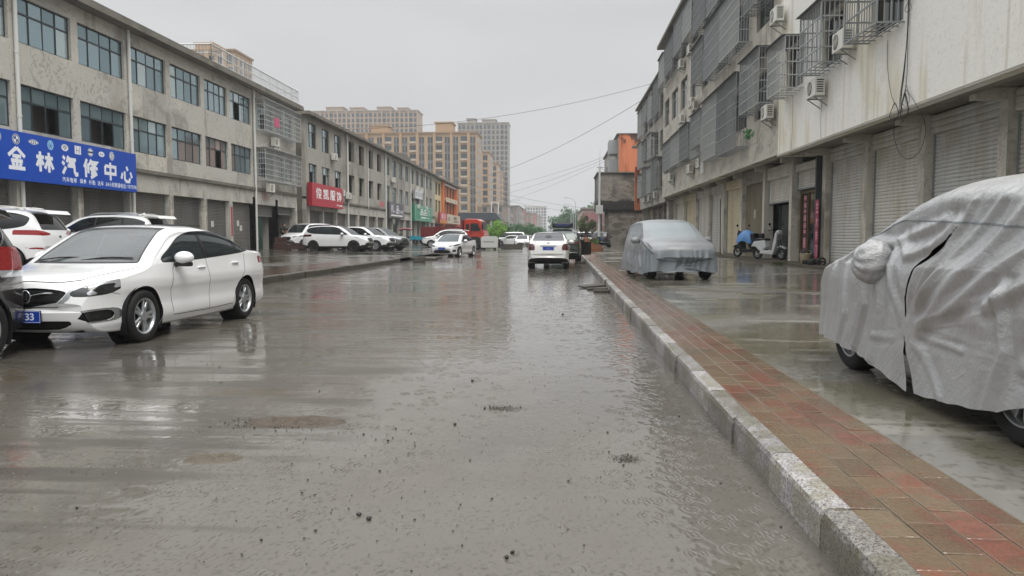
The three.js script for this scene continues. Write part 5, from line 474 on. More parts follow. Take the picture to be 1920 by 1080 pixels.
// near cars on the left
makeCar('dark_suv', 'dark brown utility vehicle cut off by the left edge beside the sedan', suv({ L: 4.6, paint: darkPaint, N: 120, res: [4, 24, 14, 20], plan: planStd(4.6), panels: [{ name: 'tail_lamp', rear: true, mat: redLens, off: 0.012, x: 0.62, P: [[0.52, 0.98], [0.54, 1.08], [0.72, 1.17], [0.9, 1.19], [0.97, 1.12], [0.95, 0.98], [0.8, 0.93]] }, { name: 'reverse_lamp', rear: true, mat: lampBright, off: 0.008, x: 0.62, P: [[0.72, 0.87], [0.74, 0.92], [0.9, 0.96], [0.95, 0.92], [0.9, 0.87]] }, ...rearTrim], trimMat: chrome, extra(car, cx) { spoiler(car, cx, darkPaint); } }), [-6.76, 0, -5.86], -Math.PI / 2 - 0.02);
makeCar('white_suv', 'white utility vehicle with red tail lamps behind the sedan at the left edge', suv({ paint: whitePaint, N: 120, res: [4, 22, 14, 18], panels: [{ ...tailA(), P: [[0.4, 0.98], [0.42, 1.02], [0.66, 1.08], [0.97, 1.1], [0.97, 1.0], [0.7, 0.96]] }, ...rearTrim, { name: 'reflector', rear: true, mat: redLens, x: 0.6, off: 0.003, P: [[0.62, 0.6], [0.62, 0.64], [0.86, 0.66], [0.86, 0.62]] }], extra(car, cx) { spoiler(car, cx, whitePaint, 1.62); rails(car, cx, pipeMat); obj('roof_aerial', bar([0.75 - cx, 1.66, 0], [0.6 - cx, 1.86, 0], 0.006, 5), blackTrim, car); obj('tail_badge', rbox(-0.004, 0.004, 0.9, 0.96, -0.06, 0.06, 0.003).translate(0.03 - cx, 0, 0), chrome, car); } }), [-15.3, leftY(-15.3), -18.6], Math.PI + 0.157);
makeCar('white_mpv', 'white car with black windows and rear spoiler seen over the sedan roof', suv({ paint: pearlPaint, L: 4.6, panels: [tailA()], trimMat: chrome, extra(car, cx) { spoiler(car, cx, pearlPaint, 1.63); rails(car, cx, chrome); obj('shark_fin_aerial', prism([[0, 0], [0.16, 0], [0.02, 0.07]], -0.02, 0.02, 0.004).translate(0.8 - cx, 1.66, 0), pearlPaint, car); } }), [-15.25, leftY(-15.25), -24.2], Math.PI + 0.03);
// cars on the forecourt
makeCar('white_van', 'boxy white van facing out beside the gap between the buildings', suv({ L: 4.2, plan: planStd(4.2), top: [[0, 0.8], [0.05, 1.2], [0.12, 1.6], [0.3, 1.74], [1.4, 1.8], [2.5, 1.76], [2.8, 1.68], [3.2, 1.36], [3.42, 1.16], [3.7, 1.06], [4.0, 0.96], [4.14, 0.82], [4.2, 0.66]], axles: [0.85, 3.35], windshield: { y0: 1.15, y1: 1.68, zb: 0.68, zt: 0.62 }, rearGlass: null, sideGlass: [[3.1, 1.14], [2.85, 1.4], [2.6, 1.62], [1.6, 1.66], [0.5, 1.62], [0.42, 1.2], [1.8, 1.14]], panels: faceA, plateF: [0.0, 0.5] }), [-17.3, leftY(-17.3), -50.5], -Math.PI / 2 - 0.45);
makeCar('white_suv', 'white utility vehicle parked side-on with dark wheels under the red sign', suv({ paint: whitePaint, rim: 'dark', panels: [...faceA, tailA(redLensDark)], extra(car, cx) { rails(car, cx, blackTrim); }, sideMat: glassScreen }), [-14.3, leftY(-14.3), -47.6], -0.1);
makeCar('white_hatchback', 'white car nosing out behind the side-on utility vehicle', suv({ paint: whitePaint, panels: [...faceA, tailA()] }), [-13.6, leftY(-13.6), -51.2], -0.22);
makeCar('grey_suv', 'dark grey car, the furthest of the cars parked outside the shutters', suv({ paint: silverPaint, panels: [...faceA, tailA()] }), [-13.3, leftY(-13.3), -54.4], -0.3);
makeCar('white_suv', 'white utility vehicle half hidden behind the oncoming white sedan', suv({ paint: whitePaint, panels: [...faceA, tailA()], extra(car, cx) { rails(car, cx, chrome); spoiler(car, cx, whitePaint, 1.62); } }), [-10.6, leftY(-10.6), -69], Math.PI + 0.15);
// cars on the road
const sedanFace = [{ name: 'headlight', mat: lampDark, off: 0, x: 3.7, P: [[0.4, 0.68], [0.5, 0.74], [0.7, 0.79], [0.87, 0.84], [0.84, 0.74], [0.6, 0.67]] }, { name: 'grille', pair: false, mat: chrome, off: 0.003, P: [[-0.05, 0.71], [0.4, 0.7], [0.4, 0.67], [-0.05, 0.66]] }, { name: 'lower_intake', pair: false, mat: blackTrim, off: -0.02, P: [[-0.05, 0.5], [0.5, 0.48], [0.6, 0.36], [0.5, 0.28], [-0.05, 0.27]] }, { name: 'fog_lamp_recess', mat: blackTrim, off: -0.01, P: [[0.64, 0.46], [0.78, 0.48], [0.78, 0.36], [0.68, 0.34]] }];
makeCar('white_sedan', 'small white sedan with blue plate facing the camera in mid-street', { ...sedanBase, paint: whitePaint, N: 100, res: [3, 18, 12, 16], seams: doorSeams, panels: sedanFace, plateF: [0.0, 0.56], screenMat: phys(0x39454a, 0.08) }, [-6.75, 0, -47.4], -Math.PI / 2 - 0.2);
const cityTop = [[0, 0.62], [0.03, 0.86], [0.09, 1.02], [0.22, 1.1], [0.45, 1.13], [0.7, 1.22], [1.05, 1.38], [1.5, 1.455], [2.1, 1.475], [2.5, 1.44], [2.9, 1.25], [3.25, 1.05], [3.6, 0.98], [4.0, 0.9], [4.25, 0.8], [4.36, 0.68], [4.4, 0.56]];
const citySpec = { ...sedanBase, L: 4.4, W: 1.72, top: cityTop, bot: [[0, 0.46], [0.05, 0.36], [0.2, 0.3], [0.5, 0.22], [3.9, 0.2], [4.3, 0.26], [4.4, 0.42]], plan: planStd(4.4), axles: [0.95, 3.5], R: 0.31, rimR: 0.2, paint: pearlPaint, N: 110, res: [3, 22, 14, 18], seams: [{ rear: true, P: [[0, 0.68], [0.58, 0.68], [0.6, 0.8], [0.52, 1.02], [0.5, 1.1]], w: 0.005 }], windshield: { y0: 1.03, y1: 1.42, zb: 0.66, zt: 0.52 }, rearGlass: { y0: 1.145, y1: 1.425, zb: 0.62, zt: 0.53, arch: -0.05 }, rearMat: phys(0x3c4044, 0.16), sideGlass: [[2.95, 1.02], [2.6, 1.24], [2.2, 1.38], [1.6, 1.4], [1.1, 1.33], [0.8, 1.2], [1.2, 1.08], [2, 1.04]], pillars: [[1.95, 0]], mirror: [2.75, 1.05], panels: [{ name: 'tail_lamp', rear: true, mat: redLensDark, off: 0.006, x: 0.6, P: [[0.55, 0.76], [0.54, 0.88], [0.6, 1.0], [0.74, 1.0], [0.86, 0.92], [0.84, 0.76]] }, { name: 'rear_bumper_trim', rear: true, pair: false, mat: blackTrim, off: -0.004, x: 0.5, P: [[-0.1, 0.44], [0.5, 0.44], [0.74, 0.4], [0.8, 0.3], [0.7, 0.26], [-0.1, 0.26]] }], plateR: [0.02, 0.82] };
const cityExtra = (car, cx) => { obj('boot_chrome_bar', rbox(-0.012, 0.012, -0.015, 0.015, -0.32, 0.32, 0.008).translate(0.035 - cx, 0.93, 0), chrome, car); obj('boot_badge', rbox(-0.01, 0.01, -0.035, 0.035, -0.05, 0.05, 0.01).translate(0.09 - cx, 1.03, 0), chrome, car); obj('brake_light', rbox(-0.02, 0.02, -0.01, 0.01, -0.12, 0.12, 0.006).translate(0.85 - cx, 1.33, 0), redLensDark, car); };
makeCar('white_sedan', 'white sedan seen from behind standing in the wet lane ahead', { ...citySpec, extra: cityExtra }, [-0.46, 0, -31.8], Math.PI / 2);
{
  const c = makeCar('green_suv', 'dark utility vehicle with roof box and open door ahead of the white sedan', suv({ paint: greenPaint, panels: [tailA(redLensDark), ...rearTrim], rearMat: phys(0x6d7a78, 0.12), sideMat: glassScreen, extra(car, cx) { obj('roof_box', [rbox(0.7 - cx, 2.3 - cx, 1.72, 1.95, -0.5, 0.5, 0.07, 3)], std(0x0e1014, 0.4), car); obj('roof_box_strap', [rbox(0.68 - cx, 0.72 - cx, 1.77, 1.88, -0.34, 0.34, 0.01)], std(0x2c3a5e, 0.6), car); rails(car, cx, chrome); const d = obj('open_door', [rbox(-0.05, 0.05, 0.35, 1.02, 0, 0.85, 0.03), rbox(-0.02, 0.02, 1.02, 1.45, 0.1, 0.16, 0.01), rbox(-0.02, 0.02, 1.4, 1.45, 0.16, 0.7, 0.01)], blackTrim, car); d.position.set(2.75 - cx, 0, 0.9); d.rotation.y = 0.85; } }), [0.12, 0, -37.6], Math.PI / 2);
}
makeCar('black_suv', 'black utility vehicle parked by the stained concrete wall', suv({ paint: blackPaint, panels: [tailA(redLensDark), ...rearTrim], plateR: [0.02, 0.85], rearMat: phys(0x2d3236, 0.1) }), [4.35, 0.17, -79], Math.PI / 2 - 0.12);
// far traffic
const farSedan = (label, x, D, turn, p = whitePaint, o = {}) => makeCar('far_sedan', label, { ...sedanBase, N: 44, res: [2, 10, 6, 8], paint: p, seams: [], panels: sedanFace, mirror: sedanBase.mirror, ...o }, [x, 0, -D], turn, 'cars far down the street');
farSedan('white sedan far down the street left of the lane', -4.5, 92, -Math.PI / 2 - 0.1); farSedan('small white sedan side-on in front of the far van', -6.6, 104, Math.PI - 0.4);
const farVan = (label, x, D, turn) => makeCar('far_van', label, suv({ N: 40, res: [2, 8, 6, 8], L: 4.8, plan: planStd(4.8), top: [[0, 0.8], [0.05, 1.3], [0.12, 1.75], [0.3, 1.9], [1.4, 1.96], [3.4, 1.9], [3.7, 1.82], [4.2, 1.4], [4.45, 1.16], [4.65, 1.0], [4.76, 0.82], [4.8, 0.66]], axles: [0.9, 3.9], windshield: { y0: 1.18, y1: 1.8, zb: 0.7, zt: 0.62 }, rearGlass: { y0: 1.2, y1: 1.7, zb: 0.6, zt: 0.58 }, sideGlass: [[4.1, 1.16], [3.8, 1.5], [3.5, 1.72], [1.6, 1.78], [0.5, 1.74], [0.42, 1.25], [1.8, 1.18]], pillars: [[2.8], [1.6]], panels: [] }), [x, 0, -D], turn, 'cars far down the street');
farVan('white van beyond the far bushes on the left', -7.6, 112, Math.PI + 0.1); farVan('white van crossing behind the earth heap on the right', 3.6, 108, 0.05); farSedan('white hatchback parked at the far kerb on the left', -5.4, 122, Math.PI - 0.2);
// ---------------------------------------------------------------- two cars under silver rain covers
const crinkle = tex(1024, 1024, (u, v, c) => { const a = fbm(u, v, 14, 14, 4, 1), b = fbm(u, v, 40, 40, 3, 3), g = fbm(u, v, 220, 220, 1, 2); const r = 1 - Math.abs(a - 0.5) * 5, q = 1 - Math.abs(b - 0.5) * 4; c[0] = c[1] = c[2] = clamp(0.25 + 0.35 * Math.max(0, r) + 0.25 * Math.max(0, q) + 0.15 * g); }, { srgb: false });
const coverTone = tex(512, 512, (u, v, c) => { const a = fbm(u, v, 5, 5, 4, 1), b = fbm(u, v, 60, 8, 3, 3); c[0] = c[1] = c[2] = 0.86; blend(c, [0.84, 0.84, 0.84], 0.5 * smooth(0.5, 0.7, b)); blend(c, [0.76, 0.755, 0.74], 0.4 * smooth(0.5, 0.66, a)); });
const silverCloth = phys(0xc0c1c2, 0.42, { metalness: 0.08, clearcoat: 0.5, clearcoatRoughness: 0.28, map: coverTone, bumpMap: crinkle, bumpScale: 0.006 }), duskCloth = phys(0xa2a6a9, 0.42, { metalness: 0.08, clearcoat: 0.5, clearcoatRoughness: 0.28, map: coverTone, bumpMap: crinkle, bumpScale: 0.006 }), greyCloth = phys(0x7c8387, 0.45, { metalness: 0.08, bumpMap: crinkle, bumpScale: 0.004 }), clearCloth = phys(0x8f979b, 0.34, { bumpMap: crinkle, bumpScale: 0.0012 }), hidden = std(0x131416, 0.5);
const ridge = (d, w) => Math.exp(-((d / w) ** 2)) - 0.45 * Math.exp(-(((d - 1.9 * w) / w) ** 2));
function coverWarp(folds, noiseAmp, extra, tie) { return (g) => { const p = g.attributes.position; for (let i = 0; i < p.count; i++) { const x = p.getX(i), y = p.getY(i), z = p.getZ(i), s = Math.sign(z) || 1, sideW = smooth(0.45, 0.8, Math.abs(z)); let d = 0; for (const [P, a, w] of folds) d += 0.5 * a * ridge(sdLine(x, y, P), w * 0.65); const n = fbm((x * 0.13 + y * 0.09 + s * 0.2 + 3) % 1, (y * 0.05 + z * 0.11 + 2) % 1, 12, 12, 3, 2) - 0.5; if (tie) { const rx = x - tie[0], ry = y - tie[1], rr = Math.hypot(rx, ry), ph = Math.atan2(ry, rx) / 6.2832 + 0.5, q = fbm((ph + 0.02 * Math.sin(rr * 5) + 1) % 1, (rr * 0.06 + 0.1) % 1, 13, 4, 2, 1), q2 = fbm((ph + 1.3) % 1, (rr * 0.1) % 1, 60, 10, 2, 4); d += smooth(0.04, 0.5, rr) * (0.034 * Math.max(0, 1 - Math.abs(q - 0.5) * 6) + 0.008 * Math.max(0, 1 - Math.abs(q2 - 0.5) * 6)) * smooth(0.25, 0.5, y) * smooth(2.95, 2.45, x); d += smooth(2.6, 3.0, x) * 0.03 * Math.max(0, 1 - Math.abs(fbm((x * 0.1 + y * 0.012) % 1, (y * 0.04) % 1, 40, 4, 2, 3) - 0.5) * 6); }
  d = d * sideW * (tie ? smooth(0.03, 0.28, Math.hypot(x - tie[0], y - tie[1])) : 1) + n * noiseAmp * (0.4 + 0.6 * sideW); let dx = 0, dy = (1 - sideW) * d * 0.5, dz = s * d * sideW; if (extra) { const e = extra(x, y, z); dx += e[0]; dy += e[1]; dz += e[2]; } p.setXYZ(i, x + dx, y + dy, z + dz); } }; }
function pouch(r, seed, sy = 1) { const g = new THREE.SphereGeometry(r, 48, 32), p = g.attributes.position; for (let i = 0; i < p.count; i++) { const v = V(p.getX(i), p.getY(i), p.getZ(i)), a = Math.atan2(v.y, v.x), q = v.z / r; const f = 1 + 0.15 * Math.abs(Math.sin(a * 4.5 + seed + q * 2)) * (0.4 + 0.6 * Math.max(0, -q)) + 0.12 * (fbm((a / 6.3 + 0.5) % 1, (q * 0.5 + 0.5) % 1, 8, 6, 3, seed % 5) - 0.5) * 2; v.multiplyScalar(f); p.setXYZ(i, v.x, v.y * sy, v.z); } g.computeVertexNormals(); return g; }
{ // foreground
  const tie = [2.28, 0.48], folds = [
    [[[1.75, 1.36], [2.05, 0.9], tie], 0.03, 0.035], [[[1.45, 1.38], [1.85, 0.95], tie], 0.045, 0.05], [[[1.1, 1.4], [1.5, 1.0], [1.95, 0.62], tie], 0.05, 0.06], [[[0.75, 1.36], [1.15, 1.02], [1.62, 0.72], [2.1, 0.5]], 0.05, 0.06], [[[0.4, 1.25], [0.85, 0.95], [1.3, 0.74]], 0.055, 0.06], [[[0.2, 1.05], [0.6, 0.8], [0.95, 0.45]], 0.05, 0.07],
    [[[2.66, 1.02], [2.52, 0.78], tie], 0.05, 0.06], [[[2.6, 1.12], [2.35, 1.0], [2.05, 1.08], [1.9, 1.22]], 0.055, 0.06], [[[3.2, 1.12], [2.75, 1.08], [2.35, 1.16], [2.0, 1.24]], 0.035, 0.05], [[[2.75, 0.95], [2.7, 0.6], [2.8, 0.2]], 0.045, 0.06], [[[3.1, 0.95], [3.0, 0.6], [3.15, 0.25]], 0.05, 0.05], [[[3.4, 0.9], [3.35, 0.5], [3.5, 0.2]], 0.045, 0.05], [[[3.7, 0.85], [3.75, 0.5], [3.8, 0.2]], 0.045, 0.06],
    [[tie, [2.0, 0.34], [1.75, 0.12]], 0.02, 0.05], [[tie, [2.5, 0.4], [2.75, 0.38]], 0.018, 0.04], [[tie, [1.9, 0.46], [1.55, 0.45]], 0.018, 0.035], [[[1.2, 0.85], [1.15, 0.5], [1.28, 0.14]], 0.05, 0.06], [[[0.9, 0.7], [0.95, 0.4], [0.98, 0.2]], -0.04, 0.07], [[[0.72, 0.9], [0.7, 0.5], [0.75, 0.2]], 0.05, 0.05], [[[0.4, 0.9], [0.42, 0.5], [0.4, 0.2]], 0.045, 0.05],
  ];
  const sp = { L: 4.5, W: 1.86, N: 320, res: [2, 100, 60, 44], top: [[0, 0.8], [0.06, 1.0], [0.2, 1.16], [0.45, 1.33], [0.9, 1.475], [1.5, 1.54], [2.0, 1.555], [2.4, 1.5], [2.85, 1.36], [3.3, 1.18], [3.6, 1.07], [4.0, 0.98], [4.3, 0.88], [4.45, 0.72], [4.5, 0.55]], bot: [[0, 0.02], [4.5, 0.02]], belt: [[0, 0.95], [4.5, 0.9]], plan: [[0, 0.84], [0.2, 0.93], [0.6, 0.985], [2, 1], [3.6, 0.98], [4.2, 0.92], [4.5, 0.82]], crown: [[0, 0.1], [1, 0.2], [2.2, 0.22], [3.4, 0.16], [4.5, 0.1]], crownPow: 2.3, side: [[0, 1.04], [0.2, 1.02], [0.5, 1.0], [0.75, 1.0], [0.95, 0.97], [1.2, 0.93]], tumble: 0.34, bulge: -0.02, bowF: 0.14, bowR: 0.1, openEnds: false, warp: coverWarp(folds, 0.05, null, tie) };
  let s = loft(sp), r; const hem = pchip([[0, 0.2], [0.85, 0.25], [1.08, 0.2], [1.18, 0.165], [2.06, 0.075], [2.13, 0.07], [2.66, 0.14], [3.07, 0.19], [3.7, 0.225], [4.5, 0.22]]); [r, s] = cut(s, (x, y, z) => y - hem(x) - 0.004 * Math.sin(x * 23 + z * 9));
  const slit = [[1.85, 1.2], [2.03, 1.04], [2.18, 0.92], [2.29, 0.7], [2.3, 0.48], [2.26, 0.34], [2.12, 0.05]], wid = (x, y) => (y > 0.55 ? 0.006 + 0.009 * Math.sin((y - 0.5) * 4.5) : 0.004 + 0.05 * clamp((0.45 - y) / 0.4)) * (y > 1.15 ? 0.5 : 1); [r, s] = cut(s, (x, y, z) => Math.max(sdLine(x, y, slit) - wid(x, y), z));
  const cx = (0.95 + 3.5) / 2, c = thing('covered_car', 'large car under a silver rain cover in the right foreground', 'car', [3.33, 0.165, -5.28], Math.PI / 2); const seam = [[3.35, 1.06], [2.65, 1.25], [2.2, 1.24], [1.6, 1.21], [0.8, 1.16]]; let sm;[sm, s] = cut(s, (x, y, z) => Math.max(sdLine(x, y, seam) - 0.005, z)); const hm = [];
  obj('rain_cover', soupGeo(s).translate(-cx, 0, 0), silverCloth, c); obj('cover_seam', soupGeo(sm, 0.004).translate(-cx, 0, 0), greyCloth, c); const hemPts = []; for (let x = 0.3; x < 2.1; x += 0.1) hemPts.push([x - cx, hem(x) + 0.006, -0.965 - 0.02 * Math.sin(x * 9)]);
  const ph = obj('mirror_pouch', pouch(0.14, 2), silverCloth, c); ph.position.set(2.76 - cx, 0.94, -0.96); ph.scale.set(0.8, 1.12, 1.0); ph.rotation.x = 0.2; obj('pouch_tie', tube([[0.1, 0.17, 0.1], [0.15, 0.05, 0.14], [0.14, -0.12, 0.13]], 0.006, 12, 4), greyCloth, ph);
  let body = loft({ ...citySpec, L: 4.4, top: citySpec.top.map(([x, y]) => [x, y * 0.97]), N: 40, res: [2, 10, 6, 8] }); for (const ax of [0.9, 3.45]) [r, body] = cut(body, (x, y, z) => Math.max(Math.hypot(x - ax, y - 0.33) - 0.37, 0.5 - Math.abs(z))); obj('hidden_body', soupGeo(body).translate(-2.2, 0, 0).scale(0.86, 0.84, 0.76).translate(2.2 - cx + 0.02, 0.03, 0), hidden, c); for (const ax of [1.1, 3.5]) for (const sd of [-1, 1]) addWheel(c, ax - cx, sd * 0.75, 0.34, 0.235, 0.22, 'multi'); obj('underbody', rbox(-1.9, 1.9, 0.2, 0.3, -0.6, 0.6, 0.03), wellMat, c);
}
{ // further off, facing the camera
  const front = (x, y, z) => { const fx = smooth(3.9, 4.3, x), lo = smooth(0.85, 0.5, y), a = fx * lo * 0.055 * (1 - Math.abs(Math.sin(z * 15 + 2.2 * Math.sin(z * 5 + 1) + y * 2)) * 1.6); const sd = smooth(0.5, 0.85, Math.abs(z)) * lo * 0.055 * (1 - 1.6 * Math.abs(Math.sin(x * 9 + y * 2 + 1.5 * Math.sin(x * 3.1)))); return [a, 0, Math.sign(z) * sd]; };
  const sp = { L: 4.3, W: 1.84, N: 150, res: [2, 40, 24, 34], top: [[0, 0.8], [0.06, 1.05], [0.25, 1.35], [0.6, 1.53], [1.2, 1.6], [1.9, 1.61], [2.2, 1.57], [2.6, 1.4], [2.95, 1.2], [3.2, 1.08], [3.5, 1.05], [3.9, 0.99], [4.12, 0.92], [4.24, 0.8], [4.3, 0.6]], bot: [[0, 0.04], [4.3, 0.04]], belt: [[0, 1.05], [4.3, 0.9]], plan: [[0, 0.84], [0.2, 0.93], [0.6, 0.985], [2, 1], [3.4, 0.985], [3.95, 0.95], [4.2, 0.9], [4.3, 0.86]], crown: [[0, 0.1], [1, 0.13], [2.2, 0.12], [3.2, 0.1], [4.3, 0.08]], crownPow: 2.6, side: [[0, 1.03], [0.3, 1.02], [0.6, 1.0], [0.85, 0.99], [1.05, 0.94], [1.3, 0.9]], tumble: 0.36, bulge: -0.01, bowF: 0.16, capRings: 16, capWarp: (x, y, z, nx) => nx < 0 ? [0, 0, 0] : front(4.3, y, z), warp: coverWarp([[[[2.95, 1.05], [3.5, 0.9], [4.2, 0.7]], 0.03, 0.05], [[[2.6, 1.2], [2.3, 0.8], [2.0, 0.3]], 0.04, 0.06], [[[1.5, 1.2], [1.4, 0.7], [1.6, 0.3]], 0.04, 0.06], [[[3.1, 1.05], [3.0, 0.6], [3.2, 0.3]], 0.04, 0.06]], 0.06, front) };
  let s = loft(sp), r, w; const hem = (x, y, z) => (x > 3.6 ? 0.19 : 0.15) + 0.02 * Math.sin(z * 11) + 0.03 * Math.sin(x * 5); [r, s] = cut(s, (x, y, z) => y - hem(x, y, z)); [w, s] = cut(s, (x, y, z) => Math.max(Math.abs(z) - mix(0.68, 0.56, clamp((y - 1.1) / 0.42)), 1.1 - y, y - 1.53, 1.95 - x)); let sw;[sw, s] = cut(s, (x, y, z, nx, ny, nz) => Math.max(sdPoly(x, y, [[2.75, 1.14], [2.3, 1.45], [1.3, 1.52], [0.7, 1.4], [0.8, 1.16]]), 0.4 - Math.abs(nz))); let lo, hi;[lo, hi] = cut(s, (x, y, z) => Math.max(y - 0.78 - 0.01 * Math.sin(z * 8), 3.3 - x));
  const cx = (0.85 + 3.45) / 2, c = thing('covered_car', 'smaller covered car with fogged windscreen parked facing the camera', 'car', [3.0, 0.17, -21.4], -Math.PI / 2 + 0.1); obj('rain_cover', soupGeo(hi).translate(-cx, 0, 0), duskCloth, c); obj('front_apron', soupGeo(lo).translate(-cx, 0, 0), greyCloth, c); obj('cover_window', soupGeo(w, -0.004).translate(-cx, 0, 0), clearCloth, c); bySide(sw).forEach((q) => obj('cover_window', soupGeo(q, -0.004).translate(-cx, 0, 0), clearCloth, c));
  for (const sd of [-1, 1]) { const m = obj('mirror_pouch', pouch(0.105, 3 + sd, 0.85), duskCloth, c); m.position.set(2.72 - cx, 1.02, sd * 1.0); m.scale.set(0.8, 1, 1.15); } let body = loft({ ...citySpec, N: 30, res: [2, 8, 6, 8] }); for (const ax of [0.8, 3.4]) [r, body] = cut(body, (x, y, z) => Math.max(Math.hypot(x - ax, y - 0.33) - 0.37, 0.5 - Math.abs(z))); obj('hidden_body', soupGeo(body).translate(-2.2, 0, 0).scale(0.88, 0.86, 0.86).translate(2.05 - cx, 0.03, 0), hidden, c); for (const ax of [0.85, 3.45]) for (const sd of [-1, 1]) addWheel(c, ax - cx, sd * 0.73, 0.32, 0.22, 0.22, 'multi'); obj('underbody', rbox(-1.8, 1.8, 0.2, 0.3, -0.6, 0.6, 0.03), wellMat, c);
}
// ---------------------------------------------------------------- scooters, tricycle, lorry, person and small things
function wheelSmall(parent, x, R, w, rimMat) { const t = obj('wheel', new THREE.TorusGeometry(R - w, w, 10, 28), rubber, parent); t.position.set(x, R, 0); const l = [new THREE.TorusGeometry(R - w * 1.9, 0.012, 6, 24), new THREE.CylinderGeometry(0.06, 0.06, 0.07, 14).rotateX(Math.PI / 2)]; for (let k = 0; k < 5; k++) { const a = k / 5 * 6.283; l.push(bar([0, 0, 0], [Math.cos(a) * (R - w * 1.9), Math.sin(a) * (R - w * 1.9), 0], 0.014, 5)); } obj('rim', l, rimMat, t); return t; }
function scooter(label, pos, turn, { main, seatMat = blackTrim, basket = true, topBox = true }) { // x forward, z right
  const s = thing('electric_scooter', label, 'scooter', pos, turn); s.scale.setScalar(1.17); wheelSmall(s, -0.52, 0.23, 0.055, rimSilver); wheelSmall(s, 0.62, 0.23, 0.05, rimSilver);
  obj('floor_deck', prism([[-0.3, 0.24], [0.3, 0.22], [0.36, 0.32], [0.3, 0.33], [-0.28, 0.33]], -0.13, 0.13, 0.02), main, s); obj('rear_body', prism([[-0.72, 0.5], [-0.6, 0.64], [-0.1, 0.7], [-0.06, 0.5], [-0.2, 0.34], [-0.36, 0.38], [-0.5, 0.5]], -0.13, 0.13, 0.03), main, s); obj('seat', rbox(-0.62, -0.02, 0.7, 0.79, -0.13, 0.13, 0.04, 3), seatMat, s); obj('backrest', rbox(-0.78, -0.6, 0.74, 0.98, -0.16, 0.16, 0.05, 3), seatMat, s); obj('leg_shield', prism([[0.3, 0.3], [0.36, 0.3], [0.46, 0.62], [0.5, 0.98], [0.44, 0.98], [0.36, 0.66]], -0.16, 0.16, 0.02), main, s); obj('front_fork', [bar([0.62, 0.23, -0.07], [0.48, 0.72, -0.06], 0.022), bar([0.62, 0.23, 0.07], [0.48, 0.72, 0.06], 0.022)], blackTrim, s); obj('front_mudguard', prism([[0.42, 0.44], [0.5, 0.5], [0.66, 0.52], [0.82, 0.44], [0.8, 0.41], [0.64, 0.48], [0.5, 0.46]], -0.06, 0.06, 0.01), main, s); obj('handlebar', [tube([[0.28, 1.06, -0.34], [0.4, 1.1, -0.18], [0.46, 1.04, 0], [0.4, 1.1, 0.18], [0.28, 1.06, 0.34]], 0.018, 20, 6), bar([0.47, 0.8, 0], [0.46, 1.05, 0], 0.028)], blackTrim, s); obj('headlamp_cowl', rbox(0.4, 0.56, 0.92, 1.08, -0.11, 0.11, 0.05, 3), main, s); obj('rear_mudguard', prism([[-0.8, 0.34], [-0.72, 0.5], [-0.5, 0.52], [-0.3, 0.42], [-0.5, 0.48], [-0.7, 0.44]], -0.07, 0.07, 0.01), blackTrim, s); obj('motor_cover', rbox(-0.5, -0.1, 0.24, 0.4, -0.1, 0.1, 0.04), blackTrim, s); obj('kick_stand', bar([-0.2, 0.24, 0.1], [-0.28, 0.0, 0.2], 0.012), blackTrim, s);
  for (const d of [-1, 1]) { const m = obj('mirror', new THREE.SphereGeometry(0.06, 12, 8).scale(0.4, 0.8, 1), blackTrim, s); m.position.set(0.34, 1.3, d * 0.33); obj('mirror_stalk', bar([0, -0.03, 0], [0.04, -0.22, -d * 0.12], 0.008), blackTrim, m); }
  if (basket) { const l = []; for (let k = 0; k <= 5; k++) { l.push(stick([0.6, 0.66 + k * 0.05, -0.16], [0.6, 0.66 + k * 0.05, 0.16], 0.007), stick([0.84, 0.66 + k * 0.05, -0.18], [0.84, 0.66 + k * 0.05, 0.18], 0.007), stick([0.6, 0.66 + k * 0.05, -0.16], [0.84, 0.66 + k * 0.05, -0.18], 0.007), stick([0.6, 0.66 + k * 0.05, 0.16], [0.84, 0.66 + k * 0.05, 0.18], 0.007)); } for (let k = 0; k <= 4; k++) l.push(stick([0.84, 0.66, -0.18 + k * 0.09], [0.84, 0.91, -0.18 + k * 0.09], 0.006), stick([0.6 + k * 0.06, 0.66, 0.17], [0.6 + k * 0.06, 0.91, 0.17], 0.006), stick([0.6 + k * 0.06, 0.66, -0.17], [0.6 + k * 0.06, 0.91, -0.17], 0.006)); l.push(box(0.6, 0.84, 0.65, 0.665, -0.17, 0.17)); obj('basket', l, blackTrim, s); }
  return s;
}
{
  scooter('white electric scooter with black basket by the half-open shop', [8.98, 0.29, -32.9], -1.02, { main: std(0xbfc0c0, 0.35) });
  const s = scooter('dark electric scooter with blue rain cape over its seat', [8.98, 0.29, -36.2], 2.15, { main: std(0x15171c, 0.4), basket: false }); obj('number_plate', box(-0.83, -0.82, 0.4, 0.55, -0.1, 0.1), std(0x8a4a3c, 0.6), s);
  const g = new THREE.SphereGeometry(0.5, 40, 20, 0, 6.283, 0, 1.75), p = g.attributes.position; for (let i = 0; i < p.count; i++) { const x = p.getX(i), y = p.getY(i), z = p.getZ(i), a = Math.atan2(z, x), f = 1 + 0.12 * Math.sin(a * 7) * clamp(0.8 - y * 1.6); p.setXYZ(i, x * 0.9 * f, (y - 0.5) * 0.9 + 0.12 * Math.sin(a * 3) * clamp(0.4 - y), z * 0.62 * f); } g.computeVertexNormals(); const cape = obj('rain_cape', g, std(0x5d8fc9, 0.5), scene); tag(cape, 'light blue rain cape draped over the dark scooter', 'cape'); cape.position.set(8.88, 1.6, -36.3); cape.scale.setScalar(1.1); cape.rotation.y = 2.15;
}
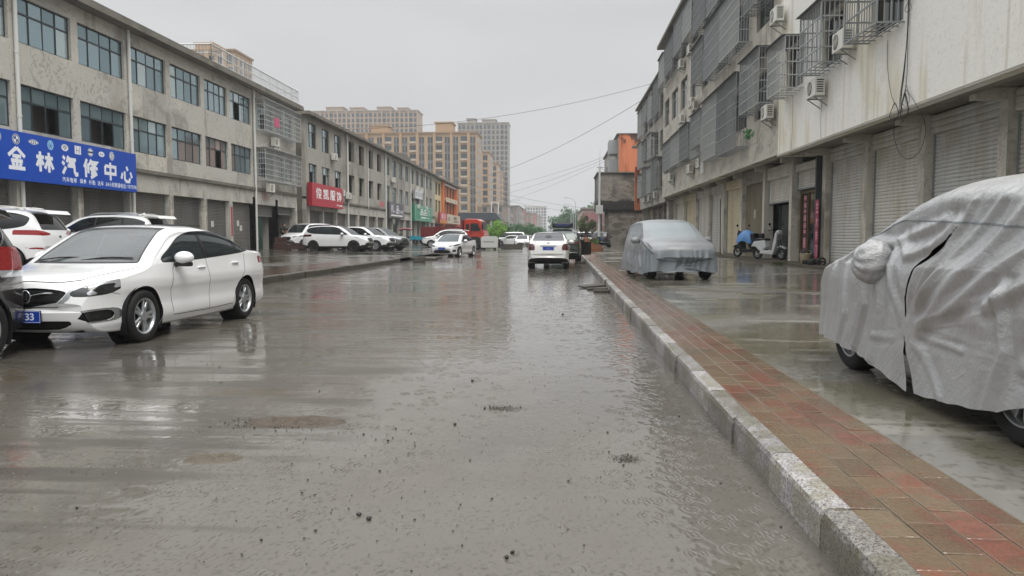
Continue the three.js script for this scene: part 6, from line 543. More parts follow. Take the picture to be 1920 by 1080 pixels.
{ // teal cargo tricycle
  const teal = std(0x1f8fa6, 0.45), t = thing('cargo_tricycle', 'teal cargo tricycle with a small canopy by the shutters', 'tricycle', [-16.9, leftY(-16.9), -84], 0.1); obj('cargo_bed', [box(0.0, 1.9, 0.5, 0.56, -0.55, 0.55), box(0.0, 1.9, 0.56, 0.95, -0.55, -0.5), box(0.0, 1.9, 0.56, 0.95, 0.5, 0.55), box(0, 0.05, 0.56, 0.95, -0.49, 0.49), box(1.85, 1.9, 0.56, 0.95, -0.49, 0.49)], teal, t); obj('frame', [box(-1.3, 1.6, 0.4, 0.48, -0.1, 0.1)], teal, t); for (const [x, z] of [[0.5, -0.6], [0.5, 0.6], [1.3, -0.6], [1.3, 0.6]]) { const w = wheelSmall(t, x, 0.28, 0.07, rimDark); w.position.z = z; } wheelSmall(t, -1.3, 0.28, 0.06, rimDark); obj('seat', rbox(-0.6, -0.1, 0.7, 0.85, -0.25, 0.25, 0.05), blackTrim, t); obj('front_cowl', rbox(-1.35, -1.0, 0.5, 1.15, -0.3, 0.3, 0.08), std(0x2a2d30, 0.5), t); obj('handlebar', bar([-1.0, 1.15, -0.35], [-1.0, 1.15, 0.35], 0.02), blackTrim, t); obj('canopy', tube([[-1.3, 1.5, 0], [-0.9, 1.72, 0], [-0.3, 1.75, 0], [0.1, 1.55, 0]], 0.28, 16, 8).scale(1, 1, 1.6).translate(0, 0, 0), std(0x8e5a60, 0.7), t).scale.set(1, 0.5, 1); t.children[t.children.length - 1].position.y = 0.85; obj('canopy_post', bar([0.02, 0.9, 0.4], [0.0, 1.6, 0.4], 0.02), frameGrey, t); obj('canopy_post', bar([-1.1, 1.1, -0.3], [-1.1, 1.6, -0.3], 0.02), frameGrey, t);
}
{ // red tipper lorry, nose to the right
  const red = paint(0xb8321f), deep = std(0x6e1c1c, 0.55), t = thing('dump_truck', 'red dump truck with a dark red tipping body behind the white cars', 'truck', [-10.6, 0.12, -78], -0.12);
  obj('cab', prism([[0.9, 0.75], [0.9, 2.75], [1.1, 2.92], [2.2, 2.9], [2.55, 2.7], [2.82, 1.75], [2.9, 1.55], [2.92, 0.75]], -1.05, 1.05, 0.06), red, t); obj('side_window', prism([[1.55, 1.75], [1.55, 2.5], [2.3, 2.5], [2.6, 1.75]], 1.1, 1.125), glassScreen, t); obj('side_window', prism([[1.05, 1.8], [1.05, 2.45], [1.4, 2.45], [1.4, 1.8]], 1.1, 1.125), glassScreen, t); obj('windscreen', (() => { const g = new THREE.PlaneGeometry(1.9, 0.85).rotateY(Math.PI / 2); return g.rotateZ(0.27).translate(2.78, 2.22, 0); })(), glassScreen, t); obj('front_bumper', rbox(2.75, 3.05, 0.55, 0.95, -1.1, 1.1, 0.05), std(0x1d1e20, 0.6), t); obj('door_handle', rbox(1.5, 1.7, 1.5, 1.56, 1.1, 1.14, 0.01), blackTrim, t); obj('wing_mirror', rbox(2.75, 2.9, 1.9, 2.45, 1.15, 1.3, 0.03), blackTrim, t);
  obj('tipper_body', [box(-3.8, 0.55, 1.1, 2.15, -1.15, -1.09), box(-3.8, 0.55, 1.1, 2.15, 1.09, 1.15), box(-3.8, 0.55, 1.1, 1.16, -1.08, 1.08), box(-3.8, -3.74, 1.17, 2.15, -1.08, 1.08)], deep, t); obj('headboard', box(0.5, 0.75, 1.0, 2.85, -1.16, 1.16), deep, t); const ribs = []; for (let x = -3.5; x < 0.4; x += 0.62) obj('body_rib', box(x, x + 0.09, 1.12, 2.12, 1.151, 1.21), deep, t); obj('chassis', box(-3.6, 2.6, 0.7, 0.95, -0.45, 0.45), std(0x1a1a1b, 0.7), t); for (const [x, z] of [[2.0, 1], [2.0, -1], [-1.9, 1], [-1.9, -1], [-2.9, 1], [-2.9, -1]]) addWheel(t, x, z * 0.95, 0.5, 0.28, 0.3, 'dark'); obj('cab_wheel_arch', prism([[1.35, 0.72], [1.4, 1.0], [1.7, 1.15], [2.3, 1.15], [2.6, 1.0], [2.65, 0.72]], 1.06, 1.13), std(0x141416, 0.7), t);
}
{ // white box trailer on castors
  const t = thing('white_trailer_box', 'rounded white metal box trailer standing by the red truck', 'trailer', [-6.55, 0.0, -70], 0.06); const wm = std(0xbfc0bd, 0.4); obj('lower_box', rbox(-0.85, 0.75, 0.22, 0.72, -0.45, 0.45, 0.05, 3), wm, t); obj('lid', prism([[-0.83, 0.735], [-0.83, 1.1], [-0.72, 1.25], [0.55, 1.25], [0.73, 1.08], [0.73, 0.735]], -0.44, 0.44, 0.03), wm, t); obj('name_strip', box(-0.6, 0.4, 0.78, 0.83, 0.475, 0.48), std(0x7c7f80, 0.6), t); obj('dark_end', rbox(0.76, 0.95, 0.2, 1.05, -0.35, 0.35, 0.04), blackTrim, t); for (const x of [-0.55, 0.45]) for (const z of [-0.3, 0.3]) { const w = obj('castor', new THREE.CylinderGeometry(0.11, 0.11, 0.07, 16).rotateX(Math.PI / 2), rubber, t); w.position.set(x, 0.11, z); } obj('castor_axle', box(-0.6, 0.5, 0.17, 0.215, -0.25, 0.25), blackTrim, t); obj('tow_bar', [bar([0.95, 0.3, 0], [1.5, 0.12, 0], 0.03)], blackTrim, t);
}
// ---- person: one continuous body meshed from tapered bones, hair and clothes as children
function sdfMesh(bones, k, cell, box3) { // bones: [ax,ay,az,bx,by,bz,ra,rb]
  const [x0, y0, z0, x1, y1, z1] = box3, nx = Math.ceil((x1 - x0) / cell), ny = Math.ceil((y1 - y0) / cell), nz = Math.ceil((z1 - z0) / cell); const f = (x, y, z) => { let s = 0; for (const [ax, ay, az, bx, by, bz, ra, rb] of bones) { const dx = bx - ax, dy = by - ay, dz = bz - az, t = clamp(((x - ax) * dx + (y - ay) * dy + (z - az) * dz) / (dx * dx + dy * dy + dz * dz + 1e-9)); const d = Math.hypot(x - ax - dx * t, y - ay - dy * t, z - az - dz * t) - (ra + (rb - ra) * t); s += Math.exp(-k * d); } return -Math.log(s + 1e-30) / k; };
  const V3 = (nx + 1) * (ny + 1), F = new Float32Array(V3 * (nz + 1)); for (let c = 0; c <= nz; c++) for (let b = 0; b <= ny; b++) for (let a = 0; a <= nx; a++) F[c * V3 + b * (nx + 1) + a] = f(x0 + a * cell, y0 + b * cell, z0 + c * cell);
  // surface nets
  const id = new Int32Array(F.length).fill(-1), pos = [], idx = []; const at3 = (a, b, c) => F[c * V3 + b * (nx + 1) + a];
  for (let c = 0; c < nz; c++) for (let b = 0; b < ny; b++) for (let a = 0; a < nx; a++) { let n = 0, px = 0, py = 0, pz = 0, m = 0; const v = []; for (let q = 0; q < 8; q++) { v[q] = at3(a + (q & 1), b + ((q >> 1) & 1), c + (q >> 2)); if (v[q] < 0) m++; } if (m === 0 || m === 8) continue; for (let q = 0; q < 8; q++) for (const e of [1, 2, 4]) if (!(q & e)) { const r = q | e; if ((v[q] < 0) !== (v[r] < 0)) { const t = v[q] / (v[q] - v[r]); px += (q & 1) + (e === 1 ? t : 0); py += ((q >> 1) & 1) + (e === 2 ? t : 0); pz += (q >> 2) + (e === 4 ? t : 0); n++; } } id[c * V3 + b * (nx + 1) + a] = pos.length / 3; pos.push(x0 + (a + px / n) * cell, y0 + (b + py / n) * cell, z0 + (c + pz / n) * cell); }
  const I = (a, b, c) => id[c * V3 + b * (nx + 1) + a]; for (let c = 1; c < nz; c++) for (let b = 1; b < ny; b++) for (let a = 1; a < nx; a++) { const s = at3(a, b, c) < 0; const quad = (p, q, r, t, fl) => { if (p < 0 || q < 0 || r < 0 || t < 0) return; fl ? idx.push(p, q, r, p, r, t) : idx.push(p, r, q, p, t, r); }; if (s !== (at3(a + 1, b, c) < 0)) quad(I(a, b - 1, c - 1), I(a, b, c - 1), I(a, b, c), I(a, b - 1, c), s); if (s !== (at3(a, b + 1, c) < 0)) quad(I(a - 1, b, c - 1), I(a - 1, b, c), I(a, b, c), I(a, b, c - 1), s); if (s !== (at3(a, b, c + 1) < 0)) quad(I(a - 1, b - 1, c), I(a, b - 1, c), I(a, b, c), I(a - 1, b, c), s); }
  const g = new THREE.BufferGeometry(); g.setAttribute('position', new THREE.Float32BufferAttribute(pos, 3)); g.setIndex(idx); g.computeVertexNormals(); return g;
}
{ // x = right, y up, faces +z; forearms raised to look at something in the hands
  const p = thing('person', 'person in dark jacket and trousers standing in the shop doorway', 'person', [-18.75, 0.42, -49.9], 0.9);
  const hand = (s) => { const x = 0.08 * s, l = []; for (let k = 0; k < 4; k++) l.push([x - s * 0.02, 1.18 - k * 0.02, 0.34, x - s * 0.055, 1.2 - k * 0.02, 0.385 - k * 0.004, 0.0095, 0.0085]); l.push([x, 1.18, 0.33, x + s * 0.005, 1.235, 0.36, 0.0105, 0.009]); l.push([x, 1.15, 0.29, x - s * 0.015, 1.16, 0.345, 0.026, 0.028]); return l; };
  const skin = sdfMesh([[0, 1.45, 0.0, 0, 1.55, 0.015, 0.055, 0.055], [0, 1.62, 0.02, 0, 1.66, 0.01, 0.082, 0.088], [0, 1.575, 0.045, 0, 1.58, 0.05, 0.05, 0.055], [0, 1.625, 0.105, 0, 1.605, 0.118, 0.012, 0.014], [0.085, 1.63, 0.01, 0.09, 1.6, 0.012, 0.014, 0.012], [-0.085, 1.63, 0.01, -0.09, 1.6, 0.012, 0.014, 0.012], ...hand(1), ...hand(-1), [0.13, 1.12, 0.2, 0.08, 1.15, 0.3, 0.034, 0.027], [-0.13, 1.12, 0.2, -0.08, 1.15, 0.3, 0.034, 0.027], [0, 1.2, 0, 0, 1.45, 0, 0.1, 0.06], [0.2, 1.36, 0, 0.13, 1.12, 0.2, 0.03, 0.03], [-0.2, 1.36, 0, -0.13, 1.12, 0.2, 0.03, 0.03], [0, 1.35, 0, 0.2, 1.36, 0, 0.05, 0.04], [0, 1.35, 0, -0.2, 1.36, 0, 0.05, 0.04], [0, 1.25, 0, 0.1, 0.9, 0, 0.08, 0.06], [0, 1.25, 0, -0.1, 0.9, 0, 0.08, 0.06], [0.1, 0.9, 0, 0.1, 0.1, 0, 0.06, 0.04], [-0.1, 0.9, 0, -0.1, 0.1, 0, 0.06, 0.04]], 70, 0.012, [-0.32, 0.02, -0.16, 0.32, 1.8, 0.44]);
  obj('body', skin, std(0xa07a62, 0.6), p); obj('jacket', sdfMesh([[0, 1.4, 0, 0, 1.02, 0.0, 0.13, 0.155], [0.06, 1.38, 0, 0.19, 1.38, 0, 0.1, 0.085], [-0.06, 1.38, 0, -0.19, 1.38, 0, 0.1, 0.085], [0.21, 1.37, 0, 0.24, 1.12, -0.02, 0.075, 0.06], [-0.21, 1.37, 0, -0.24, 1.12, -0.02, 0.075, 0.06], [0.24, 1.12, -0.02, 0.11, 1.13, 0.22, 0.058, 0.046], [-0.24, 1.12, -0.02, -0.11, 1.13, 0.22, 0.058, 0.046], [0, 1.0, 0, 0, 0.86, 0, 0.16, 0.165]], 45, 0.014, [-0.42, 0.68, -0.26, 0.42, 1.6, 0.36]), std(0x17181b, 0.8), p); obj('trousers', sdfMesh([[0, 0.92, 0, 0, 0.84, 0, 0.14, 0.15], [0.09, 0.86, 0, 0.1, 0.46, 0.02, 0.095, 0.07], [-0.09, 0.86, 0, -0.1, 0.46, 0.02, 0.095, 0.07], [0.1, 0.46, 0.02, 0.11, 0.06, 0, 0.068, 0.058], [-0.1, 0.46, 0.02, -0.11, 0.06, 0, 0.068, 0.058]], 50, 0.014, [-0.28, 0.0, -0.22, 0.28, 1.12, 0.22]), std(0x1d1e22, 0.85), p); obj('hair', sdfMesh([[0, 1.68, -0.015, 0, 1.7, 0.01, 0.092, 0.088], [0, 1.62, -0.04, 0, 1.66, -0.03, 0.075, 0.08]], 60, 0.012, [-0.14, 1.5, -0.16, 0.14, 1.84, 0.14]), std(0x0d0c0c, 0.6), p); for (const s of [-1, 1]) { obj('shoe', rbox(s * 0.11 - 0.045, s * 0.11 + 0.045, 0, 0.08, -0.09, 0.18, 0.035, 3), blackTrim, p); obj('eye', new THREE.SphereGeometry(0.011, 8, 6).translate(s * 0.032, 1.645, 0.096), std(0x111111, 0.3), p); } obj('mouth', rbox(-0.022, 0.022, 1.563, 1.571, 0.1, 0.108, 0.003), std(0x7a4640, 0.6), p); const ph = obj('phone', rbox(-0.035, 0.035, 1.14, 1.27, 0.375, 0.385, 0.004), blackTrim, scene); tag(ph, 'dark phone held up by the person in the doorway', 'phone'); ph.position.copy(p.position); ph.rotation.y = 0.9;
}
{ // brown furniture outside
  const wood = std(0x3a2019, 0.45), t = thing('wooden_bench', 'long dark brown wooden bench in front of the person', 'bench', [-17.5, leftY(-17.5), -48.2], 0.35); obj('seat', rbox(-0.85, 0.85, 0.36, 0.46, -0.3, 0.3, 0.02), wood, t); for (const x of [-0.85, 0.65]) obj('side_panel', rbox(x, x + 0.2, 0, 0.72, -0.32, 0.32, 0.02), wood, t); obj('front_board', box(-0.64, 0.64, 0.05, 0.35, 0.24, 0.28), wood, t);
  const c = thing('wooden_crate', 'dark brown wooden box chair left of the bench', 'chair', [-17.9, leftY(-17.9), -46.9], 0.2); obj('seat_box', rbox(-0.38, 0.38, 0, 0.45, -0.3, 0.3, 0.02), wood, c); obj('backrest', rbox(-0.38, 0.38, 0.45, 0.8, -0.3, -0.22, 0.02), wood, c);
}
// ---- broken kerb slabs, gutter slabs
{
  const conc = std(0x7a766c, 0.6, { map: granite }), rough = (w, h, d, s) => { const g = norm(rbox(-w / 2, w / 2, 0, h, -d / 2, d / 2, 0.02, 1)), p = g.attributes.position; for (let i = 0; i < p.count; i++) { const n = fbm((p.getX(i) * 0.3 + s * 0.13 + 2) % 1, (p.getZ(i) * 0.3 + p.getY(i) * 0.2 + 2) % 1, 8, 8, 2, 1) - 0.5; p.setXYZ(i, p.getX(i) + n * 0.1, p.getY(i) + n * 0.04, p.getZ(i) + n * 0.08); } g.computeVertexNormals(); return g; };
  for (const [lab, x, D, w, h, d, ry, rx, y] of [['broken kerb block lying at the end of the left kerb', -7.1, 37.3, 0.55, 0.26, 0.5, 0.3, 0, 0], ['tilted kerb slab resting behind the broken kerb block', -7.4, 40.2, 1.5, 0.14, 0.6, -0.2, 0.08, 0.02], ['flat dark slab left on the road near the small white sedan', -7.6, 43.4, 1.4, 0.12, 0.5, 0.1, 0, 0], ['flat concrete slab leaning against the right kerb opening', 0.82, 19.0, 0.62, 0.05, 0.3, 0.5, 0.1, 0.02], ['small wet slab lying in the gutter at the kerb opening', 0.95, 18.2, 0.5, 0.06, 0.22, 0.1, 0, 0.0], ['narrow slab nearest the camera beside the kerb opening', 1.0, 17.4, 0.4, 0.07, 0.16, 0.0, 0, 0.0], ['low heap of rubble beside the white trailer box', -4.9, 76, 2.0, 0.5, 1.2, 0.3, 0, 0], ['dark flat stone in the road beside the open car door', 1.05, 36, 0.6, 0.12, 0.4, 0.2, 0, 0]]) { const m = obj('concrete_slab', uvm(rough(w, h, d, x + D)), conc); tag(m, lab, 'slab'); m.position.set(x, y, -D); m.rotation.set(rx, ry, 0); }
}
// ---- stones scattered on the road: bigger ones singly, grit as stuff
{
  const stoneGeo = [1, 2, 3].map((s) => { const g = new THREE.IcosahedronGeometry(1, 1), p = g.attributes.position; for (let i = 0; i < p.count; i++) { const n = 0.75 + 0.5 * fbm((p.getX(i) * 0.21 + s * 0.3 + 1) % 1, (p.getY(i) * 0.17 + p.getZ(i) * 0.23 + 1) % 1, 6, 6, 2, s); p.setXYZ(i, p.getX(i) * n, p.getY(i) * n * 0.62, p.getZ(i) * n); } g.computeVertexNormals(); return g; }); const stoneM = [std(0x1c1a18, 0.4), std(0x2a2622, 0.45), std(0x5e564b, 0.5)];
  const P = [[-0.78, 6.6, 0.022], [-0.72, 5.05, 0.02], [-0.93, 3.35, 0.02], [-0.87, 3.3, 0.022], [-0.19, 2.98, 0.016], [-0.21, 2.93, 0.017], [0.05, 12.4, 0.03], [-1.28, 4.75, 0.014], [-2.3, 3.35, 0.012], [-0.33, 3.6, 0.011], [0.32, 4.9, 0.012], [0.41, 4.4, 0.012], [-1.1, 4.9, 0.012], [-0.99, 4.0, 0.012], [0.3, 4.45, 0.01], [0.05, 3.9, 0.011]]; const where = ['just beyond the middle gravel patch', 'on its own short of the middle gravel patch', 'left one of the pair near the lower edge', 'right one of the pair near the lower edge', 'upper one at the very bottom middle', 'lower one at the very bottom middle', 'far out behind the white sedan ahead', 'right of the long brown gravel streak', 'alone near the bottom left', 'above the bottom middle pair', 'above the kerbside gravel', 'right rim of the kerbside gravel', 'a little right of the brown gravel streak', 'between the gravel streak and the lower pair', 'left rim of the kerbside gravel', 'left of the kerbside gravel']; P.forEach(([x, D, r0], i) => { const r = r0 * 0.62; const m = obj('loose_stone', stoneGeo[i % 3], stoneM[i % 2]); tag(m, 'dark stone on the wet road, ' + where[i], 'stone', 'loose stones on the road'); m.position.set(x, r * 0.3 + 0.004, -D); m.scale.setScalar(r); m.rotation.y = i * 1.3; });
  const N = 2600, r = rng(12), im = new THREE.InstancedMesh(stoneGeo[0], new THREE.MeshStandardMaterial({ color: 0xffffff, roughness: 0.5 }), N), M4 = new THREE.Matrix4(), Q = new THREE.Quaternion(), c = new THREE.Color(); const clumps = [[-1.95, 5.0, 0.45, 0.18], [-0.42, 5.55, 0.16, 0.1], [0.4, 4.32, 0.09, 0.08], [-1.2, 4.4, 0.9, 0.6], [-1.0, 3.4, 0.7, 0.5], [-0.6, 7, 0.9, 1.5], [-2.6, 8.3, 1.2, 0.8], [-2.2, 3.2, 1.2, 0.7]];
  for (let i = 0; i < N; i++) { const k = r() < 0.62 ? clumps[Math.floor(r() * r() * 8)] : null; let x, D; if (k) { const a = r() * 6.283, q = Math.sqrt(-Math.log(1 - r() * 0.95)) * 0.7; x = k[0] + Math.cos(a) * q * k[2]; D = k[1] + Math.sin(a) * q * k[3]; } else { x = -5 + r() * 6; D = 2.4 + r() * r() * 16; } x = Math.min(x, kerbX(D) - 0.05); const s = 0.0015 + r() * r() * r() * 0.009; M4.compose(V(x, s * 0.3 + 0.004, -D), Q.setFromAxisAngle(V(0, 1, 0), r() * 6), V(s, s * (0.7 + r() * 0.5), s)); im.setMatrixAt(i, M4); c.setRGB(...(r() < 0.6 ? [0.02, 0.018, 0.016] : [0.09, 0.075, 0.06])); im.setColorAt(i, c); } im.name = 'road_grit'; im.castShadow = im.receiveShadow = true; scene.add(im); tag(im, 'dark grit and gravel crumbs scattered over the road', 'gravel'); stuff(im);
}
// ---- silt patches left standing proud of the film
for (const [lab, x, D, rx, rd, h, m] of [['long brown patch of gravelly silt left of the road centre', -1.9, 5.05, 0.36, 0.2, 0.016, std(0x9c8a76, 0.5, { map: dirtTex })], ['pale round patch of broken concrete nearer than the silt', -2.05, 4.18, 0.17, 0.12, 0.01, std(0xb3a896, 0.5, { map: dirtTex })]]) { const gg = new THREE.RingGeometry(0.001, 1, 96, 26), p = gg.attributes.position; for (let i = 0; i < p.count; i++) { const r0 = Math.hypot(p.getX(i), p.getY(i)), a = Math.atan2(p.getY(i), p.getX(i)), f = 1 + 0.5 * (fbm((a / 6.2832 + 1) % 1, 0.3, 8, 4, 4, 2) - 0.5) * 2; const n = fbm((p.getX(i) * 0.4 + 1.5) % 1, (p.getY(i) * 0.4 + 1.5) % 1, 22, 22, 3, 4); p.setXYZ(i, p.getX(i) * f * rx, h * ((1 - r0 * r0) * (0.35 + 2.6 * (n - 0.3)) - 0.12), p.getY(i) * f * rd); } gg.computeVertexNormals(); const o = obj('silt_patch', uvm(gg, 1.5), m); o.geometry.computeVertexNormals(); tag(o, lab, 'silt'); o.position.set(x, 0.001, -D); o.rotation.y = 0.12; }
// ---- by the shop doors
{
  const b = thing('cream_bucket', 'cream plastic bucket beside the glazed shop door', 'bucket', [8.95, 0.29, -27.9]); obj('pail', new THREE.LatheGeometry([[0.0, 0.01], [0.17, 0.01], [0.21, 0.36], [0.225, 0.37], [0.215, 0.38], [0.195, 0.36], [0.16, 0.03], [0, 0.03]].map(([x, y]) => new THREE.Vector2(x, y)), 24), std(0xa89a80, 0.6), b); obj('handle', new THREE.TorusGeometry(0.21, 0.006, 5, 20, Math.PI).translate(0, 0.33, 0), frameGrey, b);
  const j = thing('scrap_pile', 'dark heap of scrap parts below the pink banner', 'scrap', [9.0, 0.29, -27.1]); const r = rng(3); for (let k = 0; k < 7; k++) obj('scrap_piece', k % 2 ? new THREE.TorusGeometry(0.1 + r() * 0.06, 0.035, 6, 16).rotateX(r() * 2).translate((r() - 0.5) * 0.5, 0.09 + r() * 0.08, (r() - 0.5) * 0.4) : rbox(-0.12, 0.12, 0, 0.14, -0.08, 0.08, 0.03).rotateY(r() * 3).translate((r() - 0.5) * 0.5, 0.0 + r() * 0.06, (r() - 0.5) * 0.4), [rubber, std(0x34332f, 0.6)][k % 2], j);
  const tuft = []; for (let k = 0; k < 90; k++) { const a = r() * 6.283, q = r() * 0.22, x = Math.cos(a) * q * 1.6, z = Math.sin(a) * q; tuft.push(new THREE.ConeGeometry(0.012, 0.09 + r() * 0.12, 3).rotateZ((r() - 0.5) * 1.1).translate(x, 0.05, z)); } const t = obj('grass_tuft', merge(tuft), std(0x3d4a22, 0.8)); tag(t, 'tuft of weeds growing at the shop step', 'weeds'); t.position.set(8.55, 0.21, -29.6);
  const plank = obj('leaning_plank', rbox(-0.05, 0.05, 0, 3.1, -0.02, 0.02, 0.005), std(0x5b4d3c, 0.7)); tag(plank, 'thin wooden plank leaning against the closed shutters', 'plank'); plank.position.set(8.95, 0.29, -42.5); plank.rotation.set(0, 1.57, -0.06);
}
{ // earth heap with weeds on the far right
  const g = new THREE.SphereGeometry(1, 40, 20, 0, 6.283, 0, 1.57), p = g.attributes.position; for (let i = 0; i < p.count; i++) { const x = p.getX(i), y = p.getY(i), z = p.getZ(i), n = fbm((x * 0.3 + 1) % 1, (z * 0.3 + 1) % 1, 8, 8, 3, 1); p.setXYZ(i, x * 1.5, Math.pow(Math.max(0, y), 1.4) * 1.1 * (0.6 + 0.8 * n), z * 1.4); } g.computeVertexNormals(); const h = thing('earth_heap', 'heap of orange earth with green weeds beyond the open car door', 'earth', [1.95, 0.0, -58]); obj('soil', g, std(0x6a4126, 0.9), h); const l = [], r = rng(8); for (let k = 0; k < 160; k++) l.push(new THREE.PlaneGeometry(0.08, 0.24).rotateX(r() * 1.2 - 0.6).rotateY(r() * 6).translate(0.4 + (r() - 0.5) * 1.3, 0.6 + r() * 0.45, (r() - 0.5) * 1.2)); stuff(obj('weeds', merge(l), std(0x44602a, 0.8), h));
}
// ---- rain splashes: small crowns and beads on the nearer water
{
  const r = rng(21), crown = []; for (let k = 0; k < 7; k++) { const a = k / 7 * 6.283; crown.push(new THREE.ConeGeometry(0.1, 1, 4).rotateZ(-0.35).translate(0.3, 0.4, 0).rotateY(a)); } crown.push(new THREE.TorusGeometry(0.8, 0.05, 4, 18).rotateX(Math.PI / 2)); const g = merge(crown), N = 300, im = new THREE.InstancedMesh(g, phys(0xbfc4c6, 0.08, { transmission: 0.5 }), N), M4 = new THREE.Matrix4(); for (let i = 0; i < N; i++) { const right = r() < 0.3; const D = 2.6 + r() * r() * 17, x = right ? 1.4 + r() * 5 : -4.5 + r() * 5.4, s = 0.004 + r() * 0.006; M4.makeScale(s, s * (0.4 + r() * 1.4), s).setPosition(right ? x : Math.min(x, kerbX(D) - 0.06), right ? 0.172 : 0.006, -D); im.setMatrixAt(i, M4); } im.name = 'rain_splashes'; scene.add(im); tag(im, 'tiny splashes of rain hitting the wet road and paving', 'rain'); stuff(im);
}
// ---------------------------------------------------------------- distance: housing blocks, low street, trees, lamps, cables
const farGlass = phys(0x414c52, 0.12, { metalness: 0.3 }), farGlass2 = phys(0x2c3439, 0.15, { metalness: 0.2 }), tanWall = std(0xa88c6c, 0.85), tanDark = std(0x8d7458, 0.85), greyTower = std(0x8d867d, 0.85), pinkTower = std(0x9c8773, 0.85), slab = std(0xb1a596, 0.8), spanM = std(0x5f6468, 0.7);
// front faces +z; x0..x1 local, floors of height fh
function housing(name, label, pos, w, depth, floors, fh, cols, o = {}) {
  const b = thing(name, label, 'building', pos, o.turn ?? 0), H = floors * fh + 1.2, wall = o.wall ?? tanWall; obj('wall', box(0, w, -2, H, -depth, 0), wall, b); obj('cornice', box(-0.4, w + 0.4, H, H + 0.5, -depth - 0.3, 0.5), o.trim ?? tanDark, b);
  const bays = cols, step = w / bays, piers = []; for (let i = 0; i <= bays; i++) if (i % (o.pierEvery ?? 2) === 0) obj('pier', box(Math.max(0, i * step - 0.45), Math.min(w, i * step + 0.45), -2, H - 0.01, 0.001, 0.7), wall, b);
  const geoS = box(-step * 0.29, step * 0.29, 0.45, fh - 0.45, 0.01, 0.06), spandrel = box(-step * 0.29, step * 0.29, fh - 0.45, fh + 0.449, 0.01, 0.04), geoW = box(-step * 0.42, step * 0.42, 0.5, fh - 0.3, 0.01, 0.06), recess = box(-step * 0.42, step * 0.42, 0.5, fh - 0.3, 0.01, 0.03), rail = box(-step * 0.42, step * 0.42, 0.35, 1.05, 0.06, 0.55), r = rng(o.seed ?? 1), joined = [[], []];
  for (let f = 0; f < floors; f++) for (let i = 0; i < bays; i++) { const wide = i % 3 === (o.phase ?? 1), x = (i + 0.5) * step, y = f * fh + 0.4; if (o.join) { joined[r() < 0.6 ? 0 : 1].push((wide ? geoW : geoS).clone().translate(x, y, 0)); continue; } const m = obj('window', wide ? (r() < 0.55 ? recess : geoW) : geoS, r() < 0.5 ? farGlass : farGlass2, b); m.position.set(x, y, 0); if (wide) obj('balcony_front', rail, slab, m); else { obj('window_bar', box(-0.05, 0.05, 0.45, fh - 0.45, 0.061, 0.1), slab, m); if (f < floors - 1) obj('spandrel', spandrel, spanM, m); } }
  if (o.join) { stuff(obj('windows', merge(joined[0]), farGlass, b)); stuff(obj('dark_windows', merge(joined[1]), farGlass2, b)); }
  if (o.side) { const l = []; for (let f = 0; f < floors; f++) for (let k = 0; k < 4; k++) l.push(box(w + 0.01, w + 0.06, f * fh + 0.9, f * fh + fh, -depth + 1.2 + k * depth / 4, -depth + 1.2 + k * depth / 4 + depth / 8)); stuff(obj('side_windows', merge(l), farGlass2, b)); }
  for (const [a, e, h] of o.heads ?? []) obj('roof_house', [box(a, e, H + 0.5, H + 0.5 + h, -depth * 0.7, -depth * 0.15), box(a - 0.4, e + 0.4, H + 0.5 + h, H + 0.9 + h, -depth * 0.72, -depth * 0.13)], wall, b); return b;
}
housing('tan_apartment_block', 'tan apartment block with dark balconies behind the shop row', [-92, 0, -262], 63, 14, 12, 3.0, 21, { pierEvery: 2, heads: [[25, 31, 2.6], [48, 54, 3.4]], seed: 4, side: true });
[[-60, 322, 29.5], [-62, 372, 31], [-62, 424, 29.5], [-62, 470, 28]].forEach(([x, D, w], i) => housing('tan_apartment_wing', ['nearest', 'second', 'third', 'furthest'][i] + ' stepped tan wing receding right of the tan apartment block', [x, 0, -D], w, 18, 12, 3.0, 9, { join: true, side: true, seed: i + 3 }));
housing('grey_tower', 'broad grey-pink apartment tower on the skyline above the grey row', [-144, 0, -430], 62, 16, 24, 3.0, 24, { wall: pinkTower, trim: greyTower, join: true, heads: [[8, 18, 2.2], [22, 30, 1.8], [38, 46, 2], [50, 56, 1.4]], seed: 7 });
housing('grey_tower', 'tall grey apartment tower rising behind the tan block', [-60, 0, -440], 29.5, 16, 22, 3.0, 12, { wall: greyTower, trim: greyTower, join: true, side: true, heads: [[5, 10, 2.4], [14, 22, 1.8]], seed: 9 });
housing('tan_tower', 'tan tower top showing behind the roof railing', [-103, 0, -205], 13, 12, 16, 3.2, 5, { wall: tanWall, join: true, heads: [[1, 6, 2]], seed: 2, side: true });
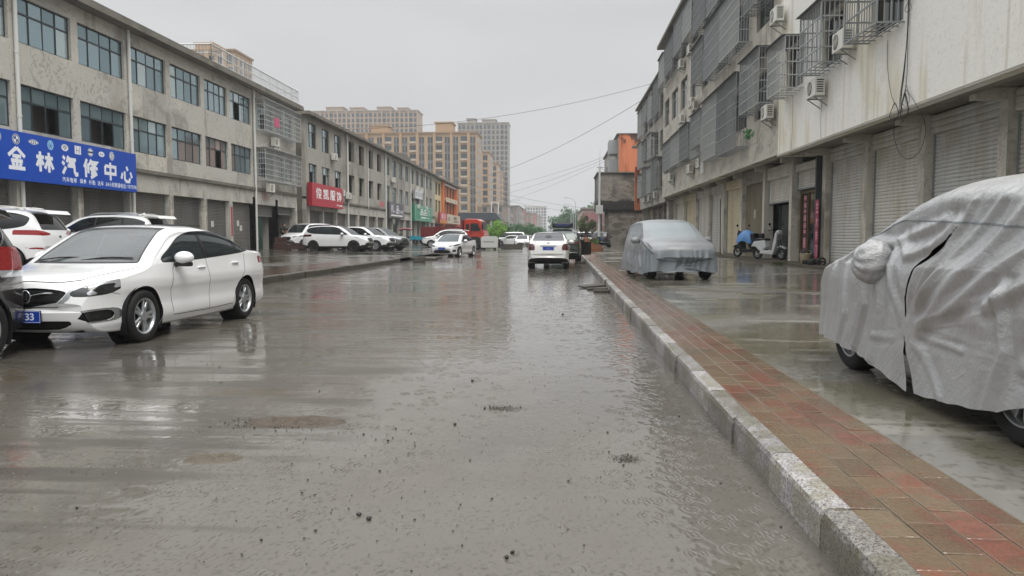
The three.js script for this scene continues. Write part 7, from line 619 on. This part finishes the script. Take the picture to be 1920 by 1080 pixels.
// dark-roofed forecourt building with red banner
{ const b = thing('canopy_building', 'low building with dark hipped canopy roof beyond the orange shops', 'building', [-22, 0, -150]); obj('canopy_roof', prism([[-4, 4.6], [-3.5, 6.0], [9.0, 6.0], [10.2, 4.6]], -10, 0, 0.05), std(0x394048, 0.6), b); obj('wall', box(-3, 9, 0, 4.59, -9, -1), std(0x7d7a76, 0.8), b); for (let k = 0; k < 5; k++) obj('column', box(-2.5 + k * 2.6, -2.1 + k * 2.6, 0, 4.59, -0.9, -0.6), pipeMat, b); const s = thing('red_banner', 'red banner hung on the canopy building', 'banner', [-24, 2.6, -148.2]); obj('cloth', box(-0.5, 5.5, 0, 1.6, 0, 0.04), std(0xb04a42, 0.7), s); }
// low street far left
[[-26, 300, 9, 13.5, 0x857a6e], [-25, 345, 10, 15, 0x7d756e], [-25.5, 395, 10, 15.5, 0x96584a], [-24.5, 450, 11, 15, 0x8a7266], [-25, 520, 12, 17, 0x9c5c4c], [-24, 600, 12, 17, 0x86807c]].forEach(([x, D, w, h, c], i) => { const b = thing('far_street_house', ['grey', 'dark grey', 'brick red', 'brownish', 'reddish', 'pale grey'][i] + ' house in the far row, number ' + ['one', 'two', 'three', 'four', 'five', 'six'][i] + ' counted from the tan wings', 'building', [x, 0, -D], 0, 'far street row'); obj('wall', box(-12, w - 4, 0, h, -36, 0), std(c, 0.85), b); obj('roof', box(-12.3, w - 3.7, h + 0.001, h + 0.5, -36.3, 0.3), concreteDark, b); const l = []; for (let f = 0; f < 4; f++) for (let k = 0; k < 5; k++) l.push(box(-11 + k * 3, -9.4 + k * 3, 1.5 + f * 3.2, 3.3 + f * 3.2, 0.01, 0.06)); for (let f = 0; f < 4; f++) for (let k = 0; k < 9; k++) l.push(box(w - 3.99, w - 3.94, 1.5 + f * 3.2, 3.3 + f * 3.2, -34 + k * 3.8, -32 + k * 3.8)); stuff(obj('windows', merge(l), farGlass2, b)); });
housing('pale_tower', 'pale tower far down the street', [-36, 0, -760], 22, 14, 10, 3.0, 8, { wall: std(0xc4c4c2, 0.8), trim: slab, join: true, side: true, seed: 5 });
// right side, far
{ const b = thing('signboard_building', 'low pink and white building with a big poster on the far right', 'building', [4.2, 0, -142]); obj('wall', box(0, 9, 0, 6.4, -40, 0), std(0xb4a6a0, 0.8), b); obj('poster', box(0.1, 8.8, 3.9, 5.7, 0.01, 0.1), std(0xb08084, 0.7), b); obj('roof_edge', box(-0.2, 9.2, 6.41, 6.7, -40, 0.3), plaster3, b); obj('shop_front', box(0.3, 8.5, 0.3, 3.3, 0.01, 0.06), std(0x9a6f66, 0.7), b); const c = thing('far_grey_house', 'grey stepped house top left of the stained building', 'building', [9.0, 0, -190]); obj('wall', box(0, 10, 0, 10.6, -12, 0), greyTower, c); obj('roof_house', box(3, 8, 10.61, 12.8, -9, -2), greyTower, c);
  const f = thing('roadside_fence', 'grey slatted roadside wall leading to the far right', 'fence', [5.2, 0, -98]); obj('panel', box(-0.15, 0, 0, 2.2, -42, 0), plaster3, f); for (let k = 0; k < 10; k++) obj('post', box(-0.25, -0.16, 0, 2.6, -0.2 - k * 4.4, -k * 4.4), pipeMat, f); }
// trees: tapered trunk with limbs, crown of many leaf faces in clumps
function leafCrown(rx, ry, rz, n, leaf, seed) { const r = rng(seed), cl = [], pos = [], nor = []; for (let k = 0; k < 26; k++) { const a = r() * 6.283, u = r() * 2 - 1, q = Math.cbrt(r()) * 0.82; const s = Math.sqrt(1 - u * u); cl.push([Math.cos(a) * s * q * rx, u * q * ry, Math.sin(a) * s * q * rz, 0.22 + r() * 0.24]); } for (let i = 0; i < n; i++) { const c = cl[i % cl.length], a = r() * 6.283, u = r() * 2 - 1, s = Math.sqrt(1 - u * u), q = Math.cbrt(r()) * c[3]; const p = V(c[0] + Math.cos(a) * s * q * rx, c[1] + u * q * ry, c[2] + Math.sin(a) * s * q * rz), d = V(r() - 0.5, r() - 0.3, r() - 0.5).normalize(), e = V(r() - 0.5, r() - 0.5, r() - 0.5).normalize(), t = d.clone().cross(e).normalize(), L = leaf * (0.6 + r() * 0.8), w = L * 0.45; const P = [p.clone().addScaledVector(d, -L / 2), p.clone().addScaledVector(t, w / 2), p.clone().addScaledVector(d, L / 2), p.clone().addScaledVector(t, -w / 2)]; const N = t.clone().cross(d).normalize(); for (const k of [0, 1, 2, 0, 2, 3]) { pos.push(P[k].x, P[k].y, P[k].z); nor.push(N.x, N.y, N.z); } } const g = new THREE.BufferGeometry(); g.setAttribute('position', new THREE.Float32BufferAttribute(pos, 3)); g.setAttribute('normal', new THREE.Float32BufferAttribute(nor, 3)); g.setAttribute('uv', new THREE.Float32BufferAttribute(new Float32Array(pos.length / 3 * 2), 2)); return g; }
const leafMat = (c) => std(c, 0.7), barkMat = std(0x4a4036, 0.9), crownA = leafCrown(1, 1, 1, 2600, 0.17, 3), crownB = leafCrown(1, 1, 1, 2400, 0.16, 17);
function tree(label, x, D, h, rx, ry, mat, k, group, y = 0) { const t = thing('street_tree', label, 'tree', [x, y, -D], k * 1.7, group); const th = h - ry; obj('trunk', [bar([0, -0.1, 0], [0.05, th, 0.02], 0.05 * ry + 0.04, 8, 0.03 * ry), bar([0, th * 0.6, 0], [rx * 0.45, th + ry * 0.2, 0.2], 0.02 * ry + 0.01, 6, 0.012), bar([0, th * 0.7, 0], [-rx * 0.4, th + ry * 0.3, -0.2], 0.02 * ry + 0.01, 6, 0.012), bar([0, th * 0.8, 0], [0.1, th + ry * 0.5, rx * 0.35], 0.02 * ry + 0.01, 6, 0.01)], barkMat, t); const c = obj('crown', k % 2 ? crownA : crownB, mat, t); c.position.y = th + ry * 0.1; c.scale.set(rx, ry, rx); return t; }
const bright = leafMat(0x6f9c34), deepG = leafMat(0x3f6a3c), blueG = leafMat(0x476e46), oliveG = leafMat(0x5f6e40);
tree('bright green bushy tree by the trailer box', -8.6, 104, 3.4, 1.6, 1.55, bright, 1); tree('dark green tree directly right of the bright bush', -7.2, 140, 4.0, 2.4, 2.0, deepG, 2); tree('dark green tree second right of the bright bush', -6.6, 165, 4.0, 2.4, 2.0, deepG, 3); tree('dark green tree third right of the bright bush', -6.4, 190, 4.0, 2.4, 2.0, deepG, 4); tree('dark green tree left of the bright bush, behind it', -9.4, 128, 3.4, 2.0, 1.7, deepG, 5); tree('small far green tree at the end of the left verge', -6.2, 225, 4.2, 2.6, 2.1, deepG, 6);
[[-1.0, 250, 8.6, 3.4, 4.0], [2.2, 240, 10, 4.0, 5.0], [6.0, 236, 11, 4.4, 5.4], [10, 240, 11, 4.4, 5.4], [0.5, 262, 6, 2.6, 2.8]].forEach(([x, D, h, rx, ry], i) => tree('blue-green tree in the hazy clump on the right, ' + ['leftmost of the tall ones', 'second from the left', 'middle and tallest', 'rightmost', 'low one in front'][i], x, D, h, rx, ry, blueG, i + 2, 'hazy trees on the right')); tree('olive leafed tree leaning by the utility pole', 3.3, 97, 3.9, 1.3, 1.4, oliveG, 7);
// street lamps
const lampGeo = merge([bar([0, 0, 0], [0, 7.6, 0], 0.09, 8, 0.05), tube([[0, 7.5, 0], [0.2, 8.0, 0], [0.8, 8.4, 0], [1.6, 8.55, 0]], 0.045, 14, 6)]), lampHead = rbox(1.5, 2.2, 8.48, 8.6, -0.12, 0.12, 0.04), lampM = std(0xaeb3b6, 0.5);
const lamp0 = (label, x, D, turn) => { const t = thing('street_lamp', label, 'street lamp', [x, 0, -D], turn, 'street lamps far down the road'); obj('post', lampGeo, lampM, t); obj('lamp_head', lampHead, lampM, t); }; const ord = ['nearest', 'second', 'third', 'fourth', 'fifth', 'sixth', 'seventh']; [150, 178, 206, 236, 268, 304, 345].forEach((D, i) => { lamp0('slim grey street lamp, ' + ord[i] + ' on the left verge', -10.2, D, 0); if (i < 6) lamp0('slim grey street lamp, ' + ord[i] + ' on the right verge', 2.9 + i * 0.1, D - 8, Math.PI); });
{ const p = thing('concrete_pole', 'pair of pale concrete poles in front of the tan wings', 'pole', [-15.6, 0, -170]); obj('post', bar([0, 0, 0], [0, 9.2, 0], 0.17, 8, 0.12), pipeMat, p); obj('cross_bar', box(-0.1, 1.7, 8.8, 8.95, -0.06, 0.06), pipeMat, p); obj('post', bar([1.6, 0, 0], [1.6, 9.2, 0], 0.17, 8, 0.12), pipeMat, p); }
// overhead cables
const cable = (label, a, b, sag, r = 0.022) => { const P = []; for (let k = 0; k <= 10; k++) { const t = k / 10; P.push([mix(a[0], b[0], t), mix(a[1], b[1], t) - sag * 4 * t * (1 - t), mix(a[2], b[2], t)]); } const m = obj('overhead_cable', tube(P, r * 0.62, 40, 5), wireMat); tag(m, label, 'cable', 'overhead cables'); };
cable('uppermost black cable crossing from the right flats to the grey row', [8.3, 14.2, -64], [-18.4, 10.2, -62], 0.9); cable('second black cable slanting across the sky to the orange shops', [8.3, 13.8, -66], [-18.4, 9.8, -121], 1.6, 0.03); cable('upper thin cable from the orange gable to the left', [7.9, 13.0, -106], [-30, 9.6, -160], 1.5, 0.025); cable('middle thin cable from the orange gable to the left', [7.9, 12.8, -106], [-34, 8.4, -170], 2.2, 0.025); cable('lower thin cable from the orange gable to the left', [7.9, 12.6, -106], [-34, 6.6, -176], 2.6, 0.022); cable('cable falling from the shop row towards the far right', [-18.2, 10.0, -95], [5, 6.5, -140], 0.8, 0.026); cable('lower cable falling from the shop row towards the far right', [-18.2, 9.2, -92], [5, 5.8, -142], 1.0, 0.026); cable('short cable from the white pole to the stained building', [3.45, 7.3, -66.5], [8.6, 6.2, -70], 0.4, 0.016);
renderer.render(scene, camera);
